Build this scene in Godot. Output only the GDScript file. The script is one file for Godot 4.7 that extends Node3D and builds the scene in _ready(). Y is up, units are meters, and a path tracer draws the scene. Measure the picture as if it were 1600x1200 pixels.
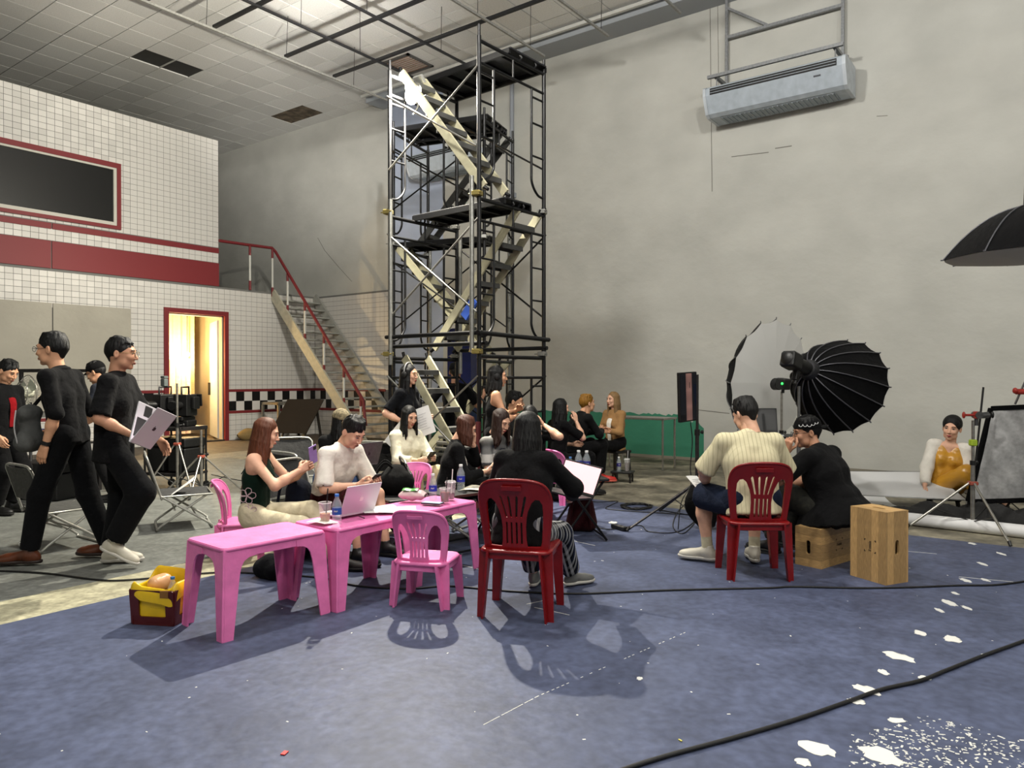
extends Node3D
# A film-studio hall: blue painted floor, scaffold towers, crew around pink plastic tables.
# Lengths in metres. The camera stands at the origin, eye height EYE; FWD/RGT are its level axes.
const EYE := 1.45
const FL := 1158.0
const FWD := Vector3(0.801, 0, -0.5985)
const RGT := Vector3(0.5985, 0, 0.801)
const WALL_X := 12.3
const SET_Z := -15.5
const CEIL := 8.0
var mats := {}
var noises := {}
var cache := {}

# ---------------------------------------------------------------- places
func at(r: float, d: float, h := 0.0) -> Vector3:
	return RGT * r + FWD * d + Vector3(0, h, 0)
func col(px: float, d: float, h := 0.0) -> Vector3:
	return at((px - 800.0) / FL * d, d, h)
func spot(px: float, py: float) -> Vector3:          # a point of the floor
	return col(px, EYE * FL / (py - 590.0))
func pix(px: float, py: float, d: float) -> Vector3:
	return col(px, d, EYE - (py - 590.0) / FL * d)
func face(deg: float) -> Basis:                       # 0 looks away from the camera, 90 to its right
	var a := deg_to_rad(deg)
	var f := FWD * cos(a) + RGT * sin(a)
	var r := RGT * cos(a) - FWD * sin(a)
	return Basis(r.normalized(), Vector3.UP, -f.normalized())

# ---------------------------------------------------------------- materials
func noise_tex(key: String, freq: float, lo: float, hi: float, size := 512, normal := false, bump := 4.0, oct := 4) -> NoiseTexture2D:
	if noises.has(key):
		return noises[key]
	var n := FastNoiseLite.new()
	n.seed = hash(key) % 1000
	n.noise_type = FastNoiseLite.TYPE_SIMPLEX_SMOOTH
	n.frequency = freq
	n.fractal_octaves = oct
	var t := NoiseTexture2D.new()
	t.width = size
	t.height = size
	t.seamless = true
	t.noise = n
	if normal:
		t.as_normal_map = true
		t.bump_strength = bump
	else:
		var g := Gradient.new()
		g.offsets = PackedFloat32Array([0.0, 1.0])
		g.colors = PackedColorArray([Color(lo, lo, lo), Color(hi, hi, hi)])
		t.color_ramp = g
	noises[key] = t
	return t
func mat(key: String, c: Color, rough := 0.7, metal := 0.0) -> StandardMaterial3D:
	if mats.has(key):
		return mats[key]
	var m := StandardMaterial3D.new()
	m.resource_name = key
	m.albedo_color = c
	m.roughness = rough
	m.metallic = metal
	mats[key] = m
	return m
func tex(m: StandardMaterial3D, t: Texture2D, size: Vector3, nrm: Texture2D = null, ns := 1.0, world := true) -> StandardMaterial3D:
	m.uv1_triplanar = true
	m.uv1_world_triplanar = world
	m.uv1_scale = Vector3(1.0 / size.x, 1.0 / size.y, 1.0 / size.z)
	if t:
		m.albedo_texture = t
	if nrm:
		m.normal_enabled = true
		m.normal_texture = nrm
		m.normal_scale = ns
	return m
func cloth(key: String, c: Color, rough := 0.95) -> StandardMaterial3D:
	if mats.has(key):
		return mats[key]
	var m := mat(key, c, rough)
	m.metallic_specular = 0.25
	tex(m, noise_tex("cloth_tone", 0.02, 0.91, 1.0, 256), Vector3(0.5, 0.5, 0.5), noise_tex("cloth_fold", 0.012, 0, 1, 512, true, 9.0, 3), Vector3.ONE.x * 0.8, false)
	m.rim_enabled = true
	m.rim = 0.25
	m.rim_tint = 0.6
	return m
func plastic(key: String, c: Color, rough := 0.42) -> StandardMaterial3D:
	if mats.has(key):
		return mats[key]
	return tex(mat(key, c, rough), noise_tex("plastic_wear", 0.015, 0.86, 1.0, 256), Vector3(0.7, 0.7, 0.7), noise_tex("plastic_grain", 0.06, 0, 1, 256, true, 1.0), 0.3, false)
func metal(key: String, c: Color, rough := 0.4, m := 0.85) -> StandardMaterial3D:
	if mats.has(key):
		return mats[key]
	return tex(mat(key, c, rough, m), noise_tex("metal_wear", 0.03, 0.82, 1.0, 256), Vector3(0.4, 0.4, 0.4), null, 1.0, false)
func glass(key: String, c: Color, alpha: float, rough := 0.05) -> StandardMaterial3D:
	if mats.has(key):
		return mats[key]
	var m := mat(key, Color(c.r, c.g, c.b, alpha), rough)
	m.transparency = BaseMaterial3D.TRANSPARENCY_ALPHA
	return m
func glow(key: String, c: Color, e: float) -> StandardMaterial3D:
	if mats.has(key):
		return mats[key]
	var m := mat(key, c, 0.5)
	m.emission_enabled = true
	m.emission = c
	m.emission_energy_multiplier = e
	return m
func hair_mat(key: String, c: Color) -> StandardMaterial3D:
	if mats.has(key):
		return mats[key]
	var m := mat(key, c, 0.58)
	m.metallic_specular = 0.4
	tex(m, noise_tex("hair_tone", 0.05, 0.45, 1.0, 256), Vector3(0.05, 3.0, 0.05), noise_tex("hair_strand", 0.06, 0, 1, 256, true, 8.0), 0.8, false)
	return m
func skin_mat(key: String, c: Color) -> StandardMaterial3D:
	if mats.has(key):
		return mats[key]
	var m := mat(key, c, 0.55)
	m.metallic_specular = 0.4
	tex(m, noise_tex("skin_tone", 0.02, 0.9, 1.0, 256), Vector3(0.3, 0.3, 0.3), null, 1.0, false)
	return m

# ---------------------------------------------------------------- mesh builder
class MB:
	var v := PackedVector3Array()
	var n := PackedVector3Array()
	var uv := PackedVector2Array()
	var idx := PackedInt32Array()
	var has_uv := false
	func vert(p: Vector3, nn: Vector3, t := Vector2.ZERO) -> int:
		v.push_back(p); n.push_back(nn); uv.push_back(t)
		return v.size() - 1
	func tri(a: int, b: int, c: int) -> void:         # wound clockwise about the vertex normals
		var g := (v[b] - v[a]).cross(v[c] - v[a])
		idx.push_back(a)
		if g.dot(n[a] + n[b] + n[c]) > 0.0:
			idx.push_back(c); idx.push_back(b)
		else:
			idx.push_back(b); idx.push_back(c)
	func poly(ps: Array, nn: Vector3) -> void:
		var b := v.size()
		for p in ps:
			vert(p, nn)
		for i in range(1, ps.size() - 1):
			tri(b, b + i, b + i + 1)
	func quad(a: Vector3, b: Vector3, c: Vector3, d: Vector3) -> void:
		var nn := (c - a).cross(b - d).normalized()
		poly([a, b, c, d], nn)
	func quv(a: Vector3, b: Vector3, c: Vector3, d: Vector3, nn: Vector3) -> void:   # a bottom-left, round anticlockwise, UVs 0..1
		has_uv = true
		var i := v.size()
		vert(a, nn, Vector2(0, 1)); vert(b, nn, Vector2(1, 1)); vert(c, nn, Vector2(1, 0)); vert(d, nn, Vector2(0, 0))
		tri(i, i + 1, i + 2); tri(i, i + 2, i + 3)
	func box(c: Vector3, s: Vector3, b := Basis.IDENTITY, bev := 0.0) -> void:
		var h := s * 0.5
		bev = minf(bev, minf(h.x, minf(h.y, h.z)) * 0.9)
		if bev <= 0.0:
			for ax in 3:
				for sg in [-1.0, 1.0]:
					var nn := Vector3.ZERO
					nn[ax] = sg
					var u := (ax + 1) % 3
					var w := (ax + 2) % 3
					var ps := []
					for q in [[-1, -1], [1, -1], [1, 1], [-1, 1]]:
						var p := Vector3.ZERO
						p[ax] = sg * h[ax]; p[u] = q[0] * h[u]; p[w] = q[1] * h[w]
						ps.append(c + b * p)
					poly(ps, (b * nn).normalized())
			return
		var ix := []
		for ax in 3:                                   # corner points, one for each face that meets there
			for sx in [-1, 1]:
				for sy in [-1, 1]:
					for sz in [-1, 1]:
						var q := Vector3(sx, sy, sz)
						var p := q * (h - Vector3.ONE * bev)
						p[ax] = q[ax] * h[ax]
						var nn := Vector3.ZERO
						nn[ax] = q[ax]
						ix.append(vert(c + b * p, (b * nn).normalized()))
		for ax in 3:
			var o := ax * 8
			var st: int = [4, 2, 1][ax]
			for sg in 2:
				var f := []
				for k in 8:
					if ((k & st) != 0) == (sg == 1):
						f.append(ix[o + k])
				tri(f[0], f[1], f[3]); tri(f[0], f[3], f[2])
		for k in 8:
			tri(ix[k], ix[8 + k], ix[16 + k])
			for ax in 3:
				var st: int = [4, 2, 1][ax]
				if k & st:
					continue
				var k2 := k | st
				var o1 := ((ax + 1) % 3) * 8
				var o2 := ((ax + 2) % 3) * 8
				tri(ix[o1 + k], ix[o1 + k2], ix[o2 + k2]); tri(ix[o1 + k], ix[o2 + k2], ix[o2 + k])
	func bar(a: Vector3, b: Vector3, w: float, t: float, up := Vector3.UP, bev := 0.0) -> void:   # a box from a to b, w wide, t thick along up
		var z := (b - a).normalized()
		var x := up.cross(z)
		if x.length() < 0.01:
			x = Vector3.RIGHT.cross(z)
		x = x.normalized()
		box((a + b) * 0.5, Vector3(w, t, a.distance_to(b)), Basis(x, z.cross(x), z), bev)
	func tube(path: Array, r: float, seg := 8, closed := false, r2 := -1.0) -> void:
		var m := path.size()
		var up := Vector3(0.13, 0.97, 0.21).normalized()
		var first := v.size()
		var prev_x := Vector3.ZERO
		for i in m:
			var a: Vector3 = path[(i - 1 + m) % m] if closed or i > 0 else path[0]
			var c: Vector3 = path[(i + 1) % m] if closed or i < m - 1 else path[m - 1]
			var z := (c - a).normalized()
			var x: Vector3
			if i == 0:
				x = up.cross(z)
				if x.length() < 0.1:
					x = Vector3(1, 0.1, 0.05).cross(z)
			else:
				x = prev_x - z * prev_x.dot(z)
			x = x.normalized()
			prev_x = x
			var y := z.cross(x)
			var rr := r if r2 < 0.0 else lerpf(r, r2, float(i) / (m - 1))
			for k in seg:
				var an := TAU * k / seg
				var d := x * cos(an) + y * sin(an)
				vert(path[i] + d * rr, d)
		for i in (m if closed else m - 1):
			var j := (i + 1) % m
			for k in seg:
				var k2 := (k + 1) % seg
				tri(first + i * seg + k, first + j * seg + k, first + j * seg + k2)
				tri(first + i * seg + k, first + j * seg + k2, first + i * seg + k2)
		if not closed:
			for e in 2:
				var o := first + (0 if e == 0 else (m - 1) * seg)
				var nn: Vector3 = (path[0] - path[1]) if e == 0 else (path[m - 1] - path[m - 2])
				var ps := []
				for k in seg:
					ps.append(v[o + k])
				poly(ps, nn.normalized())
	func rod(a: Vector3, b: Vector3, r: float, seg := 8, r2 := -1.0) -> void:
		tube([a, b], r, seg, false, r2)
	func lathe(prof: Array, seg: int, xf := Transform3D.IDENTITY) -> void:   # profile of Vector2(radius, height); a repeated point makes a crease
		var rows := []
		for i in range(prof.size() - 1):
			var a: Vector2 = prof[i]
			var b: Vector2 = prof[i + 1]
			if a.is_equal_approx(b):
				continue
			var na := Vector2(b.y - a.y, a.x - b.x).normalized()
			var n0 := na
			var n1 := na
			if i > 0 and not prof[i - 1].is_equal_approx(a):
				var d: Vector2 = a - prof[i - 1]
				var nb := Vector2(d.y, -d.x).normalized()
				if nb.dot(na) > 0.5:
					n0 = (na + nb).normalized()
			if i < prof.size() - 2 and not prof[i + 2].is_equal_approx(b):
				var d: Vector2 = prof[i + 2] - b
				var nb := Vector2(d.y, -d.x).normalized()
				if nb.dot(na) > 0.5:
					n1 = (na + nb).normalized()
			rows.append([a, n0, b, n1])
		for r in rows:
			var o := v.size()
			for k in seg + 1:
				var an := TAU * k / seg
				var c := cos(an)
				var s := sin(an)
				vert(xf * Vector3(r[0].x * c, r[0].y, r[0].x * s), (xf.basis * Vector3(r[1].x * c, r[1].y, r[1].x * s)).normalized(), Vector2(float(k) / seg, r[0].y))
				vert(xf * Vector3(r[2].x * c, r[2].y, r[2].x * s), (xf.basis * Vector3(r[3].x * c, r[3].y, r[3].x * s)).normalized(), Vector2(float(k) / seg, r[2].y))
			for k in seg:
				var q := o + k * 2
				tri(q, q + 1, q + 3); tri(q, q + 3, q + 2)
	func ell(c: Vector3, r: Vector3, b := Basis.IDENTITY, seg := 12) -> void:
		var rows := seg / 2
		var o := v.size()
		for i in rows + 1:
			var t := PI * i / rows
			for k in seg + 1:
				var an := TAU * k / seg
				var d := Vector3(sin(t) * cos(an), cos(t), sin(t) * sin(an))
				vert(c + b * (d * r), (b * (d / r)).normalized())
		for i in rows:
			for k in seg:
				var q := o + i * (seg + 1) + k
				if i > 0:
					tri(q, q + seg + 1, q + 1)
				if i < rows - 1:
					tri(q + 1, q + seg + 1, q + seg + 2)
	func grid(fn: Callable, nu: int, nv: int, two := 0.0, uvs := false) -> void:     # smooth sheet fn(u, v) -> point; two > 0 gives it that thickness
		var pts := PackedVector3Array()
		for j in nv + 1:
			for i in nu + 1:
				pts.push_back(fn.call(float(i) / nu, float(j) / nv))
		var nr := PackedVector3Array()
		nr.resize(pts.size())
		var w := nu + 1
		for j in nv + 1:
			for i in w:
				var a := pts[j * w + mini(i + 1, nu)] - pts[j * w + maxi(i - 1, 0)]
				var b := pts[mini(j + 1, nv) * w + i] - pts[maxi(j - 1, 0) * w + i]
				nr[j * w + i] = a.cross(b).normalized()
		has_uv = has_uv or uvs
		for side in (2 if two > 0.0 else 1):
			var o := v.size()
			var sg := 1.0 if side == 0 else -1.0
			for k in pts.size():
				vert(pts[k] + nr[k] * (sg * two * 0.5), nr[k] * sg, Vector2(float(k % w) / nu, float(k / w) / nv))
			for j in nv:
				for i in nu:
					var q := o + j * w + i
					tri(q, q + 1, q + w + 1); tri(q, q + w + 1, q + w)
		if two > 0.0:
			var rim := []
			for i in nu + 1:
				rim.append(i)
			for j in range(1, nv + 1):
				rim.append(j * w + nu)
			for i in range(nu - 1, -1, -1):
				rim.append(nv * w + i)
			for j in range(nv - 1, 0, -1):
				rim.append(j * w)
			var mid := pts[(nv / 2) * w + nu / 2]
			for k in rim.size():
				var a: int = rim[k]
				var b: int = rim[(k + 1) % rim.size()]
				var out := ((pts[a] + pts[b]) * 0.5 - mid).normalized()
				poly([pts[a] + nr[a] * two * 0.5, pts[b] + nr[b] * two * 0.5, pts[b] - nr[b] * two * 0.5, pts[a] - nr[a] * two * 0.5], out)
	func plate(outer: PackedVector2Array, holes: Array, cell: float, th: float, fn: Callable) -> void:   # sheet with holes, bent by fn(Vector2) -> Vector3
		var lo := outer[0]
		var hi := outer[0]
		for p in outer:
			lo = lo.min(p); hi = hi.max(p)
		var nx := maxi(1, ceili((hi.x - lo.x) / cell))
		var ny := maxi(1, ceili((hi.y - lo.y) / cell))
		for j in ny:
			for i in nx:
				var a := lo + (hi - lo) * Vector2(float(i) / nx, float(j) / ny)
				var b := lo + (hi - lo) * Vector2(float(i + 1) / nx, float(j + 1) / ny)
				var pieces: Array = Geometry2D.intersect_polygons(outer, PackedVector2Array([a, Vector2(b.x, a.y), b, Vector2(a.x, b.y)]))
				for hl in holes:
					var next := []
					for p in pieces:
						next.append_array(Geometry2D.clip_polygons(p, hl))
					pieces = next
				for p in pieces:
					var ts := Geometry2D.triangulate_polygon(p)
					for side in 2:
						var o := v.size()
						for q in p:
							var nn := pn(fn, q)
							var sg := 1.0 if side == 0 else -1.0
							vert(fn.call(q) + nn * th * 0.5 * sg, nn * sg)
						for k in range(0, ts.size(), 3):
							tri(o + ts[k], o + ts[k + 1], o + ts[k + 2])
		var loops := [outer]
		loops.append_array(holes)
		for li in loops.size():
			var lp: PackedVector2Array = loops[li]
			for k in lp.size():
				var a := lp[k]
				var b := lp[(k + 1) % lp.size()]
				var st := maxi(1, ceili(a.distance_to(b) / cell))
				for q in st:
					var p0 := a.lerp(b, float(q) / st)
					var p1 := a.lerp(b, float(q + 1) / st)
					var n0 := pn(fn, p0)
					var n1 := pn(fn, p1)
					var e: Vector3 = fn.call(p1) - fn.call(p0)
					var out := e.cross(n0).normalized()
					var mid := (p0 + p1) * 0.5
					var probe: Vector3 = out
					var e2 := (p1 - p0).orthogonal().normalized() * 0.0005
					var inside := Geometry2D.is_point_in_polygon(mid + e2, lp)
					var dir2 := (e2 if inside != (li == 0) else -e2)
					var towards: Vector3 = fn.call(mid + dir2) - fn.call(mid)
					if towards.dot(probe) < 0:
						probe = -probe
					poly([fn.call(p0) + n0 * th * 0.5, fn.call(p1) + n1 * th * 0.5, fn.call(p1) - n1 * th * 0.5, fn.call(p0) - n0 * th * 0.5], probe)
	func pn(fn: Callable, q: Vector2) -> Vector3:
		var e := 0.002
		var dx: Vector3 = fn.call(q + Vector2(e, 0)) - fn.call(q - Vector2(e, 0))
		var dy: Vector3 = fn.call(q + Vector2(0, e)) - fn.call(q - Vector2(0, e))
		return dx.cross(dy).normalized()
	func add(o: MB, xf: Transform3D) -> void:
		var b := v.size()
		var flip := xf.basis.determinant() < 0.0
		for i in o.v.size():
			v.push_back(xf * o.v[i])
			n.push_back((xf.basis * o.n[i]).normalized())
			uv.push_back(o.uv[i])
		for i in range(0, o.idx.size(), 3):
			idx.push_back(b + o.idx[i])
			idx.push_back(b + o.idx[i + (2 if flip else 1)])
			idx.push_back(b + o.idx[i + (1 if flip else 2)])
	func mesh(m: Material) -> ArrayMesh:
		var a := []
		a.resize(Mesh.ARRAY_MAX)
		a[Mesh.ARRAY_VERTEX] = v
		a[Mesh.ARRAY_NORMAL] = n
		if has_uv:
			a[Mesh.ARRAY_TEX_UV] = uv
		a[Mesh.ARRAY_INDEX] = idx
		var am := ArrayMesh.new()
		am.add_surface_from_arrays(Mesh.PRIMITIVE_TRIANGLES, a)
		am.surface_set_material(0, m)
		return am

# ---------------------------------------------------------------- smooth bodies: a distance field meshed as surface nets
class Field:
	var o: Vector3
	var c: float
	var nx: int
	var ny: int
	var nz: int
	var f := PackedFloat32Array()
	func _init(lo: Vector3, hi: Vector3, cell: float) -> void:
		o = lo
		c = cell
		nx = ceili((hi.x - lo.x) / cell) + 1
		ny = ceili((hi.y - lo.y) / cell) + 1
		nz = ceili((hi.z - lo.z) / cell) + 1
		f.resize(nx * ny * nz)
		f.fill(1.0)
	func span(lo: Vector3, hi: Vector3) -> Array:
		return [maxi(0, floori((lo.x - o.x) / c)), mini(nx - 1, ceili((hi.x - o.x) / c)), maxi(0, floori((lo.y - o.y) / c)), mini(ny - 1, ceili((hi.y - o.y) / c)), maxi(0, floori((lo.z - o.z) / c)), mini(nz - 1, ceili((hi.z - o.z) / c))]
	func cap(a: Vector3, b: Vector3, ra: float, rb: float, k: float, flat := 0, zs := 1.0) -> void:
		var m := maxf(ra, rb) + k + c * 1.6
		var s := span(a.min(b) - Vector3.ONE * m, a.max(b) + Vector3.ONE * m)
		var ab := b - a
		ab.z *= zs
		var l2 := maxf(ab.length_squared(), 1e-9)
		var ln := sqrt(l2)
		for z in range(s[4], s[5] + 1):
			for y in range(s[2], s[3] + 1):
				var i: int = (z * ny + y) * nx + s[0]
				var pa := Vector3(o.x + c * s[0] - a.x, o.y + c * y - a.y, (o.z + c * z - a.z) * zs)
				for x in range(s[0], s[1] + 1):
					var t := pa.dot(ab) / l2
					var tc := clampf(t, 0.0, 1.0)
					var d: float
					if flat == 0:
						d = (pa - ab * tc).length() - (ra + (rb - ra) * tc)
					else:
						var tt := t if (flat & 1 and t < 0.0) or (flat & 2 and t > 1.0) else tc
						d = (pa - ab * tt).length() - (ra + (rb - ra) * tc)
						if tt != tc:
							d = maxf(d, (tt - 1.0) * ln if tt > 1.0 else -tt * ln)
					var g := f[i]
					var h := k - absf(d - g)
					f[i] = minf(d, g) - (h * h / k * 0.25 if h > 0.0 else 0.0)
					i += 1
					pa.x += c
	func ell(e: Vector3, r: Vector3, k: float, sub := false, b := Basis.IDENTITY) -> void:
		var m := maxf(r.x, maxf(r.y, r.z)) + k + c * 1.6
		var s := span(e - Vector3.ONE * m, e + Vector3.ONE * m)
		var inv := b.inverse()
		var rr := r * r
		for z in range(s[4], s[5] + 1):
			for y in range(s[2], s[3] + 1):
				var i: int = (z * ny + y) * nx + s[0]
				for x in range(s[0], s[1] + 1):
					var p := inv * (o + Vector3(x, y, z) * c - e)
					var k0 := (p / r).length()
					var d := k0 * (k0 - 1.0) / maxf((p / rr).length(), 1e-6)
					var g := f[i]
					if sub:
						d = -d
						var h := k - absf(d - g)
						f[i] = maxf(d, g) + (h * h / k * 0.25 if h > 0.0 else 0.0)
					else:
						var h := k - absf(d - g)
						f[i] = minf(d, g) - (h * h / k * 0.25 if h > 0.0 else 0.0)
					i += 1
	func cut(p0: Vector3, nn: Vector3) -> void:       # keeps what lies behind the plane
		var i := 0
		for z in nz:
			for y in ny:
				var d := nn.dot(o + Vector3(0, y, z) * c - p0)
				var st := nn.x * c
				for x in nx:
					if d > f[i]:
						f[i] = d
					d += st
					i += 1
	func to_mesh(mb: MB, xf := Transform3D.IDENTITY) -> void:
		var id := PackedInt32Array()
		id.resize(nx * ny * nz)
		id.fill(-1)
		var sy := nx
		var sz := nx * ny
		var near := c * 2.2
		var offs := [0, 1, sy, sy + 1, sz, sz + 1, sz + sy, sz + sy + 1]
		var edges := [[0, 1], [2, 3], [4, 5], [6, 7], [0, 2], [1, 3], [4, 6], [5, 7], [0, 4], [1, 5], [2, 6], [3, 7]]
		var base := mb.v.size()
		var count := base
		for z in nz - 1:
			for y in ny - 1:
				var i := (z * ny + y) * nx
				for x in nx - 1:
					var q := f[i]
					if q < near and q > -near:
						var m := 0
						for k in 8:
							if f[i + offs[k]] < 0.0:
								m |= 1 << k
						if m != 0 and m != 255:
							var sum := Vector3.ZERO
							var cnt := 0
							for e in edges:
								var ea: int = e[0]
								var eb: int = e[1]
								if ((m >> ea) & 1) != ((m >> eb) & 1):
									var fa := f[i + offs[ea]]
									var t := fa / (fa - f[i + offs[eb]])
									var pa := Vector3(ea & 1, (ea >> 1) & 1, ea >> 2)
									sum += pa + (Vector3(eb & 1, (eb >> 1) & 1, eb >> 2) - pa) * t
									cnt += 1
							var p := sum / cnt
							var g := Vector3(f[i + 1] - f[i] + f[i + sy + sz + 1] - f[i + sy + sz], f[i + sy] - f[i] + f[i + sy + sz + 1] - f[i + sz + 1], f[i + sz] - f[i] + f[i + sy + sz + 1] - f[i + sy + 1])
							if x > 0 and y > 0 and z > 0 and x < nx - 2 and y < ny - 2 and z < nz - 2:
								g += Vector3(f[i + 2] - f[i - 1], f[i + 2 * sy] - f[i - sy], f[i + 2 * sz] - f[i - sz])
							mb.v.push_back(xf * (o + (Vector3(x, y, z) + p) * c))
							mb.n.push_back((xf.basis * g).normalized())
							mb.uv.push_back(Vector2.ZERO)
							id[i] = count
							count += 1
					i += 1
		for z in range(1, nz - 1):
			for y in range(1, ny - 1):
				var i := (z * ny + y) * nx + 1
				for x in range(1, nx - 1):
					if id[i] >= 0:
						var s := f[i] < 0.0
						if s != (f[i + 1] < 0.0):
							face4(mb, id, [i, i - sy, i - sy - sz, i - sz])
						if s != (f[i + sy] < 0.0):
							face4(mb, id, [i, i - sz, i - sz - 1, i - 1])
						if s != (f[i + sz] < 0.0):
							face4(mb, id, [i, i - 1, i - 1 - sy, i - sy])
					i += 1
	func face4(mb: MB, id: PackedInt32Array, q: Array) -> void:
		for k in q:
			if id[k] < 0:
				return
		mb.tri(id[q[0]], id[q[1]], id[q[2]])
		mb.tri(id[q[0]], id[q[2]], id[q[3]])

# ---------------------------------------------------------------- nodes
func obj(called: String, mb: MB, m: Material, parent: Node = self) -> MeshInstance3D:
	return inst(called, mb.mesh(m), parent)
func inst(called: String, me: Mesh, parent: Node = self, xf := Transform3D.IDENTITY, override: Material = null) -> MeshInstance3D:
	var o := MeshInstance3D.new()
	o.name = called
	o.mesh = me
	o.transform = xf
	if override:
		o.material_override = override
	o.cast_shadow = GeometryInstance3D.SHADOW_CASTING_SETTING_ON
	parent.add_child(o, true)
	return o
func tag(o: Node, label: String, category: String, group := "") -> Node:
	o.set_meta("label", label)
	o.set_meta("category", category)
	if group != "":
		o.set_meta("group", group)
	return o
func thing(called: String, label: String, category: String, where: Vector3, b := Basis.IDENTITY, group := "") -> Node3D:
	var o := Node3D.new()
	o.name = called
	add_child(o, true)
	o.transform = Transform3D(b, where)
	tag(o, label, category, group)
	return o
func node(called: String, parent: Node, xf := Transform3D.IDENTITY) -> Node3D:
	var o := Node3D.new()
	o.name = called
	o.transform = xf
	parent.add_child(o, true)
	return o
func struct(o: Node) -> Node:
	o.set_meta("kind", "structure")
	return o
func stuff(o: Node) -> Node:
	o.set_meta("kind", "stuff")
	return o
func copy(src: Node3D, where: Vector3, b: Basis, label: String, group := "") -> Node3D:
	var o: Node3D = src.duplicate()
	o.name = src.name
	add_child(o, true)
	o.transform = Transform3D(b, where)
	o.set_meta("label", label)
	if group != "":
		o.set_meta("group", group)
	return o
func smooth(pts: Array, per := 6, closed := false) -> Array:
	var out := []
	var m := pts.size()
	for i in (m if closed else m - 1):
		var p0: Vector3 = pts[(i - 1 + m) % m] if closed or i > 0 else pts[0]
		var p1: Vector3 = pts[i]
		var p2: Vector3 = pts[(i + 1) % m]
		var p3: Vector3 = pts[(i + 2) % m] if closed or i < m - 2 else pts[m - 1]
		for k in per:
			out.append(p1.cubic_interpolate(p2, p0, p3, float(k) / per))
	if not closed:
		out.append(pts[m - 1])
	return out
func round_rect(w: float, h: float, r: float, c := Vector2.ZERO, seg := 4) -> PackedVector2Array:
	var out := PackedVector2Array()
	for q in 4:
		var sx: float = [1.0, -1.0, -1.0, 1.0][q]
		var sy: float = [1.0, 1.0, -1.0, -1.0][q]
		for k in seg + 1:
			var a := PI / 2 * (q + float(k) / seg)
			out.push_back(c + Vector2(sx * (w / 2 - r) + cos(a) * r, sy * (h / 2 - r) + sin(a) * r))
	return out

func _ready() -> void:
	var cam := Camera3D.new()
	cam.name = "camera"
	cam.fov = rad_to_deg(2.0 * atan(600.0 / FL))
	cam.near = 0.05
	cam.far = 80.0
	add_child(cam)
	cam.transform = Transform3D(face(0.0), Vector3(0, EYE, 0))
	cam.rotate_object_local(Vector3.RIGHT, -atan(10.0 / FL))
	cam.current = true
	var env := Environment.new()
	env.background_mode = Environment.BG_COLOR
	env.background_color = Color(0, 0, 0)
	env.tonemap_mode = Environment.TONE_MAPPER_LINEAR
	env.tonemap_exposure = 1.0
	env.sdfgi_enabled = true
	env.ssao_enabled = true
	env.ssil_enabled = true
	var we := WorldEnvironment.new()
	we.name = "environment"
	we.environment = env
	add_child(we)
	build_lamps()
	build_floor()
	build_walls()
	build_ceiling()
	build_set_wall()
	build_stairs()
	build_towers()
	build_furniture()
	build_people()
	build_studio_gear()
	build_left_gear()
	build_small_things()
	build_cables()

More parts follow.
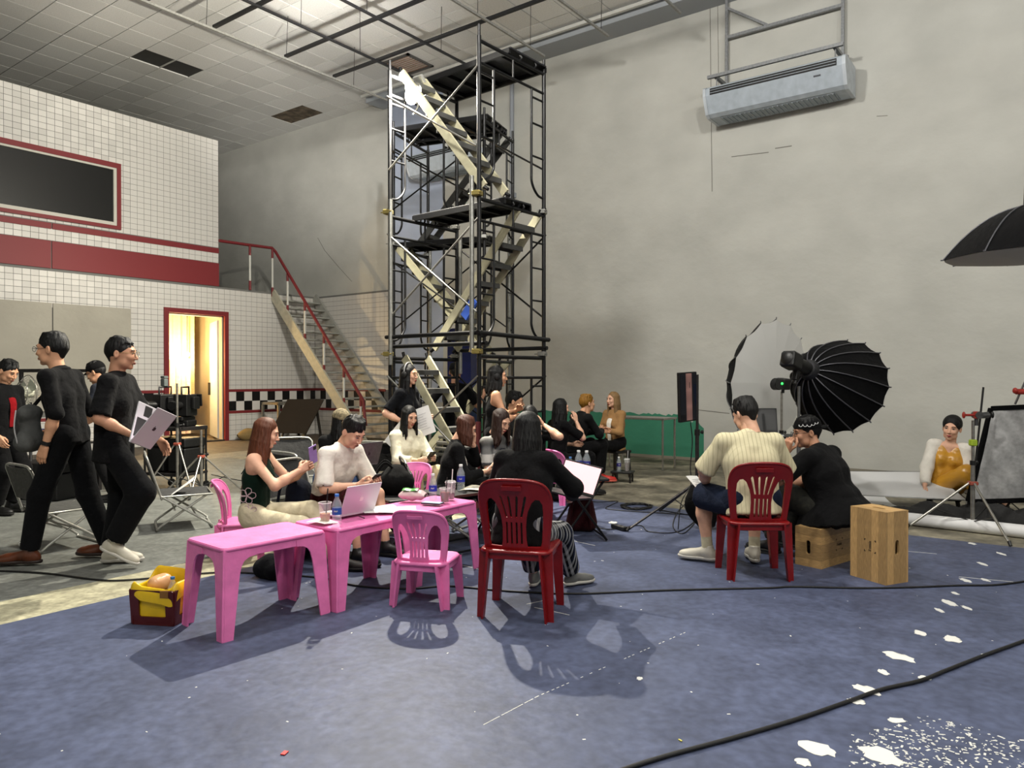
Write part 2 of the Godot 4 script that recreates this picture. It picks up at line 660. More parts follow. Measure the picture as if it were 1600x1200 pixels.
const HALL := 12.6
const WORK_LAMP := Vector3(-1.2, 4.80, 8.72)        # right, height, depth
func build_lamps() -> void:
	# the floodlight clamped to the front tower
	var p := at(WORK_LAMP.x, WORK_LAMP.z, WORK_LAMP.y)
	var l := OmniLight3D.new()
	l.name = "work_lamp_light"
	l.position = p
	l.light_color = Color(1.0, 0.97, 0.90)
	l.light_energy = 80.0
	l.light_size = 0.05
	l.omni_range = 60.0
	l.omni_attenuation = 2.0
	l.shadow_enabled = true
	add_child(l)
	# its second head throws light up at the ceiling
	var sp := SpotLight3D.new()
	sp.name = "work_lamp_upward_light"
	sp.position = p + Vector3(0, 0.16, 0) - RGT * 0.06
	sp.basis = Basis.looking_at(at(-2.9, 16.5, 8.0) - sp.position)
	sp.light_color = Color(1.0, 0.98, 0.95)
	sp.light_energy = 430.0
	sp.spot_angle = 28.0
	sp.spot_angle_attenuation = 1.0
	sp.light_size = 0.05
	sp.spot_range = 60.0
	sp.spot_attenuation = 2.0
	sp.shadow_enabled = true
	add_child(sp)
	# hall lights hanging from the ceiling above and behind the camera
	var k := 0
	for q in [[4.2, -4.2, 1.9], [4.2, -0.6, 1.0], [4.0, 3.0, 0.55], [4.0, 7.0, 0.5], [-0.8, -2.2, 1.0], [-0.8, 2.2, 1.0], [-0.8, 6.6, 1.0]]:
		var hp := Vector3(q[0], 7.0, q[1])
		var hang := thing("hall_light", "hall light tube hanging above the view, number %d of the rows" % k, "light", hp, Basis.IDENTITY, "hall lights out of view")
		hang.set_meta("label", "white hall light tube hanging out of view, %s" % ["nearest the towers in the wall row", "second in the wall row", "third in the wall row", "last in the wall row", "nearest the tiled set in the middle row", "second in the middle row", "last in the middle row"][k])
		k += 1
		var mb := MB.new()
		mb.box(Vector3(0, 0.09, 0), Vector3(1.3, 0.05, 0.12), Basis.IDENTITY, 0.01)
		obj("housing", mb, mat("lamp_white", Color(0.85, 0.85, 0.83), 0.5), hang)
		mb = MB.new()
		mb.tube([Vector3(-0.22, 0, 0), Vector3(0.22, 0, 0)], 0.03, 10)
		obj("tube", mb, glow("tube_glow", Color(0.95, 0.97, 1.0), 4.0), hang)
		for s in [-0.5, 0.5]:
			mb = MB.new()
			mb.rod(Vector3(s, 0.08, 0), Vector3(s, CEIL - 7.0, 0), 0.006, 6)
			obj("hanger", mb, mat("wire_grey", Color(0.4, 0.4, 0.4), 0.5), hang)
		var o := OmniLight3D.new()
		o.name = "hall_light_glow"
		o.position = hp + Vector3(0, -0.25, 0)
		o.light_color = Color(1.0, 0.985, 0.955)
		o.light_energy = HALL * q[2]
		o.light_size = 0.2
		o.omni_range = 60.0
		o.omni_attenuation = 2.0
		o.shadow_enabled = true
		add_child(o)

func slab(called: String, lo: Vector3, hi: Vector3, m: Material, parent: Node = self) -> MeshInstance3D:
	var mb := MB.new()
	mb.box((lo + hi) * 0.5, hi - lo)
	var o := obj(called, mb, m, parent)
	if parent == self:
		struct(o)
	return o

func plaster(key: String, c: Color, rough := 0.9) -> StandardMaterial3D:
	if mats.has(key):
		return mats[key]
	var m := mat(key, c, rough)
	m.metallic_specular = 0.2
	tex(m, noise_tex("plaster_blotch", 0.006, 0.92, 1.0, 512, false, 4.0, 5), Vector3(5.0, 3.6, 5.0), noise_tex("plaster_bump", 0.03, 0, 1, 512, true, 2.0), 0.35)
	return m

func floor_mat(key: String, c: Color, lo: float, size: float, freq: float, rough := 0.62) -> StandardMaterial3D:
	if mats.has(key):
		return mats[key]
	var m := mat(key, c, rough)
	m.metallic_specular = 0.35
	tex(m, noise_tex("floor_" + key, freq, lo, 1.0, 1024, false, 4.0, 6), Vector3(size, size, size), noise_tex("floor_bump", 0.05, 0, 1, 512, true, 3.0), 0.12)
	m.detail_enabled = true
	m.detail_blend_mode = BaseMaterial3D.BLEND_MODE_MUL
	m.detail_uv_layer = BaseMaterial3D.DETAIL_UV_1
	m.detail_albedo = noise_tex("floor_fine", 0.09, 0.78, 1.0, 512, false, 4.0, 4)
	return m

func build_floor() -> void:
	var blue := floor_mat("blue_paint", Color(0.345, 0.378, 0.49), 0.80, 3.4, 0.008, 0.55)
	var f := slab("floor", Vector3(-9, -0.2, -5.0), Vector3(7.65, 0, 12), blue)
	slab("floor", Vector3(-9, -0.2, -5.52), Vector3(7.65, -0.002, -5.0), floor_mat("cream_concrete", Color(0.80, 0.78, 0.66), 0.72, 2.2, 0.012))
	slab("floor", Vector3(-9, -0.2, -12.2), Vector3(7.65, -0.001, -5.52), floor_mat("grey_paint", Color(0.50, 0.51, 0.49), 0.78, 2.8, 0.01))
	slab("floor", Vector3(-9, -0.2, -13.0), Vector3(WALL_X, 0, -12.2), floor_mat("pale_concrete", Color(0.62, 0.60, 0.54), 0.75, 2.0, 0.01))
	slab("floor", Vector3(-9, -0.2, -23), Vector3(WALL_X, 0, -13.0), floor_mat("brown_concrete", Color(0.46, 0.41, 0.35), 0.55, 2.6, 0.01))
	slab("floor", Vector3(7.65, -0.2, -12.2), Vector3(WALL_X, -0.003, 12), floor_mat("worn_concrete", Color(0.72, 0.69, 0.60), 0.42, 4.2, 0.007))
	# bare spots where the blue paint has lifted
	var white := mat("bare_spot", Color(0.80, 0.80, 0.78), 0.8)
	var g := RandomNumberGenerator.new()
	g.seed = 5
	for q in [[1407, 1028, 17, 9, -35], [1440, 991, 9, 5, 0], [1489, 1000, 14, 6, 8], [1382, 1052, 8, 5, 0], [1355, 1080, 16, 9, -30], [1340, 1098, 12, 6, -20], [1446, 1061, 10, 4, 0], [1485, 943, 8, 6, 0], [1470, 955, 5, 4, 0], [1512, 951, 5, 4, 0], [1494, 928, 5, 3, 0], [1511, 908, 6, 4, 0], [1541, 907, 6, 3, 0], [1537, 882, 5, 3, 0], [1566, 866, 5, 3, 0], [1405, 1128, 15, 5, 0], [1280, 1172, 26, 14, -35], [1380, 1184, 28, 18, -20], [1257, 1194, 14, 7, 0], [958, 817, 7, 2, 0], [1000, 1062, 5, 3, 10], [1540, 1025, 4, 2, 0], [1520, 850, 5, 2, 0]]:
		var c := spot(q[0], q[1])
		var rx := at(q[2] / FL * EYE * FL / (q[1] - 590.0), 0).length() * 1.0
		var rz: float = EYE * FL * absf(1.0 / (q[1] - 590.0 - q[3]) - 1.0 / (q[1] - 590.0 + q[3])) * 0.5
		var mb := MB.new()
		var top := []
		var m := 18
		for k in m:
			var a := TAU * k / m
			var w := g.randf_range(0.65, 1.1)
			var sh: float = tan(deg_to_rad(q[4])) * 0.9
			top.append(c + RGT * (cos(a) * rx * w - sin(a) * rz * sh * -0.6) + FWD * (sin(a) * rz * w) + Vector3(0, 0.0022, 0))
		mb.poly(top, Vector3.UP)
		for k in m:
			var a2: Vector3 = top[k]
			var b2: Vector3 = top[(k + 1) % m]
			mb.quad(a2, b2, b2 - Vector3(0, 0.002, 0), a2 - Vector3(0, 0.002, 0))
		obj("bare_patch", mb, white, f)
	# flecks, scuffs and scratches
	var fl := MB.new()
	for i in 900:
		var a := g.randf()
		var px := lerpf(1330, 1640, g.randf())
		var py := 1120.0 + 90.0 * g.randf()
		if py - 1120.0 < absf(px - 1450.0) * 0.25 or g.randf() > 0.75 - absf(px - 1430) / 500.0:
			continue
		var c := spot(px, py)
		var s := g.randf_range(0.002, 0.009)
		fl.box(c + Vector3(0, 0.0006, 0), Vector3(s * g.randf_range(1, 3), 0.001, s), Basis(Vector3.UP, g.randf() * 6))
	for i in 170:
		var c := at(g.randf_range(-3.4, 4.5), g.randf_range(2.4, 7.5))
		if c.x > 7.5 or c.z < -4.9:
			continue
		var s := g.randf_range(0.003, 0.009)
		fl.box(c + Vector3(0, 0.0006, 0), Vector3(s * g.randf_range(1, 2.5), 0.001, s), Basis(Vector3.UP, g.randf() * 6))
	var line := [spot(1070, 990), spot(840, 1090), spot(755, 1135)]
	for i in 70:
		var t := i / 70.0
		var a: Vector3 = line[0].lerp(line[1], t * 2) if t < 0.5 else line[1].lerp(line[2], t * 2 - 1)
		if g.randf() > 0.25:
			fl.box(a + Vector3(0, 0.0006, 0), Vector3(0.018, 0.001, 0.004), Basis(Vector3.UP, (line[0] - line[2]).signed_angle_to(Vector3.RIGHT, Vector3.DOWN)))
	for q in [[823, 945, 855, 938], [835, 950, 890, 962], [715, 882, 760, 893], [880, 842, 930, 853], [1420, 862, 1465, 866], [1500, 902, 1585, 910]]:
		fl.bar(spot(q[0], q[1]) + Vector3(0, 0.0006, 0), spot(q[2], q[3]) + Vector3(0, 0.0006, 0), 0.006, 0.001)
	stuff(obj("paint_fleck", fl, white, f))
	var chip := MB.new()
	chip.box(spot(443, 1180) + Vector3(0, 0.003, 0), Vector3(0.03, 0.004, 0.02), Basis(Vector3.UP, 0.4), 0.001)
	tag(obj("plastic_chip", chip, mat("chip_red", Color(0.75, 0.12, 0.12), 0.5)), "tiny red chip lying on the blue floor near the viewer", "chip")
	chip = MB.new()
	chip.box(spot(1064, 1160) + Vector3(0, 0.003, 0), Vector3(0.018, 0.004, 0.008), Basis(Vector3.UP, 1.2), 0.001)
	tag(obj("paper_scrap", chip, mat("scrap_yellow", Color(0.75, 0.72, 0.35), 0.7)), "tiny yellow scrap on the blue floor below the scratch line", "scrap")

func build_walls() -> void:
	var pl := plaster("hall_plaster", Color(0.755, 0.755, 0.73))
	var wall := slab("wall_right", Vector3(WALL_X, 0, -23), Vector3(WALL_X + 0.25, CEIL, 12.2), pl)
	slab("wall_back", Vector3(-9.2, 0, -23.2), Vector3(WALL_X, CEIL, -23), plaster("dim_plaster", Color(0.55, 0.55, 0.52)))
	slab("wall_left", Vector3(-9.2, 0, -23), Vector3(-9, CEIL, 12), pl)
	slab("wall_front", Vector3(-9.2, 0, 12), Vector3(WALL_X, CEIL, 12.2), pl)
	# bluish strip painted on the wall behind the towers, green dado with a ragged upper edge
	slab("paint_panel", Vector3(WALL_X - 0.004, 0.9, -12.75), Vector3(WALL_X, CEIL - 0.12, -11.1), plaster("blue_strip", Color(0.68, 0.72, 0.80)), wall)
	var g := RandomNumberGenerator.new()
	g.seed = 11
	var mb := MB.new()
	var z := -12.9
	var top := 0.78
	while z < -5.1:
		var z2 := z + g.randf_range(0.03, 0.09)
		var t2 := 0.80 + g.randf_range(-0.035, 0.015)
		if z2 > -5.5:
			t2 -= (z2 + 5.5) * g.randf_range(0.1, 0.5)
		var x := WALL_X - 0.005
		mb.poly([Vector3(x, 0, z), Vector3(x, 0, z2), Vector3(x, t2, z2), Vector3(x, top, z)], Vector3(-1, 0, 0))
		z = z2
		top = t2
	obj("green_dado", mb, plaster("green_paint", Color(0.27, 0.53, 0.43)), wall)
	# seams and cracks in the plaster
	mb = MB.new()
	var x0 := WALL_X - 0.001
	for q in [[1100, 715, 1300, 738, 0.012], [1142, 246, 1200, 239, 0.012], [1368, 183, 1385, 182, 0.008], [1210, 233, 1236, 229, 0.014], [497, 372, 508, 392, 0.012], [508, 392, 530, 418, 0.012], [530, 418, 550, 440, 0.01], [1108, 0, 1112, 300, 0.01], [1120, 0, 1122, 160, 0.008], [1086, 640, 1140, 646, 0.012]]:
		var a := on_wall(q[0], q[1])
		var b := on_wall(q[2], q[3])
		mb.bar(Vector3(x0, a.y, a.z), Vector3(x0, b.y, b.z), q[4], 0.003, Vector3.RIGHT)
	obj("wall_crack", mb, mat("crack", Color(0.42, 0.41, 0.38), 0.9), wall)
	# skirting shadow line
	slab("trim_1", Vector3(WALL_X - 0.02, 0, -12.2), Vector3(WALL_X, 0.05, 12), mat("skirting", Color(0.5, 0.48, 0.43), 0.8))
	# conduit
	mb = MB.new()
	var c := on_wall(802, 150)
	mb.tube([Vector3(WALL_X - 0.05, CEIL - 0.1, c.z), Vector3(WALL_X - 0.05, 4.9, c.z)], 0.045, 10)
	mb.box(Vector3(WALL_X - 0.03, 5.2, c.z), Vector3(0.06, 0.1, 0.16))
	tag(obj("conduit_pipe", mb, mat("pipe_grey", Color(0.55, 0.57, 0.60), 0.5)), "grey vertical pipe on the wall behind the tall scaffold tower", "pipe")
	for q in [[1116.0, 1306.0, 5.92, 1], [664.0, 766.0, 6.02, 2]]:
		air_conditioner(on_wall(q[0], 150).z + 0.12, on_wall(q[1], 150).z - 0.12 + (0.35 if q[3] == 1 else 0.0), q[2], q[3])

func on_wall(px: float, py: float, x := WALL_X) -> Vector3:
	var k := (px - 800.0) / FL
	var dir := RGT * k + FWD - Vector3(0, (py - 590.0) / FL, 0)
	return Vector3(0, EYE, 0) + dir * (x / dir.x)

func air_conditioner(z0: float, z1: float, y: float, which: int) -> void:
	var mid := (z0 + z1) * 0.5
	var w := z1 - z0
	var t := thing("air_conditioner", ["", "grey ceiling-hung air conditioner on bare wall right of the towers", "grey air conditioner seen through the scaffold stairs"][which], "air conditioner", Vector3(WALL_X, y, mid), Basis(Vector3.UP, 0), "wall air conditioners")
	var white := plastic("aircon_white", Color(0.70, 0.74, 0.78), 0.45)
	var dark := mat("aircon_dark", Color(0.03, 0.03, 0.035), 0.6)
	# body: side outline swept along the wall, front leaning back below
	var prof := [Vector2(-0.06, 0.26), Vector2(-0.66, 0.26), Vector2(-0.70, 0.23), Vector2(-0.70, 0.11), Vector2(-0.58, -0.15), Vector2(-0.50, -0.19), Vector2(-0.06, -0.19)]
	var mb := MB.new()
	for i in prof.size():
		var a: Vector2 = prof[i]
		var b: Vector2 = prof[(i + 1) % prof.size()]
		var n2 := (b - a).orthogonal().normalized()
		if n2.dot((a + b) * 0.5 - Vector2(-0.38, 0.05)) < 0:
			n2 = -n2
		mb.poly([Vector3(a.x, a.y, -w / 2), Vector3(b.x, b.y, -w / 2), Vector3(b.x, b.y, w / 2), Vector3(a.x, a.y, w / 2)], Vector3(n2.x, n2.y, 0))
	for s in [-1.0, 1.0]:
		var ps := []
		for p in prof:
			ps.append(Vector3(p.x, p.y, s * w / 2))
		mb.poly(ps, Vector3(0, 0, s))
	obj("body", mb, white, t)
	for s in [-1.0, 1.0]:
		mb = MB.new()
		var ps := []
		for p in prof:
			ps.append(Vector3(-0.38 + (p.x + 0.38) * 1.02, 0.04 + (p.y - 0.04) * 1.02, s * w / 2))
		var n := ps.size()
		var ps2 := []
		for p in ps:
			ps2.append(p + Vector3(0, 0, s * 0.05))
		mb.poly(ps2, Vector3(0, 0, s))
		for i in n:
			var e2: Vector3 = (ps[(i + 1) % n] - ps[i]).cross(Vector3.BACK).normalized()
			if e2.dot((ps[i] + ps[(i + 1) % n]) * 0.5 - Vector3(-0.38, 0.05, s * w / 2)) < 0:
				e2 = -e2
			mb.poly([ps[i], ps[(i + 1) % n], ps2[(i + 1) % n], ps2[i]], e2)
		obj("end_cap", mb, plastic("aircon_cap", Color(0.78, 0.81, 0.84), 0.4), t)
	mb = MB.new()
	mb.box(Vector3(-0.702, 0.168, 0), Vector3(0.02, 0.10, w * 0.93))
	obj("outlet", mb, dark, t)
	for k in 2:
		mb = MB.new()
		mb.box(Vector3(-0.708, 0.148 + 0.042 * k, 0), Vector3(0.035, 0.007, w * 0.92), Basis(Vector3.BACK, 0.35))
		obj("louvre", mb, white, t)
	mb = MB.new()
	mb.box(Vector3(-0.28, -0.193, 0), Vector3(0.36, 0.012, w * 0.86))
	for k in 24:
		mb.box(Vector3(-0.28, -0.203, (k - 11.5) / 24.0 * w * 0.86), Vector3(0.34, 0.012, 0.02))
	obj("intake_grille", mb, plastic("aircon_grille", Color(0.58, 0.62, 0.65), 0.5), t)
	mb = MB.new()
	mb.box(Vector3(-0.668, 0.04, w * 0.33), Vector3(0.02, 0.02, 0.10))
	obj("badge", mb, mat("aircon_badge", Color(0.15, 0.16, 0.2), 0.4), t)
	if which == 1:
		var frame := metal("hanger_frame", Color(0.56, 0.57, 0.58), 0.5, 0.3)
		mb = MB.new()
		for s in [-1.0, 1.0]:
			mb.bar(Vector3(-0.62, 0.44, s * w * 0.44), Vector3(-0.04, 0.44, s * w * 0.44), 0.05, 0.05)
			mb.bar(Vector3(-0.10, 0.44, s * w * 0.44), Vector3(-0.10, CEIL - y - 0.02, s * w * 0.44), 0.045, 0.045)
			mb.rod(Vector3(-0.55, 0.26, s * w * 0.44), Vector3(-0.55, 0.44, s * w * 0.44), 0.01, 6)
		mb.bar(Vector3(-0.62, 0.44, -w * 0.5), Vector3(-0.62, 0.44, w * 0.5), 0.05, 0.05)
		mb.bar(Vector3(-0.10, 0.44, -w * 0.48), Vector3(-0.10, 0.44, w * 0.48), 0.05, 0.05)
		mb.bar(Vector3(-0.10, 1.25, -w * 0.44), Vector3(-0.10, 1.25, w * 0.44), 0.05, 0.05)
		mb.bar(Vector3(-0.10, 1.25, -w * 0.1), Vector3(-0.10, 1.75, -w * 0.44), 0.04, 0.04)
		obj("hanger_frame", mb, frame, t)

func build_ceiling() -> void:
	var base := mat("ceiling_board", Color(0.42, 0.42, 0.41), 0.9)
	var hole := PackedVector2Array([Vector2(7.49, -15.32), Vector2(8.75, -15.32), Vector2(8.75, -14.70), Vector2(7.49, -14.70)])
	var mb := MB.new()
	mb.plate(PackedVector2Array([Vector2(-9.2, -23.2), Vector2(WALL_X + 0.25, -23.2), Vector2(WALL_X + 0.25, 12.2), Vector2(-9.2, 12.2)]), [hole], 8.0, 0.05, func(p: Vector2) -> Vector3: return Vector3(p.x, CEIL + 0.025, p.y))
	var ceil_o := obj("ceiling", mb, base)
	struct(ceil_o)
	mb = MB.new()
	mb.box(Vector3(8.1, CEIL + 0.9, -15.0), Vector3(2.4, 0.05, 2.0))
	for s in [-1.0, 1.0]:
		mb.box(Vector3(8.1 + s * 1.2, CEIL + 0.47, -15.0), Vector3(0.05, 0.84, 2.0))
		mb.box(Vector3(8.1, CEIL + 0.47, -15.0 + s), Vector3(2.4, 0.84, 0.05))
	obj("roof_void", mb, mat("void_dark", Color(0.12, 0.115, 0.10), 0.95), ceil_o)
	mb = MB.new()
	mb.box(Vector3(8.12, CEIL - 0.01, -15.01), Vector3(0.025, 0.02, 0.62))
	obj("grid_bar", mb, mat("tee_pale", Color(0.7, 0.7, 0.68), 0.6), ceil_o)
	var tile_mats := []
	for k in 3:
		tile_mats.append(tex(mat("ceiling_tile_%d" % k, Color(0.87, 0.87, 0.86) * [1.0, 0.97, 1.02][k], 0.92), noise_tex("tile_speck", 0.12, 0.9, 1.0, 256), Vector3(0.9, 0.9, 0.9)))
		tile_mats[k].albedo_color.a = 1.0
	var stain := tex(mat("ceiling_stain", Color(0.50, 0.44, 0.36), 0.95), noise_tex("stain", 0.02, 0.45, 1.0, 256), Vector3(1.4, 1.4, 1.4))
	var step := 0.63
	var cells := []
	for i in range(-20, 9):
		for j in range(-12, 30):
			var c := Vector3(7.49 + (i + 0.5) * step, CEIL - 0.012, -14.70 + (j + 0.5) * step)
			if c.x < -8.6 or c.x > WALL_X:
				continue
			if c.z > 11.6 or (c.z < -14.7 and c.z > -15.33 and c.x > 7.49 and c.x < 8.75):
				continue
			var rel := c - Vector3(0, EYE, 0)
			var d := rel.dot(FWD)
			var seen := d > 2.0 and absf(rel.dot(RGT)) / d < 0.73 and rel.y / d < 0.56 and c.z > -22.5
			cells.append([(d if seen else 1000.0 + absf(d)), c, i, j])
	cells.sort_custom(func(a, b): return a[0] < b[0])
	var tile := MB.new()
	tile.box(Vector3.ZERO, Vector3(0.617, 0.024, 0.617), Basis.IDENTITY, 0.003)
	var tile_mesh := tile.mesh(null)
	var rest := MB.new()
	for k in cells.size():
		var c: Vector3 = cells[k][1]
		var hsh: int = absi(hash(Vector2i(cells[k][2], cells[k][3])))
		if k < 300 and cells[k][0] < 1000.0:
			inst("ceiling_tile", tile_mesh, ceil_o, Transform3D(Basis.IDENTITY, c - Vector3(0, 0.0012 * (hsh % 3), 0)), stain if (c - Vector3(11.5, CEIL, -15.3)).length() < 0.5 else tile_mats[hsh / 7 % 3])
		elif cells[k][0] < 1000.0:
			rest.box(c, Vector3(0.606, 0.024, 0.606))
	if rest.v.size() > 0:
		stuff(obj("ceiling_tiles", rest, tile_mats[0], ceil_o))
	# cornice pipe along the wall
	mb = MB.new()
	mb.bar(Vector3(11.62, CEIL - 0.10, -13), Vector3(11.62, CEIL - 0.10, 6), 0.06, 0.06)
	obj("trim_2", mb, mat("cornice", Color(0.74, 0.74, 0.72), 0.6))
	struct(get_node("trim_2"))
	slab("trim_3", Vector3(11.75, CEIL - 0.2, -13), Vector3(WALL_X, CEIL - 0.03, 6), mat("cornice_grey", Color(0.60, 0.62, 0.64), 0.8))
	# supply grille
	var v := thing("ceiling_vent", "square brown louvred air vent in the ceiling above the work lamp", "vent", Vector3(11.1, CEIL - 0.03, -11.0))
	mb = MB.new()
	for s in [-1.0, 1.0]:
		mb.box(Vector3(s * 0.35, 0, 0), Vector3(0.06, 0.05, 0.76))
		mb.box(Vector3(0, 0, s * 0.35), Vector3(0.76, 0.05, 0.06))
	obj("frame", mb, mat("vent_frame", Color(0.30, 0.29, 0.28), 0.6), v)
	mb = MB.new()
	mb.box(Vector3(0, 0.022, 0), Vector3(0.66, 0.004, 0.66))
	obj("backing", mb, mat("void_dark", Color.BLACK), v)
	for k in 9:
		mb = MB.new()
		mb.box(Vector3(-0.28 + k * 0.07, -0.01, 0), Vector3(0.055, 0.006, 0.64), Basis(Vector3.BACK, 0.7))
		obj("louvre", mb, mat("vent_wood", Color(0.62, 0.48, 0.38), 0.6), v)
	# steel bars hanging below the ceiling
	var bar_m := metal("hung_bar", Color(0.20, 0.20, 0.21), 0.5, 0.5)
	var bar_w := metal("hung_bar_pale", Color(0.62, 0.62, 0.60), 0.5, 0.3)
	var g := RandomNumberGenerator.new()
	g.seed = 3
	var names := ["farthest", "second", "third", "fourth", "fifth", "nearest"]
	var k := 0
	for q in [[-11.3, 3.0, 10.8, bar_w], [-10.05, 4.0, 10.9, bar_m], [-8.85, 4.5, 10.7, bar_m], [-7.5, 5.0, 11.0, bar_w], [-6.2, 5.5, 11.0, bar_w], [-4.9, 6.0, 11.0, bar_w]]:
		var t := thing("ceiling_bar", "steel bar hung under the ceiling running to the right wall, %s of six" % names[k], "bar", Vector3(q[1], 7.2, q[0]), Basis.IDENTITY, "hung steel bars across the hall")
		k += 1
		mb = MB.new()
		mb.bar(Vector3.ZERO, Vector3(q[2] - q[1], 0, 0), 0.035, 0.035)
		obj("bar", mb, q[3], t)
		var x: float = 0.6
		while x < q[2] - q[1]:
			mb = MB.new()
			mb.rod(Vector3(x, 0, 0), Vector3(x + g.randf_range(-0.03, 0.03), CEIL - 7.21, 0.02), 0.005, 5)
			obj("hanger_wire", mb, bar_m, t)
			x += g.randf_range(1.2, 2.0)
	k = 0
	for q in [[5.78, -11.3, -10.2], [6.9, -11.3, -7.0], [8.3, -11.3, -4.5], [9.4, -11.3, -3.0]]:
		mb = MB.new()
		mb.bar(Vector3(q[0], 7.24, q[1]), Vector3(q[0], 7.24, q[2]), 0.06, 0.045)
		tag(obj("cross_bar", mb, bar_m), "dark cross bar lying on the hung ceiling bars, %s from the wall" % ["fourth", "third", "second", "first"][k], "bar", "dark cross bars under the ceiling")
		k += 1

func tiles(parent: Node, name1: String, org: Vector3, ux: Vector3, w: float, h: float, holes: Array, budget: int, order: Callable) -> void:
	# small wall tiles: the ones that show largest are parts, the rest one mesh
	var tw := 0.142
	var th := 0.116
	var nrm := ux.cross(Vector3.UP)
	var list := []
	for i in roundi(w / tw):
		for j in roundi(h / th):
			var c := Vector2((i + 0.5) * tw, (j + 0.5) * th)
			var skip := false
			for r in holes:
				if c.x > r.position.x + 0.04 and c.x < r.end.x - 0.04 and c.y > r.position.y + 0.03 and c.y < r.end.y - 0.03:
					skip = true
			if not skip:
				list.append([order.call(c), c, i, j])
	list.sort_custom(func(a, b): return a[0] < b[0])
	var mb := MB.new()
	mb.box(Vector3.ZERO, Vector3(tw - 0.007, th - 0.007, 0.006), Basis.IDENTITY, 0.0015)
	var me := mb.mesh(null)
	var tm := []
	for k in 3:
		var m := mat("wall_tile_%d" % k, Color(0.80, 0.79, 0.77) * [1.0, 0.97, 1.03][k], 0.35)
		m.albedo_color.a = 1.0
		tm.append(m)
	var b := Basis(ux, Vector3.UP, nrm)
	var rest := MB.new()
	for k in list.size():
		var c: Vector2 = list[k][1]
		var p := org + ux * c.x + Vector3(0, c.y, 0)
		if k < budget:
			inst(name1, me, parent, Transform3D(b, p), tm[absi(hash(Vector2i(list[k][2], list[k][3]))) % 3])
		else:
			rest.box(p, Vector3(tw - 0.007, th - 0.007, 0.006), b)
	stuff(obj("small_tiles", rest, tm[0], parent))

func checkers(parent: Node, org: Vector3, ux: Vector3, n: int) -> void:
	var mb := MB.new()
	mb.box(Vector3.ZERO, Vector3(0.208, 0.216, 0.012), Basis.IDENTITY, 0.003)
	var me := mb.mesh(null)
	var b := Basis(ux, Vector3.UP, ux.cross(Vector3.UP))
	for i in n:
		for j in 2:
			inst("checker_tile", me, parent, Transform3D(b, org + ux * (i + 0.5) * 0.212 + Vector3(0, (j + 0.5) * 0.22, 0)), mat("checker_white", Color(0.82, 0.81, 0.79), 0.35) if (i + j) % 2 else mat("checker_black", Color(0.035, 0.035, 0.045), 0.35))

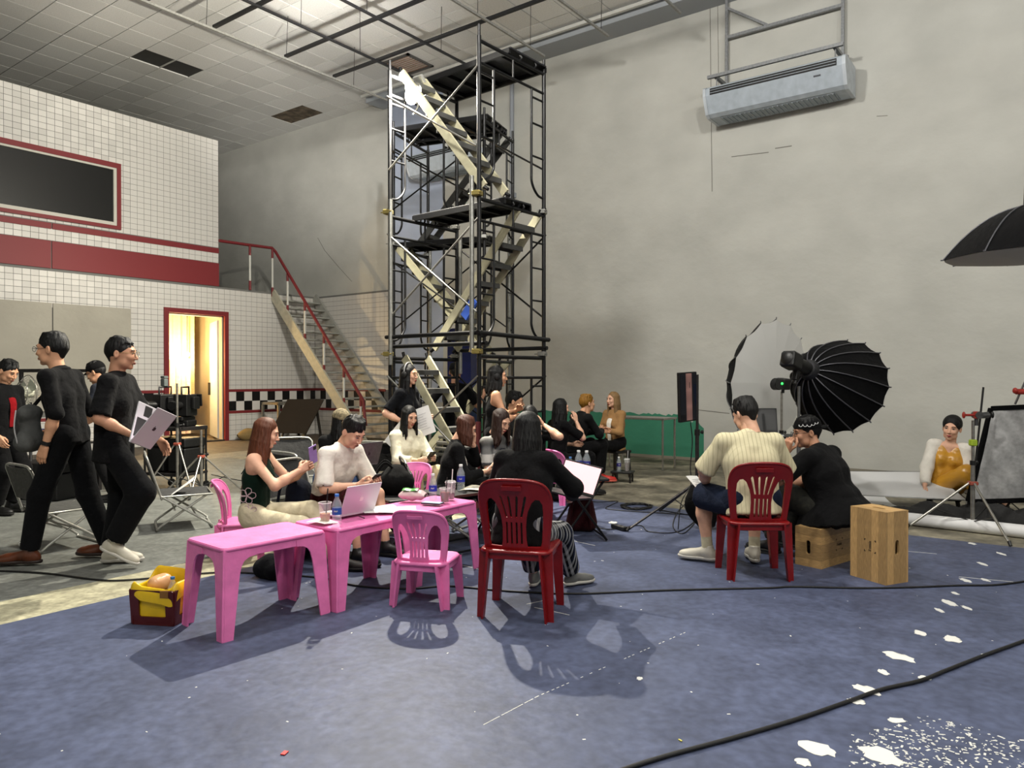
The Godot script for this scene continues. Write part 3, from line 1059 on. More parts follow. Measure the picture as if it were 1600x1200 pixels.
func build_set_wall() -> void:
	var grout := mat("grout", Color(0.44, 0.44, 0.43), 0.9)
	var red := mat("band_red", Color(0.45, 0.115, 0.135), 0.55)
	var z := SET_Z
	var dl := 8.36
	var dr := 9.68
	var dh := 2.86
	# the wall is built round its door opening
	var wall := slab("wall_set", Vector3(-3, 0, z - 0.2), Vector3(dl, 3.52, z), grout)
	slab("wall_set_part", Vector3(dr, 0, z - 0.2), Vector3(WALL_X, 3.52, z), grout, wall)
	slab("wall_set_part", Vector3(dl, dh, z - 0.2), Vector3(dr, 3.52, z), grout, wall)
	var upper := slab("wall_set_upper", Vector3(-3, 3.52, z - 0.2), Vector3(9.55, 6.85, z), grout)
	slab("wall_set_side", Vector3(9.35, 3.52, -23), Vector3(9.55, 6.85, z - 0.2), grout)
	slab("platform", Vector3(9.55, 3.42, -23), Vector3(WALL_X, 3.52, z - 0.2), mat("deck_grey", Color(0.45, 0.45, 0.43), 0.8))
	slab("set_roof", Vector3(-3, 6.6, -23), Vector3(9.35, 6.7, z - 0.2), mat("deck_grey", Color.GRAY))
	var org := Vector3(4.3, 0, z + 0.003)
	var near := func(c: Vector2) -> float: return c.x * 1.0 + absf(c.y - 3.0) * 0.12
	tiles(wall, "wall_tile", org, Vector3.RIGHT, WALL_X - 4.3, 3.5, [Rect2(0.0, 0.8, 3.26, 2.07), Rect2(dl - 4.3 - 0.1, -1, dr - dl + 0.2, dh + 1.1), Rect2(0, 0.62, 9, 0.55)], 300, near)
	tiles(upper, "wall_tile", org + Vector3(0, 4.06, 0), Vector3.RIGHT, 9.55 - 4.3, 2.79, [Rect2(0, 0.22, 6, 0.12), Rect2(0, 0.42, 3.08, 1.38)], 300, near)
	# red bands
	for q in [[-3.0, 6.06, 3.53, 4.05], [6.08, 9.55, 3.53, 4.05], [-3.0, 6.07, 4.28, 4.39], [6.09, 9.55, 4.28, 4.39]]:
		slab("red_band", Vector3(q[0], q[2], z), Vector3(q[1], q[3], z + 0.03), red, upper)
	slab("dado_rail", Vector3(4.3, 1.12, z), Vector3(dl - 0.1, 1.18, z + 0.02), red, wall)
	slab("dado_rail", Vector3(4.3, 0.62, z), Vector3(dl - 0.1, 0.68, z + 0.02), red, wall)
	slab("dado_rail", Vector3(dr + 0.1, 1.12, z), Vector3(WALL_X, 1.18, z + 0.02), red, wall)
	slab("dado_rail", Vector3(dr + 0.1, 0.62, z), Vector3(WALL_X, 0.68, z + 0.02), red, wall)
	checkers(wall, Vector3(dr + 0.1, 0.68, z + 0.004), Vector3.RIGHT, 12)
	checkers(wall, Vector3(dl - 0.11 - 0.212 * 5, 0.68, z + 0.004), Vector3.RIGHT, 5)
	# the same tiling runs on round the corner along the hall wall
	var w2 := slab("wall_right_tiled", Vector3(WALL_X - 0.03, 0, z), Vector3(WALL_X - 0.001, 3.52, -12.85), grout)
	tiles(w2, "wall_tile", Vector3(WALL_X - 0.031, 0, z), Vector3(0, 0, 1), 2.65, 3.5, [Rect2(0, 0.62, 3, 0.55)], 0, func(c: Vector2) -> float: return c.x)
	checkers(w2, Vector3(WALL_X - 0.034, 0.68, z), Vector3(0, 0, 1), 12)
	slab("dado_rail", Vector3(WALL_X - 0.05, 1.12, z), Vector3(WALL_X - 0.03, 1.18, -12.9), red, w2)
	slab("dado_rail", Vector3(WALL_X - 0.05, 0.62, z), Vector3(WALL_X - 0.03, 0.68, -12.9), red, w2)
	# dark window in the upper wall
	var win := node("window_1", self)
	struct(win)
	slab("pane", Vector3(4.2, 4.60, z + 0.004), Vector3(7.22, 5.68, z + 0.012), mat("window_black", Color(0.022, 0.024, 0.026), 0.35), win)
	for q in [[4.2, 7.36, 5.70, 5.80], [4.2, 7.36, 4.46, 4.53], [7.28, 7.36, 4.53, 5.70]]:
		slab("window_frame", Vector3(q[0], q[2], z), Vector3(q[1], q[3], z + 0.06), red, win)
	for q in [[4.2, 7.28, 5.66, 5.70], [4.2, 7.28, 4.53, 4.60], [7.22, 7.28, 4.60, 5.66]]:
		slab("window_lining", Vector3(q[0], q[2], z), Vector3(q[1], q[3], z + 0.04), mat("lining_white", Color(0.75, 0.74, 0.70), 0.6), win)
	# pale boards screwed over the tiles
	for q in [[3.0, 6.07], [6.09, 7.56]]:
		var bd := MB.new()
		bd.box(Vector3((q[0] + q[1]) / 2, 1.84, z + 0.02), Vector3(q[1] - q[0], 2.06, 0.03), Basis.IDENTITY, 0.004)
		tag(obj("wall_board", bd, plaster("board_grey", Color(0.66, 0.645, 0.60))), "large pale grey board on the tiled wall, %s" % ["the left one, running out of view", "the right one beside the tiles"][0 if q[0] < 4 else 1], "board", "grey boards on the tiled wall")
	# door frame, leaf and the lit room behind
	var door := node("door_1", self)
	struct(door)
	for q in [[dl - 0.1, dl, 0.0, dh + 0.1], [dr, dr + 0.1, 0.0, dh + 0.1], [dl, dr, dh, dh + 0.1]]:
		slab("door_frame", Vector3(q[0], q[2], z - 0.2), Vector3(q[1], q[3], z + 0.05), red, door)
	for q in [[dl, dl + 0.03, 0.0, dh], [dr - 0.03, dr, 0.0, dh], [dl, dr, dh - 0.03, dh]]:
		slab("door_stop", Vector3(q[0], q[2], z - 0.2), Vector3(q[1], q[3], z - 0.03), mat("stop_pale", Color(0.7, 0.66, 0.58), 0.7), door)
	slab("threshold", Vector3(dl, 0.0, z - 0.2), Vector3(dr, 0.03, z + 0.04), mat("threshold_dark", Color(0.12, 0.10, 0.09), 0.7), door)
	var a := Vector3(dr - 0.04, 0.03, z - 0.16)
	var b := Vector3(dr + 0.44, 0.03, z - 1.27)
	var leaf := MB.new()
	leaf.bar(a + Vector3(0, 1.38, 0), b + Vector3(0, 1.38, 0), 0.045, 2.72)
	var lf := obj("door_leaf", leaf, plaster("leaf_grey", Color(0.66, 0.67, 0.68)), door)
	leaf = MB.new()
	var hp := a.lerp(b, 0.9)
	leaf.bar(hp + Vector3(-0.06, 1.0, 0), hp + Vector3(-0.06, 1.3, 0), 0.04, 0.04)
	obj("door_handle", leaf, mat("handle_dark", Color(0.04, 0.04, 0.04), 0.4), lf)
	var rm := plaster("room_warm", Color(0.86, 0.80, 0.68))
	slab("wall_room_left", Vector3(7.55, 0, -18.6), Vector3(7.65, 3.2, z - 0.2), rm)
	slab("wall_room_right", Vector3(10.5, 0, -18.6), Vector3(10.6, 3.2, z - 0.2), rm)
	slab("wall_room_back", Vector3(7.55, 0, -18.7), Vector3(10.6, 3.2, -18.6), rm)
	slab("ceiling_room", Vector3(7.55, 3.2, -18.7), Vector3(10.6, 3.3, z - 0.2), rm)
	var cur := MB.new()
	cur.grid(func(u: float, v: float) -> Vector3: return Vector3(7.7 + u * 2.3, 0.15 + v * 2.9, -17.3 + sin(u * 70.0) * 0.035 + sin(u * 23.0) * 0.02), 130, 4, 0.004)
	tag(obj("curtain", cur, cloth("curtain_gold", Color(0.92, 0.84, 0.62))), "golden pleated curtain hanging in the lit room behind the door", "curtain")
	cur = MB.new()
	cur.grid(func(u: float, v: float) -> Vector3: return Vector3(8.72 + u * 0.86, 0.12 + v * 1.78, -16.75 + sin(u * 40.0) * 0.03), 60, 4, 0.004)
	tag(obj("plastic_curtain", cur, cloth("curtain_pink", Color(0.90, 0.78, 0.68))), "pinkish sheet hanging low inside the lit doorway", "curtain")
	cur = MB.new()
	cur.box(Vector3(8.55, 0.72, -16.8), Vector3(0.55, 0.06, 0.4), Basis.IDENTITY, 0.01)
	for q in [[-0.24, -0.16], [0.24, -0.16], [-0.24, 0.16], [0.24, 0.16]]:
		cur.box(Vector3(8.55 + q[0], 0.35, -16.8 + q[1]), Vector3(0.05, 0.7, 0.05))
	tag(obj("side_table", cur, mat("table_wood", Color(0.55, 0.40, 0.25), 0.6)), "small wooden table just inside the lit doorway", "table")
	for q in [[8.47, -16.2, 1.95], [9.42, -16.6, 2.0]]:
		var bulb := thing("vanity_bulb", "glowing warm bulb at the %s edge of the lit doorway" % ["left", "right"][0 if q[0] < 9 else 1], "lamp", Vector3(q[0], q[2], q[1]))
		var mb := MB.new()
		mb.ell(Vector3.ZERO, Vector3(0.06, 0.06, 0.06))
		obj("bulb", mb, glow("bulb_warm", Color(1.0, 0.83, 0.52), 22.0), bulb)
		mb = MB.new()
		mb.rod(Vector3(0, 0.05, 0), Vector3(0, 3.2 - q[2], 0), 0.008, 6)
		obj("cord", mb, mat("handle_dark", Color.BLACK), bulb)
		var l := OmniLight3D.new()
		l.name = "vanity_bulb_light"
		l.position = bulb.position
		l.light_color = Color(1.0, 0.86, 0.62)
		l.light_energy = 5.0
		l.light_size = 0.05
		l.omni_range = 12.0
		l.omni_attenuation = 2.0
		l.shadow_enabled = true
		add_child(l)

func build_stairs() -> void:
	var t := thing("staircase", "cream steel stair with red handrail climbing beside the tiled set wall", "stairs", Vector3(10.97, 0, SET_Z))
	var cream := plastic("stair_cream", Color(0.74, 0.725, 0.65), 0.6)
	var grey := plastic("stair_grey", Color(0.66, 0.66, 0.63), 0.6)
	var red := mat("band_red", Color.RED)
	var run := 3.25
	var rise := 3.52
	var w := WALL_X - 0.08 - 10.97
	var up := Vector3(0, run, rise).normalized()
	for s in [0.0, w]:
		var mb := MB.new()
		mb.bar(Vector3(s, 0.0, run + 0.05), Vector3(s, rise - 0.02, 0.03), 0.05, 0.24, up)
		obj("stringer", mb, cream if s == 0.0 else grey, t)
	for i in 17:
		var f := (i + 1) / 18.0
		var mb := MB.new()
		mb.box(Vector3(w / 2, rise * f, run * (1.0 - f) + 0.03), Vector3(w - 0.05, 0.035, 0.22), Basis.IDENTITY, 0.006)
		obj("tread", mb, grey, t)
	# handrail and posts painted in red and white
	var mb := MB.new()
	var rail := [Vector3(-1.42, rise + 1.05, 0.03), Vector3(-0.75, rise + 1.06, 0.03), Vector3(0.0, rise + 1.08, 0.03), Vector3(0.03, rise + 0.98, 0.12), Vector3(0.03, 0.95, run - 0.02), Vector3(0.03, 0.4, run + 0.06)]
	mb.tube(rail, 0.035, 8)
	obj("handrail", mb, red, t)
	for q in [[-0.62, rise, 0.03, 1.04], [0.0, rise - 0.1, 0.03, 1.15]]:
		post(t, Vector3(q[0], q[1], q[2]), q[3], red)
	for f in [0.83, 0.63, 0.42, 0.21, 0.04]:
		var y: float = rise * f + 0.04
		var zz: float = run * (1.0 - f) + 0.03
		var top: float = lerpf(0.95, rise + 0.98, (run - 0.02 - zz) / (run - 0.14))
		post(t, Vector3(0.03, y, zz), top - y, red)

func post(t: Node, p: Vector3, h: float, red: Material) -> void:
	var mb := MB.new()
	mb.rod(p, p + Vector3(0, h, 0), 0.027, 8)
	var o := obj("railing_post", mb, mat("post_white", Color(0.80, 0.80, 0.77), 0.5), t)
	for s in [0.0, h - 0.22]:
		mb = MB.new()
		mb.rod(p + Vector3(0, s, 0), p + Vector3(0, s + 0.22, 0), 0.030, 8)
		obj("red_end", mb, red, o)

# ---------------------------------------------------------------- scaffold towers
func build_towers() -> void:
	var ang := 39.3
	var a := at(-1.45, 8.82)
	var t1 := tower("front black scaffold tower with the bright work lamp and cream stairs", a, face(ang), 1.42, 1.15, 0)
	var t2 := tower("rear black scaffold tower with stairs standing between front tower and wall", at(-1.74, 10.9), face(22.0), 1.46, 1.06, 1)
	# the lamp
	var b := face(217.0)
	var lp := thing("work_lamp", "blazing white work lamp clamped near the top of the front scaffold", "lamp", at(WORK_LAMP.x, WORK_LAMP.z, WORK_LAMP.y), b)
	var mb := MB.new()
	mb.ell(Vector3.ZERO, Vector3(0.055, 0.055, 0.045))
	obj("bulb", mb, glow("lamp_glow", Color(1.0, 0.98, 0.93), 40.0), lp)
	mb = MB.new()
	mb.lathe([Vector2(0.0, 0.20), Vector2(0.045, 0.195), Vector2(0.05, 0.10), Vector2(0.135, 0.058), Vector2(0.135, 0.058), Vector2(0.13, 0.054), Vector2(0.045, 0.085), Vector2(0.0, 0.09)], 16, Transform3D(Basis(Vector3.RIGHT, PI / 2), Vector3.ZERO))
	obj("housing", mb, mat("lamp_housing", Color(0.5, 0.5, 0.48), 0.5), lp)
	mb = MB.new()
	mb.box(Vector3(-0.06, 0.16, 0.10), Vector3(0.14, 0.10, 0.05), Basis(Vector3.RIGHT, -0.7), 0.01)
	obj("second_head", mb, mat("lamp_housing", Color.GRAY), lp)
	mb = MB.new()
	mb.tube([Vector3(0, -0.02, 0.14), Vector3(0.02, -0.12, 0.16), Vector3(0.06, -0.22, 0.12)], 0.012, 6)
	obj("bracket", mb, metal("galv", Color(0.62, 0.62, 0.60), 0.42), lp)

const LV := 1.68
func tower(label: String, where: Vector3, b: Basis, w: float, dp: float, kind: int) -> Node3D:
	var t := thing("scaffold_tower", label, "scaffold", where, b)
	var black := metal("scaffold_black", Color(0.055, 0.057, 0.066), 0.42, 0.35)
	var galv := metal("galv", Color(0.62, 0.62, 0.60), 0.42)
	var grey := plastic("tread_grey", Color(0.27, 0.27, 0.26), 0.7)
	var cream := plastic("stringer_cream", Color(0.70, 0.68, 0.57), 0.6)
	for lv in 3:
		var y0 := 0.05 + lv * LV
		for x in [0.0, w]:
			var f := node("frame", t)
			for z in [0.0, -dp]:
				var mb := MB.new()
				mb.rod(Vector3(x, y0, z), Vector3(x, y0 + LV, z), 0.024, 10)
				mb.rod(Vector3(x, y0 - 0.02, z), Vector3(x, y0 + 0.05, z), 0.030, 10)
				if lv == 2:
					mb.rod(Vector3(x, y0 + LV, z), Vector3(x, y0 + LV + 0.12, z), 0.017, 8)
				obj("post", mb, black, f)
				var s := -0.24 if z == 0.0 else 0.24
				mb = MB.new()
				mb.tube(smooth([Vector3(x, y0 + LV - 0.28, z + s), Vector3(x, y0 + 0.5, z + s), Vector3(x, y0 + 0.30, z + s * 0.95), Vector3(x, y0 + 0.18, z + s * 0.5), Vector3(x, y0 + 0.16, z)], 4), 0.015, 8)
				obj("inner_post", mb, black, f)
				for yy in [0.62, 1.0, 1.3]:
					mb = MB.new()
					mb.rod(Vector3(x, y0 + yy, z), Vector3(x, y0 + yy, z + s), 0.012, 6)
					obj("rung", mb, black, f)
			for yy in [LV - 0.05, LV - 0.28]:
				var mb := MB.new()
				mb.rod(Vector3(x, y0 + yy, 0), Vector3(x, y0 + yy, -dp), 0.022 if yy > LV - 0.1 else 0.016, 8)
				obj("cross_bar", mb, black, f)
			var mb := MB.new()
			mb.rod(Vector3(x, y0 + LV - 0.28, -dp * 0.5), Vector3(x, y0 + LV - 0.05, -dp * 0.5), 0.012, 6)
			obj("strut", mb, black, f)
		# crossed braces on the two long faces
		for z in [0.03, -dp - 0.03]:
			for s in 2:
				if lv == 2 and z < 0.0 and s == 1:
					continue
				var ya := y0 + (1.42 if lv < 2 else 1.36)
				var yb := y0 + (0.42 if lv < 2 else 0.5)
				var mb := MB.new()
				var zz: float = z + (0.012 if s == 0 else -0.012)
				mb.rod(Vector3(0, ya if s == 0 else yb, zz), Vector3(w, yb if s == 0 else ya, zz), 0.0115, 6)
				obj("brace", mb, galv if z > 0.0 and kind == 0 else black, t)
		for q in [[0.0, 0.0], [w, 0.0], [0.0, -dp], [w, -dp]]:
			if lv > 0:
				var mb := MB.new()
				mb.box(Vector3(q[0], y0, q[1] + 0.03), Vector3(0.10, 0.055, 0.10), Basis(Vector3.UP, 0.3), 0.01)
				mb.rod(Vector3(q[0] - 0.09, y0, q[1] + 0.06), Vector3(q[0] + 0.09, y0, q[1] + 0.06), 0.008, 6)
				obj("coupler", mb, metal("coupler_brass", Color(0.66, 0.60, 0.36), 0.5) if kind == 0 and q[1] == 0.0 else galv, t)
	# base plates
	for q in [[0.0, 0.0], [w, 0.0], [0.0, -dp], [w, -dp]]:
		var mb := MB.new()
		mb.box(Vector3(q[0], 0.008, q[1]), Vector3(0.15, 0.016, 0.15))
		mb.rod(Vector3(q[0], 0.0, q[1]), Vector3(q[0], 0.1, q[1]), 0.016, 8)
		obj("base_plate", mb, galv, t)
	# extra pipes clamped beside the posts
	for q in ([[0.055, 0.04, 1.6, 3.55], [w - 0.06, 0.05, 1.72, 3.6], [0.06, -dp, 1.5, 3.3]] if kind == 0 else [[0.06, -dp + 0.05, 0.1, 3.6], [w - 0.06, -dp, 1.2, 3.8]]):
		var mb := MB.new()
		mb.rod(Vector3(q[0], q[2], q[1]), Vector3(q[0], q[3], q[1]), 0.0255, 10)
		obj("clamped_pipe", mb, galv, t)
	if kind == 0:
		for q in [[1.93, 0.02], [1.82, -0.06], [1.80, -dp]]:
			var mb := MB.new()
			mb.rod(Vector3(-0.05, q[0], q[1]), Vector3(w + 0.05, q[0], q[1]), 0.024, 8)
			obj("ledger_pipe", mb, black, t)
		var mb := MB.new()
		mb.rod(Vector3(w + 0.03, 1.93, 0.06), Vector3(w + 0.03, 1.90, -dp - 0.06), 0.026, 8)
		obj("ledger_pipe", mb, black, t)
		mb = MB.new()
		mb.rod(Vector3(w + 0.005, 0.05, 0.02), Vector3(w + 0.005, 0.98, 0.02), 0.029, 10)
		obj("red_sleeve", mb, mat("sleeve_red", Color(0.36, 0.12, 0.13), 0.6), t)
	# decks
	var decks := [[2, -0.48, -dp], [1, -0.40, -0.86]] if kind == 0 else [[2, -0.02, -0.56], [1, -0.1, -0.55], [2, -0.58, -0.75]]
	for q in decks:
		var y: float = 0.05 + (q[0] + 1) * LV + 0.01
		var d := node("deck", t)
		var zc: float = (q[1] + q[2]) / 2
		var wd: float = absf(q[1] - q[2])
		var mb := MB.new()
		mb.box(Vector3(w / 2, y + 0.02, zc), Vector3(w + 0.08, 0.022, wd), Basis.IDENTITY, 0.004)
		obj("board", mb, plastic("deck_dark", Color(0.06, 0.065, 0.085), 0.6), d)
		mb = MB.new()
		for s in [q[1], q[2]]:
			mb.box(Vector3(w / 2, y - 0.015, s), Vector3(w + 0.06, 0.06, 0.03))
		for k in 5:
			mb.box(Vector3(w * (k + 0.5) / 5, y - 0.012, zc), Vector3(0.04, 0.045, wd))
		obj("deck_rib", mb, black, d)
		for s in [0.0, w]:
			for e in [0.3, 0.7]:
				mb = MB.new()
				mb.tube(smooth([Vector3(s, y - 0.06, lerpf(q[1], q[2], e)), Vector3(s + 0.04, y - 0.03, lerpf(q[1], q[2], e)), Vector3(s, y + 0.03, lerpf(q[1], q[2], e))], 3), 0.012, 6)
				obj("hook", mb, black, d)
	# stair flights: [level below, from x (top), to x (bottom), z front, z back]
	var flights := [[2, 0.14, w + 0.02, -0.06, -0.42, cream], [1, w - 0.02, 0.05, -0.68, -1.08, cream], [0, 0.16, w + 0.05, -0.08, -0.46, cream]]
	if kind == 1:
		flights = [[2, w - 0.05, 0.02, -0.68, -1.0, grey], [1, 0.02, w - 0.08, -0.08, -0.44, cream], [0, w - 0.06, -0.05, -0.66, -1.0, cream]]
	for q in flights:
		var y0: float = 0.05 + q[0] * LV + 0.02
		if q[0] == 0:
			y0 = 0.0
		var y1: float = 0.05 + (q[0] + 1) * LV - 0.04
		var f := node("stair_flight", t)
		var pa := Vector3(q[1], y1, 0)
		var pb := Vector3(q[2], y0 + 0.06, 0)
		var up := (pa - pb).cross(Vector3.BACK).normalized()
		if up.y < 0:
			up = -up
		var sm: Material = q[5]
		for z in [q[3], q[4]]:
			var mb := MB.new()
			mb.bar(pb + Vector3(0, 0, z), pa + Vector3(0, 0, z), 0.03, 0.105, up, 0.006)
			obj("stringer", mb, sm, f)
		var nt := 7
		for k in nt:
			var p := pa.lerp(pb, (k + 0.75) / (nt + 0.5))
			var mb := MB.new()
			mb.box(p + Vector3(0, 0.0, (q[3] + q[4]) / 2), Vector3(0.17, 0.03, absf(q[3] - q[4]) - 0.03), Basis.IDENTITY, 0.006)
			for s in [-0.08, 0.08]:
				mb.box(p + Vector3(s, -0.02, (q[3] + q[4]) / 2), Vector3(0.012, 0.05, absf(q[3] - q[4]) - 0.03))
			obj("tread", mb, grey, f)
		for z in [q[3], q[4]]:
			for e in [[pa, 1.0], [pb, -1.0]]:
				var mb := MB.new()
				mb.tube([e[0] + Vector3(0, 0, z), e[0] + up * 0.02 + (pa - pb).normalized() * 0.06 * e[1] + Vector3(0, 0, z)], 0.02, 6)
				obj("stair_hook", mb, black, f)
	if kind == 0:
		var mb := MB.new()
		mb.bar(Vector3(w * 0.40, 2.18, -0.68), Vector3(w * 0.52, 2.38, -0.68), 0.034, 0.112, Vector3(-0.7, 0.7, 0))
		obj("blue_tape", mb, mat("tape_blue", Color(0.22, 0.36, 0.72), 0.6), t)
	return t

# ---------------------------------------------------------------- moulded plastic furniture
func taper(mb: MB, p: Vector3, q: Vector3, s0: Vector2, s1: Vector2) -> void:
	var a := []
	for e in [[p, s0], [q, s1]]:
		for k in [[-1, -1], [1, -1], [1, 1], [-1, 1]]:
			a.append(e[0] + Vector3(k[0] * e[1].x / 2, 0, k[1] * e[1].y / 2))
	for k in 4:
		var k2 := (k + 1) % 4
		var ps := [a[k], a[k2], a[4 + k2], a[4 + k]]
		var n: Vector3 = (ps[2] - ps[0]).cross(ps[1] - ps[3]).normalized()
		if n.dot((ps[0] + ps[1] + ps[2] + ps[3]) / 4.0 - (p + q) / 2) < 0:
			n = -n
		mb.poly(ps, n)
	mb.poly([a[4], a[5], a[6], a[7]], Vector3.DOWN)

func make_chair(called: String, label: String, group: String, m: Material, w: float, dp: float, sh: float, th: float) -> Node3D:
	var t := thing(called, label, "chair", Vector3.ZERO, Basis.IDENTITY, group)
	var key := "chair_%f" % w
	if not cache.has(key):
		var mb := MB.new()
		var flat := func(p: Vector2) -> Vector3: return Vector3(p.x, sh - 0.012 - 0.010 * cos(clampf(p.x / w * 2.4, -1.5, 1.5)), p.y)
		mb.plate(round_rect(w * 0.94, dp, 0.06), [], 0.07, 0.016, flat)
		var rim := []
		for p in round_rect(w * 0.94, dp, 0.06):
			rim.append(Vector3(p.x, sh - 0.022, p.y))
		mb.tube(rim, 0.014, 8, true)
		for s in [-1.0, 1.0]:
			mb.box(Vector3(s * w * 0.45, sh - 0.045, 0), Vector3(0.014, 0.05, dp * 0.8), Basis.IDENTITY, 0.004)
			mb.box(Vector3(0, sh - 0.045, s * dp * 0.47), Vector3(w * 0.74, 0.05, 0.014), Basis.IDENTITY, 0.004)
		var bk := MB.new()
		var hh := th - sh
		var out := PackedVector2Array()
		var hw := w * 0.5
		for q in [[-0.86, -0.04], [-0.94, 0.3], [-1.0, 0.6], [-0.99, 0.74], [-0.93, 0.85], [-0.80, 0.93], [-0.58, 0.975], [-0.3, 0.995], [0.0, 1.0], [0.3, 0.995], [0.58, 0.975], [0.80, 0.93], [0.93, 0.85], [0.99, 0.74], [1.0, 0.6], [0.94, 0.3], [0.86, -0.04]]:
			out.push_back(Vector2(q[0] * hw, q[1] * hh))
		var holes := []
		for s in [-1.0, 1.0]:
			var hl := PackedVector2Array()
			for q in [[0.44, 0.60], [0.50, 0.67], [0.60, 0.72], [0.70, 0.71], [0.77, 0.64], [0.78, 0.5], [0.73, 0.08], [0.70, 0.02], [0.36, 0.02], [0.33, 0.10], [0.32, 0.30], [0.35, 0.45], [0.39, 0.54]]:
				hl.push_back(Vector2(q[0] * hw * s, q[1] * hh))
			holes.append(hl)
		for k in 4:
			var x0: float = [-0.20, -0.07, 0.07, 0.20][k]
			var x1: float = [-0.34, -0.115, 0.115, 0.34][k]
			var up := PackedVector2Array()
			for q in [[x0 - 0.028, 0.45], [x0 + 0.028, 0.45], [x1 + 0.035, 0.75], [x1, 0.775], [x1 - 0.035, 0.75]]:
				up.push_back(Vector2(q[0] * hw, q[1] * hh))
			holes.append(up)
			var lo := PackedVector2Array()
			for q in [[x0 - 0.025, 0.06], [x0 + 0.025, 0.06], [x0 + 0.025, 0.38], [x0 - 0.025, 0.38]]:
				lo.push_back(Vector2(q[0] * hw, q[1] * hh))
			holes.append(lo)
		var bend := func(p: Vector2) -> Vector3: return Vector3(p.x, sh + p.y, dp * 0.44 + p.y * 0.24 - pow(p.x / hw, 2.0) * 0.055 - 0.02 * sin(clampf(p.y / hh, 0, 1) * PI))
		bk.plate(out, holes, 0.045, 0.013, bend)
		var arch := []
		for p in out:
			arch.append(bend.call(p))
		bk.tube(smooth(arch, 2), 0.0105, 6)
		var front := MB.new()
		taper(front, Vector3(0, sh - 0.02, 0.018), Vector3(-0.025, 0, 0.0), Vector2(0.075, 0.014), Vector2(0.045, 0.012))
		taper(front, Vector3(0.03, sh - 0.02, -0.015), Vector3(-0.006, 0, -0.02), Vector2(0.014, 0.07), Vector2(0.012, 0.045))
		var handle := MB.new()
		handle.box(Vector3(0, sh + hh * 0.88, dp * 0.44 + hh * 0.88 * 0.24 + 0.012), Vector3(w * 0.28, hh * 0.075, 0.008), Basis(Vector3.RIGHT, 0.24), 0.003)
		cache[key] = [mb.mesh(null), bk.mesh(null), front.mesh(null), handle.mesh(null)]
	var ms: Array = cache[key]
	inst("seat", ms[0], t, Transform3D.IDENTITY, m)
	inst("backrest", ms[1], t, Transform3D.IDENTITY, m)
	inst("label_plate", ms[3], t, Transform3D.IDENTITY, m)
	for sx in [-1.0, 1.0]:
		for sz in [-1.0, 1.0]:
			inst("leg", ms[2], t, Transform3D(Basis.from_scale(Vector3(-sx, 1, -sz)), Vector3(sx * w * 0.43, 0, sz * dp * 0.43)), m)
	return t

func make_table(label: String, m: Material, ln: float, wd: float, h: float, where: Vector3, b: Basis) -> Node3D:
	var t := thing("plastic_table", label, "table", where, b, "pink plastic tables")
	if not cache.has("table"):
		var top := MB.new()
		top.plate(round_rect(ln, wd, 0.035), [], 0.2, 0.012, func(p: Vector2) -> Vector3: return Vector3(p.x, h - 0.007, p.y))
		var rim := []
		for p in round_rect(ln - 0.012, wd - 0.012, 0.03):
			rim.append(Vector3(p.x, h - 0.013, p.y))
		top.tube(rim, 0.0125, 8, true)
		var apron := MB.new()
		for s in [-1.0, 1.0]:
			apron.box(Vector3(0, h - 0.038, s * (wd / 2 - 0.009)), Vector3(ln - 0.05, 0.058, 0.010), Basis.IDENTITY, 0.003)
			apron.box(Vector3(s * (ln / 2 - 0.009), h - 0.038, 0), Vector3(0.010, 0.058, wd - 0.05), Basis.IDENTITY, 0.003)
		var leg := MB.new()
		var out := PackedVector2Array([Vector2(0, h - 0.012), Vector2(0.20, h - 0.03), Vector2(0.20, h - 0.066), Vector2(0.155, h - 0.072), Vector2(0.125, h - 0.088), Vector2(0.108, h - 0.115), Vector2(0.098, h - 0.16), Vector2(0.066, 0.0), Vector2(0, 0)])
		var sp := 0.045
		leg.plate(out, [], 0.09, 0.010, func(p: Vector2) -> Vector3: return Vector3(-p.x + (h - p.y) * sp, p.y, (h - p.y) * sp - 0.004))
		leg.plate(out, [], 0.09, 0.010, func(p: Vector2) -> Vector3: return Vector3((h - p.y) * sp - 0.004, p.y, -p.x * 0.92 + (h - p.y) * sp))
		leg.tube([Vector3(-0.004, h - 0.02, -0.004), Vector3(h * sp - 0.004, 0.004, h * sp - 0.004)], 0.0085, 8)
		cache["table"] = [top.mesh(null), apron.mesh(null), leg.mesh(null)]
	var ms: Array = cache["table"]
	inst("table_top", ms[0], t, Transform3D.IDENTITY, m)
	inst("apron", ms[1], t, Transform3D.IDENTITY, m)
	for sx in [-1.0, 1.0]:
		for sz in [-1.0, 1.0]:
			inst("leg", ms[2], t, Transform3D(Basis.from_scale(Vector3(sx, 1, sz)), Vector3(sx * (ln / 2 - 0.003), 0, sz * (wd / 2 - 0.003))), m)
	return t

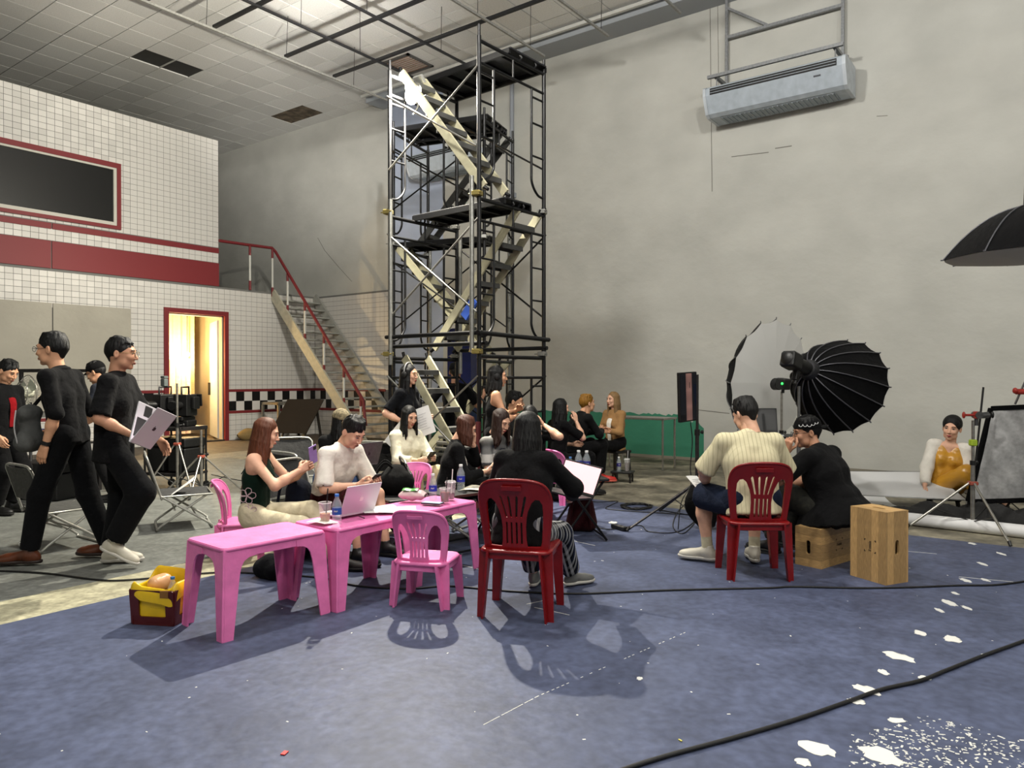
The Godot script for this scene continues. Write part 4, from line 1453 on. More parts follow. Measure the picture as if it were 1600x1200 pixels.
func make_sling(label: String, where: Vector3, b: Basis, fabric: Color) -> Node3D:
	var t := thing("sling_chair", label, "chair", where, b, "folding tube chairs")
	var tube := metal("chair_tube", Color(0.74, 0.74, 0.71), 0.35, 0.6)
	var w := 0.25
	if not cache.has("sling"):
		var ms := []
		var mb := MB.new()
		mb.tube(smooth([Vector3(-w, 0.30, 0.20), Vector3(-w, 0.62, 0.30), Vector3(-w + 0.01, 0.69, 0.325), Vector3(-w + 0.07, 0.725, 0.335), Vector3(0, 0.73, 0.335), Vector3(w - 0.07, 0.725, 0.335), Vector3(w - 0.01, 0.69, 0.325), Vector3(w, 0.62, 0.30), Vector3(w, 0.30, 0.20)], 4), 0.011, 8)
		ms.append(["back_frame", mb])
		for s in [1.0, -1.0]:
			mb = MB.new()
			var ww := w - (0.02 if s < 0 else 0.0)
			mb.tube(smooth([Vector3(-ww, 0.335, s * 0.21), Vector3(-ww, 0.06, -s * 0.20), Vector3(-ww + 0.015, 0.014, -s * 0.235), Vector3(-ww + 0.06, 0.012, -s * 0.24), Vector3(ww - 0.06, 0.012, -s * 0.24), Vector3(ww - 0.015, 0.014, -s * 0.235), Vector3(ww, 0.06, -s * 0.20), Vector3(ww, 0.335, s * 0.21)], 3), 0.011, 8)
			ms.append(["leg_frame", mb])
		mb = MB.new()
		mb.tube([Vector3(-w, 0.33, 0.22), Vector3(-w, 0.33, -0.24), Vector3(w, 0.33, -0.24), Vector3(w, 0.33, 0.22)], 0.010, 8)
		for z in [0.09, -0.09]:
			mb.rod(Vector3(-w, 0.17 + z * 0.3, z), Vector3(w, 0.17 + z * 0.3, z), 0.008, 6)
		ms.append(["seat_frame", mb])
		for q in ms:
			q[1] = q[1].mesh(tube)
		cache["sling"] = ms
	for q in cache["sling"]:
		inst(q[0], q[1], t)
	var fm := cloth("sling_%s" % fabric.to_html(), fabric)
	var mb := MB.new()
	mb.grid(func(u: float, v: float) -> Vector3: return Vector3(lerpf(-w, w, u), 0.34 - 0.025 * sin(PI * u), lerpf(-0.24, 0.2, v)), 10, 6, 0.006)
	obj("seat", mb, fm, t)
	mb = MB.new()
	mb.grid(func(u: float, v: float) -> Vector3: return Vector3(lerpf(-w - 0.008, w + 0.008, u), lerpf(0.43, 0.705, v), lerpf(0.245, 0.33, v) + 0.02 * sin(PI * u)), 10, 6, 0.008)
	obj("backrest", mb, fm, t)
	return t

func folding_table(label: String, where: Vector3, b: Basis, ln: float, wd: float, h: float) -> Node3D:
	var t := thing("folding_table", label, "table", where, b, "black folding tables")
	var m := plastic("table_black", Color(0.045, 0.045, 0.05), 0.45)
	var mb := MB.new()
	mb.box(Vector3(0, h - 0.012, 0), Vector3(ln, 0.024, wd), Basis.IDENTITY, 0.006)
	obj("table_top", mb, m, t)
	mb = MB.new()
	mb.box(Vector3(0, h - 0.012, wd / 2 + 0.002), Vector3(ln * 0.98, 0.02, 0.006))
	mb.box(Vector3(0, h - 0.012, -wd / 2 - 0.002), Vector3(ln * 0.98, 0.02, 0.006))
	obj("edge_strip", mb, mat("edge_wood", Color(0.25, 0.10, 0.07), 0.5), t)
	var lm := metal("table_leg_black", Color(0.04, 0.04, 0.045), 0.4, 0.4)
	for s in [-1.0, 1.0]:
		for e in [-1.0, 1.0]:
			mb = MB.new()
			var x: float = s * (ln / 2 - 0.05) + e * 0.012
			mb.rod(Vector3(x, h - 0.02, e * wd * 0.44), Vector3(x, 0.01, -e * wd * 0.48), 0.011, 8)
			obj("leg", mb, lm, t)
	for q in [[0.012, 1.0], [0.012, -1.0]]:
		mb = MB.new()
		mb.rod(Vector3(-ln / 2 + 0.05, 0.03, q[1] * wd * 0.46), Vector3(ln / 2 - 0.05, 0.03, q[1] * wd * 0.46), 0.009, 6)
		obj("foot_bar", mb, lm, t)
	return t

func build_furniture() -> void:
	var pink := plastic("pink_plastic", Color(0.92, 0.48, 0.72), 0.42)
	var red := plastic("red_plastic", Color(0.50, 0.03, 0.05), 0.30)
	# three small tables in a staggered row
	var bt := face(37.0 + 90.0 - 90.0) * Basis(Vector3.UP, PI / 2)
	var u := Vector2(0.600, 0.799)     # right, depth along the row
	make_table("pink plastic table nearest the viewer, its top bare, beside the yellow-lined crate", pink, 0.66, 0.43, 0.51, at(-1.529, 4.4475), face(41.0) * Basis(Vector3.UP, PI / 2))
	make_table("middle pink plastic table carrying the open laptop, bottle and iced coffee", pink, 0.66, 0.43, 0.52, at(-1.055, 4.97), bt)
	make_table("far pink plastic table carrying tissues, cups and bottle by the red chair", pink, 0.66, 0.43, 0.52, at(-1.055 + u.x * 0.685, 4.97 + u.y * 0.685), bt)
	var c := make_chair("plastic_chair", "small empty pink plastic chair at the table, its back to the viewer", "pink plastic chairs", pink, 0.36, 0.33, 0.30, 0.62)
	c.transform = Transform3D(face(14.0), at(-0.55, 4.80))
	copy(c, at(-2.20, 6.02), face(75.0), "pink plastic chair under the woman with long auburn hair", "pink plastic chairs")
	copy(c, at(-0.985, 7.0), face(200.0), "pink plastic chair facing the viewer with a white cloth on its seat", "pink plastic chairs")
	copy(c, at(0.62, 8.6), face(60.0), "pink plastic chair beyond the pink laptop screen, beside the black-haired woman", "pink plastic chairs")
	var r := make_chair("plastic_chair", "dark red plastic chair under the woman with long black hair", "red plastic chairs", red, 0.44, 0.40, 0.43, 0.85)
	r.transform = Transform3D(face(14.0), at(0.06, 4.60))
	copy(r, at(1.78, 5.46), face(2.0), "dark red plastic chair under the man in the cream striped shirt", "red plastic chairs")
	# folding tube chairs
	var dk := Color(0.20, 0.20, 0.20)
	make_sling("folding tube chair with grey sling standing behind the walkers' legs", at(-3.90, 6.40), face(36.0), Color(0.30, 0.30, 0.29))
	make_sling("folding tube chair with papers on its seat right of the man carrying the laptop", at(-3.22, 7.25), face(62.0), Color(0.24, 0.24, 0.24))
	make_sling("folding tube chair under the man in the white shirt", at(-1.72, 6.35), face(118.0), dk)
	make_sling("folding tube chair under the person in the mottled cap", at(-2.0, 7.4), face(40.0), dk)
	make_sling("dark folding tube chair with a cream cloth bag on its seat", at(-1.62, 8.0), face(195.0), Color(0.10, 0.10, 0.11))
	make_sling("dark folding tube chair under the woman in the white blouse", at(-1.17, 7.95), face(140.0), Color(0.05, 0.05, 0.055))
	make_sling("dark folding tube chair under the woman in the black blazer", at(-0.66, 6.72), face(75.0), Color(0.03, 0.03, 0.03))
	make_sling("dark folding tube chair under the woman in the striped top", at(-0.24, 7.02), face(120.0), Color(0.05, 0.05, 0.055))
	make_sling("folding tube chair standing empty behind the auburn-haired woman", at(-2.55, 8.6), face(160.0), dk)
	# black folding tables
	folding_table("long low black folding table holding the black backpack", at(-1.05, 6.45), face(60.0), 0.85, 0.36, 0.45)
	folding_table("black folding table with crossed legs behind the far pink table", at(-0.42, 6.28), face(48.0) * Basis(Vector3.UP, PI / 2), 0.62, 0.42, 0.50)
	folding_table("black folding table with two water bottles left of the fallen leg of the monitor stand", at(0.60, 6.75), face(80.0), 0.55, 0.42, 0.56)

# ---------------------------------------------------------------- people
func ik(a: Vector3, c: Vector3, l1: float, l2: float, hint: Vector3) -> Array:
	var d := c - a
	var ln := clampf(d.length(), absf(l1 - l2) + 0.02, l1 + l2 - 0.004)
	var dir := d.normalized()
	var x := (l1 * l1 - l2 * l2 + ln * ln) / (2.0 * ln)
	var hh := sqrt(maxf(l1 * l1 - x * x, 0.0))
	var h := (hint - dir * hint.dot(dir)).normalized()
	return [a + dir * x + h * hh, a + dir * ln]

func bones_mesh(mb: MB, bones: Array, cell: float, k: float, cuts := []) -> void:
	var lo := Vector3.ONE * 99.0
	var hi := Vector3.ONE * -99.0
	for b in bones:
		var r: float = maxf(b[2], b[3]) + 0.02
		lo = lo.min(b[0].min(b[1]) - Vector3.ONE * r)
		hi = hi.max(b[0].max(b[1]) + Vector3.ONE * r)
	var f := Field.new(lo - Vector3.ONE * cell * 2, hi + Vector3.ONE * cell * 2, cell)
	for b in bones:
		f.cap(b[0], b[1], b[2], b[3], k if b.size() < 7 else b[6], b[4] if b.size() > 4 else 0, b[5] if b.size() > 5 else 1.0)
	for q in cuts:
		f.cut(q[0], q[1])
	f.to_mesh(mb)

func head_mesh(female: bool) -> MB:
	var key := "head_f" if female else "head_m"
	if cache.has(key):
		return cache[key]
	var f := Field.new(Vector3(-0.105, -0.17, -0.135), Vector3(0.105, 0.135, 0.13), 0.0048)
	var w := 0.94 if female else 1.0
	f.ell(Vector3(0, 0.027, 0.015), Vector3(0.075, 0.09, 0.097), 0.01)
	f.ell(Vector3(0, -0.032, -0.03), Vector3(0.060 * w, 0.082, 0.063), 0.03)
	f.cap(Vector3(-0.036 * w, -0.078, -0.03), Vector3(0.036 * w, -0.078, -0.03), 0.026, 0.026, 0.03)
	f.ell(Vector3(0, -0.103, -0.068), Vector3(0.022 * w, 0.015, 0.016), 0.022)
	f.ell(Vector3(-0.036, -0.03, -0.07), Vector3(0.022, 0.02, 0.018), 0.02)
	f.ell(Vector3(0.036, -0.03, -0.07), Vector3(0.022, 0.02, 0.018), 0.02)
	f.cap(Vector3(-0.036, 0.022, -0.077), Vector3(0.036, 0.022, -0.077), 0.012, 0.012, 0.014)
	for s in [-1.0, 1.0]:
		f.ell(Vector3(s * 0.032, 0.002, -0.101), Vector3(0.018, 0.0105, 0.013), 0.008, true)
	f.cap(Vector3(0, 0.006, -0.090), Vector3(0, -0.035, -0.108), 0.0065, 0.0105, 0.010)
	for s in [-1.0, 1.0]:
		f.ell(Vector3(s * 0.011, -0.039, -0.099), Vector3(0.008, 0.007, 0.008), 0.006)
		f.ell(Vector3(s * 0.077, -0.012, 0.014), Vector3(0.009, 0.031, 0.019), 0.006, false, Basis(Vector3.UP, s * 0.35))
		f.ell(Vector3(s * 0.086, -0.010, 0.008), Vector3(0.006, 0.016, 0.009), 0.006, true)
	f.cap(Vector3(-0.017, -0.066, -0.090), Vector3(0.017, -0.066, -0.090), 0.0055, 0.0055, 0.006)
	f.cap(Vector3(-0.013, -0.075, -0.089), Vector3(0.013, -0.075, -0.089), 0.006, 0.006, 0.006)
	f.cap(Vector3(0, -0.06, 0.02), Vector3(0, -0.20, 0.035), 0.050 * w, 0.052 * w, 0.03)
	var mb := MB.new()
	f.to_mesh(mb)
	cache[key] = mb
	return mb

func hand_mesh(pose: String) -> MB:          # a right hand: wrist at 0, fingers along +y, palm towards -z, thumb at -x
	if cache.has("hand_" + pose):
		return cache["hand_" + pose]
	var curl: float = {"relax": 0.38, "grip": 0.85, "flat": 0.10, "fist": 1.25}[pose]
	var f := Field.new(Vector3(-0.085, -0.03, -0.10), Vector3(0.06, 0.21, 0.035), 0.0042)
	f.cap(Vector3(0, -0.03, 0), Vector3(0, 0.02, 0), 0.023, 0.021, 0.01, 0, 1.25)
	var xs := [-0.030, -0.010, 0.010, 0.029]
	var ls := [0.072, 0.080, 0.074, 0.058]
	for i in 4:
		f.cap(Vector3(xs[i] * 0.6, 0.01, 0), Vector3(xs[i], 0.088 - absf(xs[i] + 0.008) * 0.25, 0), 0.015, 0.0115, 0.012)
		var p := Vector3(xs[i], 0.088 - absf(xs[i] + 0.008) * 0.25, 0)
		var a := curl * 0.6
		for j in 3:
			var seg: float = ls[i] * [0.46, 0.31, 0.23][j]
			var q := p + Vector3(xs[i] * 0.10, cos(a), -sin(a)) * seg
			f.cap(p, q, 0.0093 - j * 0.0009, 0.0085 - j * 0.0009, 0.003)
			p = q
			a += curl * [1.1, 0.8, 0.5][j]
	var tz := -0.012 - curl * 0.018
	f.cap(Vector3(-0.016, 0.018, -0.006), Vector3(-0.043, 0.050, tz), 0.0155, 0.0115, 0.012)
	f.cap(Vector3(-0.043, 0.050, tz), Vector3(-0.053 + curl * 0.012, 0.080, tz - curl * 0.02), 0.0108, 0.0098, 0.004)
	f.cap(Vector3(-0.053 + curl * 0.012, 0.080, tz - curl * 0.02), Vector3(-0.050 + curl * 0.028, 0.104, tz - curl * 0.035), 0.0098, 0.0080, 0.003)
	var mb := MB.new()
	f.to_mesh(mb)
	cache["hand_" + pose] = mb
	return mb

func shoe_meshes() -> Array:
	if cache.has("shoe"):
		return cache["shoe"]
	var f := Field.new(Vector3(-0.07, -0.01, -0.24), Vector3(0.07, 0.15, 0.11), 0.0075)
	f.ell(Vector3(-0.004, 0.03, -0.13), Vector3(0.043, 0.036, 0.078), 0.01)
	f.ell(Vector3(0, 0.04, 0.022), Vector3(0.036, 0.055, 0.058), 0.03)
	f.cap(Vector3(0, 0.045, -0.11), Vector3(0, 0.065, 0.0), 0.026, 0.036, 0.03)
	f.cap(Vector3(0, 0.06, 0.01), Vector3(0, 0.115, 0.015), 0.042, 0.038, 0.02, 2)
	f.cut(Vector3(0, 0.014, 0), Vector3.DOWN)
	var up := MB.new()
	f.to_mesh(up)
	f = Field.new(Vector3(-0.07, -0.01, -0.24), Vector3(0.07, 0.04, 0.11), 0.006)
	f.ell(Vector3(-0.003, 0.016, -0.115), Vector3(0.047, 0.04, 0.102), 0.01)
	f.ell(Vector3(0, 0.016, 0.02), Vector3(0.040, 0.04, 0.068), 0.03)
	f.cut(Vector3(0, 0.024, 0), Vector3.UP)
	f.cut(Vector3(0, 0.0, 0), Vector3.DOWN)
	var so := MB.new()
	f.to_mesh(so)
	var lace := MB.new()
	for k in 4:
		var z := -0.045 - k * 0.018
		lace.tube(smooth([Vector3(-0.026, 0.062 - k * 0.002, z), Vector3(0, 0.085 - k * 0.006, z), Vector3(0.026, 0.062 - k * 0.002, z)], 3), 0.0028, 5)
	cache["shoe"] = [up, so, lace]
	return cache["shoe"]

func hair_mesh(style: String, ln: float, grav: Vector3, sd: int) -> MB:
	var g := RandomNumberGenerator.new()
	g.seed = sd
	var low := 0.12 + (ln if style in ["long", "loose"] else 0.1)
	var cell := 0.0075 if ln < 0.2 else 0.0095
	var f := Field.new(Vector3(-0.17, -low, -0.15), Vector3(0.17, 0.16, 0.22 + (ln * 0.4 if ln > 0.2 else 0.0)), cell)
	f.ell(Vector3(0, 0.033, 0.02), Vector3(0.081, 0.092, 0.099), 0.01)
	if style == "short":
		f.cap(Vector3(0, 0.0, 0.075), Vector3(0, -0.05, 0.062), 0.042, 0.028, 0.02)
		for k in 44:
			var a := g.randf_range(-2.9, 2.9)
			var p := Vector3(sin(a) * 0.03, 0.116, 0.03 + cos(a) * 0.02)
			var m := Vector3(sin(a) * 0.062, 0.102 + g.randf_range(-0.008, 0.008), 0.015 - cos(a) * 0.062)
			var q := Vector3(sin(a + 0.15) * 0.080, 0.062 + g.randf_range(-0.035, 0.02), 0.012 - cos(a + 0.15) * 0.092)
			f.cap(p, m, 0.012, 0.012, 0.005)
			f.cap(m, q, 0.012, 0.005, 0.005)
		f.ell(Vector3(0, -0.045, -0.088), Vector3(0.074, 0.080, 0.078), 0.005, true)
		for s in [-1.0, 1.0]:
			f.ell(Vector3(s * 0.085, -0.035, 0.012), Vector3(0.03, 0.042, 0.026), 0.004, true)
			f.ell(Vector3(s * 0.08, -0.078, -0.01), Vector3(0.045, 0.05, 0.075), 0.006, true)
		f.cut(Vector3(0, -0.085, 0.06), Vector3(0, -1, 0.2).normalized())
	elif style == "bun":
		f.ell(Vector3(0, 0.045, 0.02), Vector3(0.086, 0.088, 0.10), 0.02)
		f.ell(Vector3(0, 0.01, 0.125), Vector3(0.045, 0.045, 0.04), 0.012)
		f.ell(Vector3(0, -0.045, -0.100), Vector3(0.068, 0.110, 0.078), 0.006, true)
		for s in [-1.0, 1.0]:
			f.ell(Vector3(s * 0.088, -0.025, 0.012), Vector3(0.028, 0.036, 0.026), 0.005, true)
		f.cut(Vector3(0, -0.065, 0.06), Vector3(0, -1, 0.2).normalized())
	else:
		f.ell(Vector3(0, -0.05, -0.098), Vector3(0.058, 0.108, 0.075), 0.006, true)
		f.ell(Vector3(0, 0.05, -0.115), Vector3(0.03, 0.045, 0.03), 0.006, true)
		for lay in 2:
			var n := 17 if lay == 0 else 14
			for k in n:
				var a := lerpf(-2.05, 2.05, (k + 0.5 * lay) / (n - 1.0)) + g.randf_range(-0.06, 0.06)            # 0 is the back of the head
				var rr := 0.0 if lay == 0 else 0.009
				var p := Vector3(sin(a) * (0.066 + rr), 0.05, 0.02 + cos(a) * (0.078 + rr))
				var wob := g.randf_range(-0.014, 0.014)
				var l: float = ln * g.randf_range(0.80, 1.05) * (0.86 if absf(a) > 1.5 else 1.0)
				var m := p + Vector3(sin(a) * 0.014, 0, cos(a) * 0.012) + grav * (0.13 if ln > 0.15 else l * 0.6)
				var q := m + Vector3(sin(a) * 0.012 + wob, 0, cos(a) * 0.012 + 0.01 + wob * 0.5) + grav * maxf(l - 0.12, 0.03)
				if style == "bob":
					q = m + Vector3(-sin(a) * 0.010, 0, -cos(a) * 0.010) + grav * maxf(l - 0.08, 0.03)
				f.cap(p, m, 0.020 if lay == 0 else 0.011, 0.021 if lay == 0 else 0.013, 0.008)
				f.cap(m, q, 0.021 if lay == 0 else 0.013, 0.014 if style == "bob" else 0.010, 0.008)
		for k in 16:
			var a := lerpf(-2.3, 2.3, k / 15.0)
			f.cap(Vector3(0.006 * signf(a), 0.119, -0.03 + 0.05 * (1.0 - absf(a) / 2.3)), Vector3(sin(a) * 0.078, 0.045, 0.016 + cos(a) * 0.075), 0.005, 0.012, 0.006)
	var mb := MB.new()
	f.to_mesh(mb)
	return mb

func person(o: Dictionary) -> Dictionary:
	var fem: bool = o.get("fem", false)
	var s: float = o.h / 1.7
	var b := face(o.yaw)
	var root := thing("person", o.label, "person", o.at, b, o.get("group", ""))
	var cell: float = o.get("cell", 0.017)
	var fat: float = o.get("fat", 1.0)
	var hc: Vector3 = Vector3(0, o.hip, 0) + o.get("shift", Vector3.ZERO)
	var lean := deg_to_rad(o.get("lean", 3.0))
	var side := deg_to_rad(o.get("side", 0.0))
	var up := Vector3(sin(side), cos(lean), -sin(lean)).normalized()
	var tx := Vector3.RIGHT.rotated(Vector3.UP, deg_to_rad(-o.get("twist", 0.0)))
	tx = (tx - up * tx.dot(up)).normalized()
	var tz := tx.cross(up)
	var sw: float = (0.158 if fem else 0.180) * s * lerpf(1.0, fat, 0.5)
	var chest := hc + up * 0.30 * s
	var nb := hc + up * 0.50 * s
	var hunch := deg_to_rad(o.get("hunch", 8.0))
	var nd := (up * cos(hunch) - tz * sin(hunch)).normalized()
	var hd: Vector3 = nb + nd * 0.150 * s + Vector3(0, 0.02 * s, 0)
	var hr: Array = o.get("head", [0, 0, 0])
	var hbas := Basis(Vector3.UP, deg_to_rad(-hr[0])) * Basis(Vector3.RIGHT, deg_to_rad(-hr[1])) * Basis(Vector3.BACK, deg_to_rad(-hr[2]))
	var hs: float = s * (0.97 if fem else 1.02) * o.get("hsize", 1.0)
	var hx := Transform3D(hbas.scaled(Vector3.ONE * hs), hd + hbas.z * 0.0)
	var sh := {"r": hc + up * 0.452 * s + tx * sw, "l": hc + up * 0.452 * s - tx * sw}
	var hj := {"r": hc + Vector3.RIGHT * 0.092 * s - up * 0.02, "l": hc - Vector3.RIGHT * 0.092 * s - up * 0.02}
	var ua := 0.285 * s
	var fa := 0.25 * s
	var th := 0.43 * s
	var sn := 0.42 * s
	var J := {}
	for q in ["r", "l"]:
		var sg := 1.0 if q == "r" else -1.0
		var w: Vector3 = o.get("w" + q, sh[q] + Vector3(sg * 0.05, -0.5 * s, -0.05))
		var e := ik(sh[q], w, ua, fa, o.get("e" + q, Vector3(sg * 0.5, -0.3, 0.8)))
		J["e" + q] = e[0]
		J["w" + q] = e[1]
		var a: Vector3 = o.get("a" + q, Vector3(sg * 0.1, 0.09, 0))
		var k := ik(hj[q], a, th, sn, o.get("k" + q, Vector3(sg * 0.15, 0.4, -1)))
		J["k" + q] = k[0]
		J["a" + q] = k[1]
	var skin: Material = o.skin
	var bare: bool = o.get("tank", false)
	# body: one continuous skin
	var mb := MB.new()
	var bn := []
	bn.append([hc, chest, 0.075 * s * fat, 0.08 * s * fat, 0, 1.1])
	bn.append([chest, hc + up * 0.43 * s, 0.085 * s, 0.06 * s, 0, 1.15])
	bn.append([hc + up * 0.46 * s, hd - nd * 0.03, 0.046 * s, 0.047 * s])
	for q in ["r", "l"]:
		var sg := 1.0 if q == "r" else -1.0
		bn.append([hc + up * 0.45 * s + tx * sg * 0.03, sh[q], 0.052 * s, 0.050 * s])
		if bare:
			bn.append([chest + tx * sg * 0.05, sh[q] - up * 0.05, 0.07 * s, 0.055 * s])
		bn.append([sh[q], J["e" + q], 0.046 * s * lerpf(1.0, fat, 0.6), 0.036 * s * fat])
		bn.append([J["e" + q], J["e" + q].lerp(J["w" + q], 0.35), 0.036 * s * fat, 0.037 * s * fat])
		bn.append([J["e" + q].lerp(J["w" + q], 0.35), J["w" + q], 0.037 * s * fat, 0.024 * s])
		bn.append([hj[q], J["k" + q], 0.07 * s, 0.05 * s * fat])
		bn.append([J["k" + q], J["k" + q].lerp(J["a" + q], 0.35), 0.047 * s * fat, 0.051 * s * fat])
		bn.append([J["k" + q].lerp(J["a" + q], 0.35), J["a" + q], 0.051 * s * fat, 0.034 * s])
	bones_mesh(mb, bn, cell, 0.03)
	mb.add(head_mesh(fem), hx)
	for q in ["r", "l"]:
		var dir: Vector3 = o.get("d" + q, (J["w" + q] - J["e" + q]))
		dir = dir.normalized()
		var sg := 1.0 if q == "r" else -1.0
		var palm: Vector3 = o.get("p" + q, Vector3(-sg, 0, 0.2))
		var z := -(palm - dir * palm.dot(dir)).normalized()
		var hb := Basis(dir.cross(z), dir, z)
		if q == "l":
			hb = hb * Basis.from_scale(Vector3(-1, 1, 1))
		mb.add(hand_mesh(o.get("c" + q, "relax")), Transform3D(hb.scaled_local(Vector3.ONE * s * (0.9 if fem else 1.0)), J["w" + q]))
		J["h" + q] = J["w" + q] + dir * 0.09 * s
	var body := obj("body", mb, skin, root)
	# face
	if o.get("face", true):
		var dark := mat("eye_dark", Color(0.05, 0.035, 0.03), 0.2)
		for sg in [-1.0, 1.0]:
			var e := MB.new()
			e.ell(hx * Vector3(sg * 0.032, 0.002, -0.0865), Vector3(0.0135, 0.0055, 0.006) * hs, hbas, 10)
			var en := obj("eye", e, mat("eye_white", Color(0.72, 0.69, 0.66), 0.3), body)
			e = MB.new()
			e.ell(hx * Vector3(sg * 0.032, 0.002, -0.0898), Vector3(0.0065, 0.0052, 0.004) * hs, hbas, 8)
			e.tube([hx * Vector3(sg * 0.019, 0.004, -0.091), hx * Vector3(sg * 0.032, 0.0085, -0.0935), hx * Vector3(sg * 0.046, 0.004, -0.087)], 0.0018 * hs, 5)
			e.tube([hx * Vector3(sg * 0.016, 0.021, -0.0925), hx * Vector3(sg * 0.034, 0.027, -0.091), hx * Vector3(sg * 0.050, 0.021, -0.080)], 0.0032 * hs, 5)
			obj("eye_brow", e, dark, body)
		var lip := MB.new()
		lip.tube([hx * Vector3(-0.020, -0.069, -0.090), hx * Vector3(-0.008, -0.067, -0.0975), hx * Vector3(0, -0.068, -0.098), hx * Vector3(0.008, -0.067, -0.0975), hx * Vector3(0.020, -0.069, -0.090)], 0.0042 * hs, 6)
		lip.tube([hx * Vector3(-0.014, -0.075, -0.092), hx * Vector3(0, -0.0775, -0.0965), hx * Vector3(0.014, -0.075, -0.092)], 0.0042 * hs, 6)
		obj("lips", lip, mat("lips_f" if fem else "lips_m", Color(0.62, 0.27, 0.26) if fem else Color(0.52, 0.30, 0.27), 0.4), body)
	# shirt
	var st: Dictionary = o.shirt
	var fs: float = fat * st.get("loose", 1.0)
	bn = []
	var hem: float = st.get("hem", 0.10)
	for sg in [-1.0, 1.0]:
		bn.append([hc - up * hem + tx * sg * 0.062 * s, hc + up * 0.10 * s + tx * sg * 0.050 * s, (0.112 if fem else 0.108) * s * fs * st.get("hem_w", 1.0), 0.100 * s * fs, 1, 1.12 / st.get("hem_w", 1.0)])
		bn.append([hc + up * 0.10 * s + tx * sg * 0.050 * s, chest + tx * sg * 0.068 * s, 0.100 * s * fs, 0.104 * s * fs, 0, 1.12])
		bn.append([chest + tx * sg * 0.068 * s, hc + up * 0.40 * s + tx * sg * 0.075 * s, 0.104 * s * fs, 0.075 * s * fs, 0, 1.1])
		if fem:
			bn.append([chest + tx * sg * 0.06 * s - tz * 0.06 * s + up * 0.02, chest + tx * sg * 0.062 * s - tz * 0.075 * s, 0.055 * s, 0.05 * s])
	var sl: float = st.get("sleeve", 0.9)
	var sr: float = st.get("arm", 1.0)
	for q in ["r", "l"]:
		var sg := 1.0 if q == "r" else -1.0
		if bare:
			bn.append([hc + up * 0.38 * s + tx * sg * 0.06 * s, hc + up * 0.47 * s + tx * sg * 0.085 * s, 0.06 * s, 0.035 * s])
			continue
		var fq: float = s * lerpf(1.0, fs, 0.45)
		bn.append([hc + up * 0.40 * s, hc + up * 0.475 * s, 0.088 * fq, 0.058 * fq])
		bn.append([hc + up * 0.452 * s + tx * sg * 0.04 * s, sh[q] - up * 0.006, 0.060 * fq, 0.055 * fq])
		var e: Vector3 = J["e" + q]
		if sl <= 1.0:
			bn.append([sh[q] - up * 0.008, sh[q].lerp(e, sl), 0.054 * fq, 0.062 * fq * sr, 2])
		else:
			bn.append([sh[q] - up * 0.008, e, 0.054 * fq, 0.050 * fq * sr, 0])
			bn.append([e, e.lerp(J["w" + q], sl - 1.0), 0.050 * fq * sr, 0.041 * fq * sr, 2])
	mb = MB.new()
	bones_mesh(mb, bn, cell, 0.035)
	var shirt := obj(st.get("name", "shirt"), mb, st.m, root)
	if st.has("collar"):
		mb = MB.new()
		var ring := []
		for k in 15:
			var a := lerpf(-2.7, 2.7, k / 14.0)
			ring.append(nb - nd * 0.012 + tx * sin(a) * 0.066 * s + tz * cos(a) * 0.058 * s + nd * 0.018 * cos(a))
		mb.tube(ring, 0.015, 6)
		obj("collar", mb, st.collar, shirt)
	if st.has("open"):                                # an open front shows what is worn below
		mb = MB.new()
		var ow: float = st.get("open_w", 0.09) * s
		mb.grid(func(u: float, v: float) -> Vector3:
			var off := lerpf(0.052, 0.132 if fem else 0.116, smoothstep(0.0, 0.42, v)) - 0.012 * smoothstep(0.5, 1.0, v)
			var wq := ow * (1.0 - 0.35 * absf(v - 0.25))
			return hc + up * (0.475 - v * 0.42) * s + tx * (u - 0.5) * wq - tz * s * fs * (off - pow((u - 0.5) * wq, 2.0) * 5.0), 8, 10, 0.006)
		obj("undershirt", mb, st.open, shirt)
	# trousers
	var pt: Dictionary = o.pants
	var wd: float = pt.get("wide", 1.0)
	var pl: float = pt.get("len", 1.92)
	bn = [[hj.l + up * 0.05, hj.r + up * 0.05, 0.105 * s * fat, 0.105 * s * fat, 0, 1.05]]
	for q in ["r", "l"]:
		var kn: Vector3 = J["k" + q]
		var an: Vector3 = J["a" + q]
		if pl <= 1.0:
			bn.append([hj[q], hj[q].lerp(kn, pl), 0.092 * s * fat, 0.080 * s * wd * fat, 2])
		else:
			bn.append([hj[q], kn, 0.090 * s * fat, 0.066 * s * wd * fat])
			bn.append([kn, kn.lerp(an, pl - 1.0), 0.066 * s * wd * fat, 0.056 * s * wd, 2])
	mb = MB.new()
	bones_mesh(mb, bn, cell, 0.03)
	obj("trousers" if pl > 1.0 else "shorts", mb, pt.m, root)
	# shoes
	var sm: Array = shoe_meshes()
	for q in ["r", "l"]:
		var tq: Array = o.get("t" + q, [6.0 if q == "r" else -6.0, 0.0])
		var fb := Basis(Vector3.UP, deg_to_rad(-tq[0])) * Basis(Vector3.RIGHT, deg_to_rad(-tq[1]))
		var fx := Transform3D(fb.scaled_local(Vector3(1.0 if q == "r" else -1.0, 1, 1.12 if o.get("pointed", false) else 1.0) * s * (0.92 if fem else 1.04)), J["a" + q] - fb * Vector3(0, 0.083, 0.012) * s)
		mb = MB.new()
		mb.add(sm[0], fx)
		var so := obj("shoe", mb, o.get("shoe", mat("shoe_black", Color(0.03, 0.03, 0.03), 0.5)), root)
		mb = MB.new()
		mb.add(sm[1], fx)
		obj("sole", mb, o.get("sole", mat("sole_black", Color(0.025, 0.025, 0.025), 0.7)), so)
		mb = MB.new()
		mb.add(sm[2], fx)
		obj("laces", mb, o.get("lace", o.get("sole", mat("sole_black", Color.BLACK))), so)
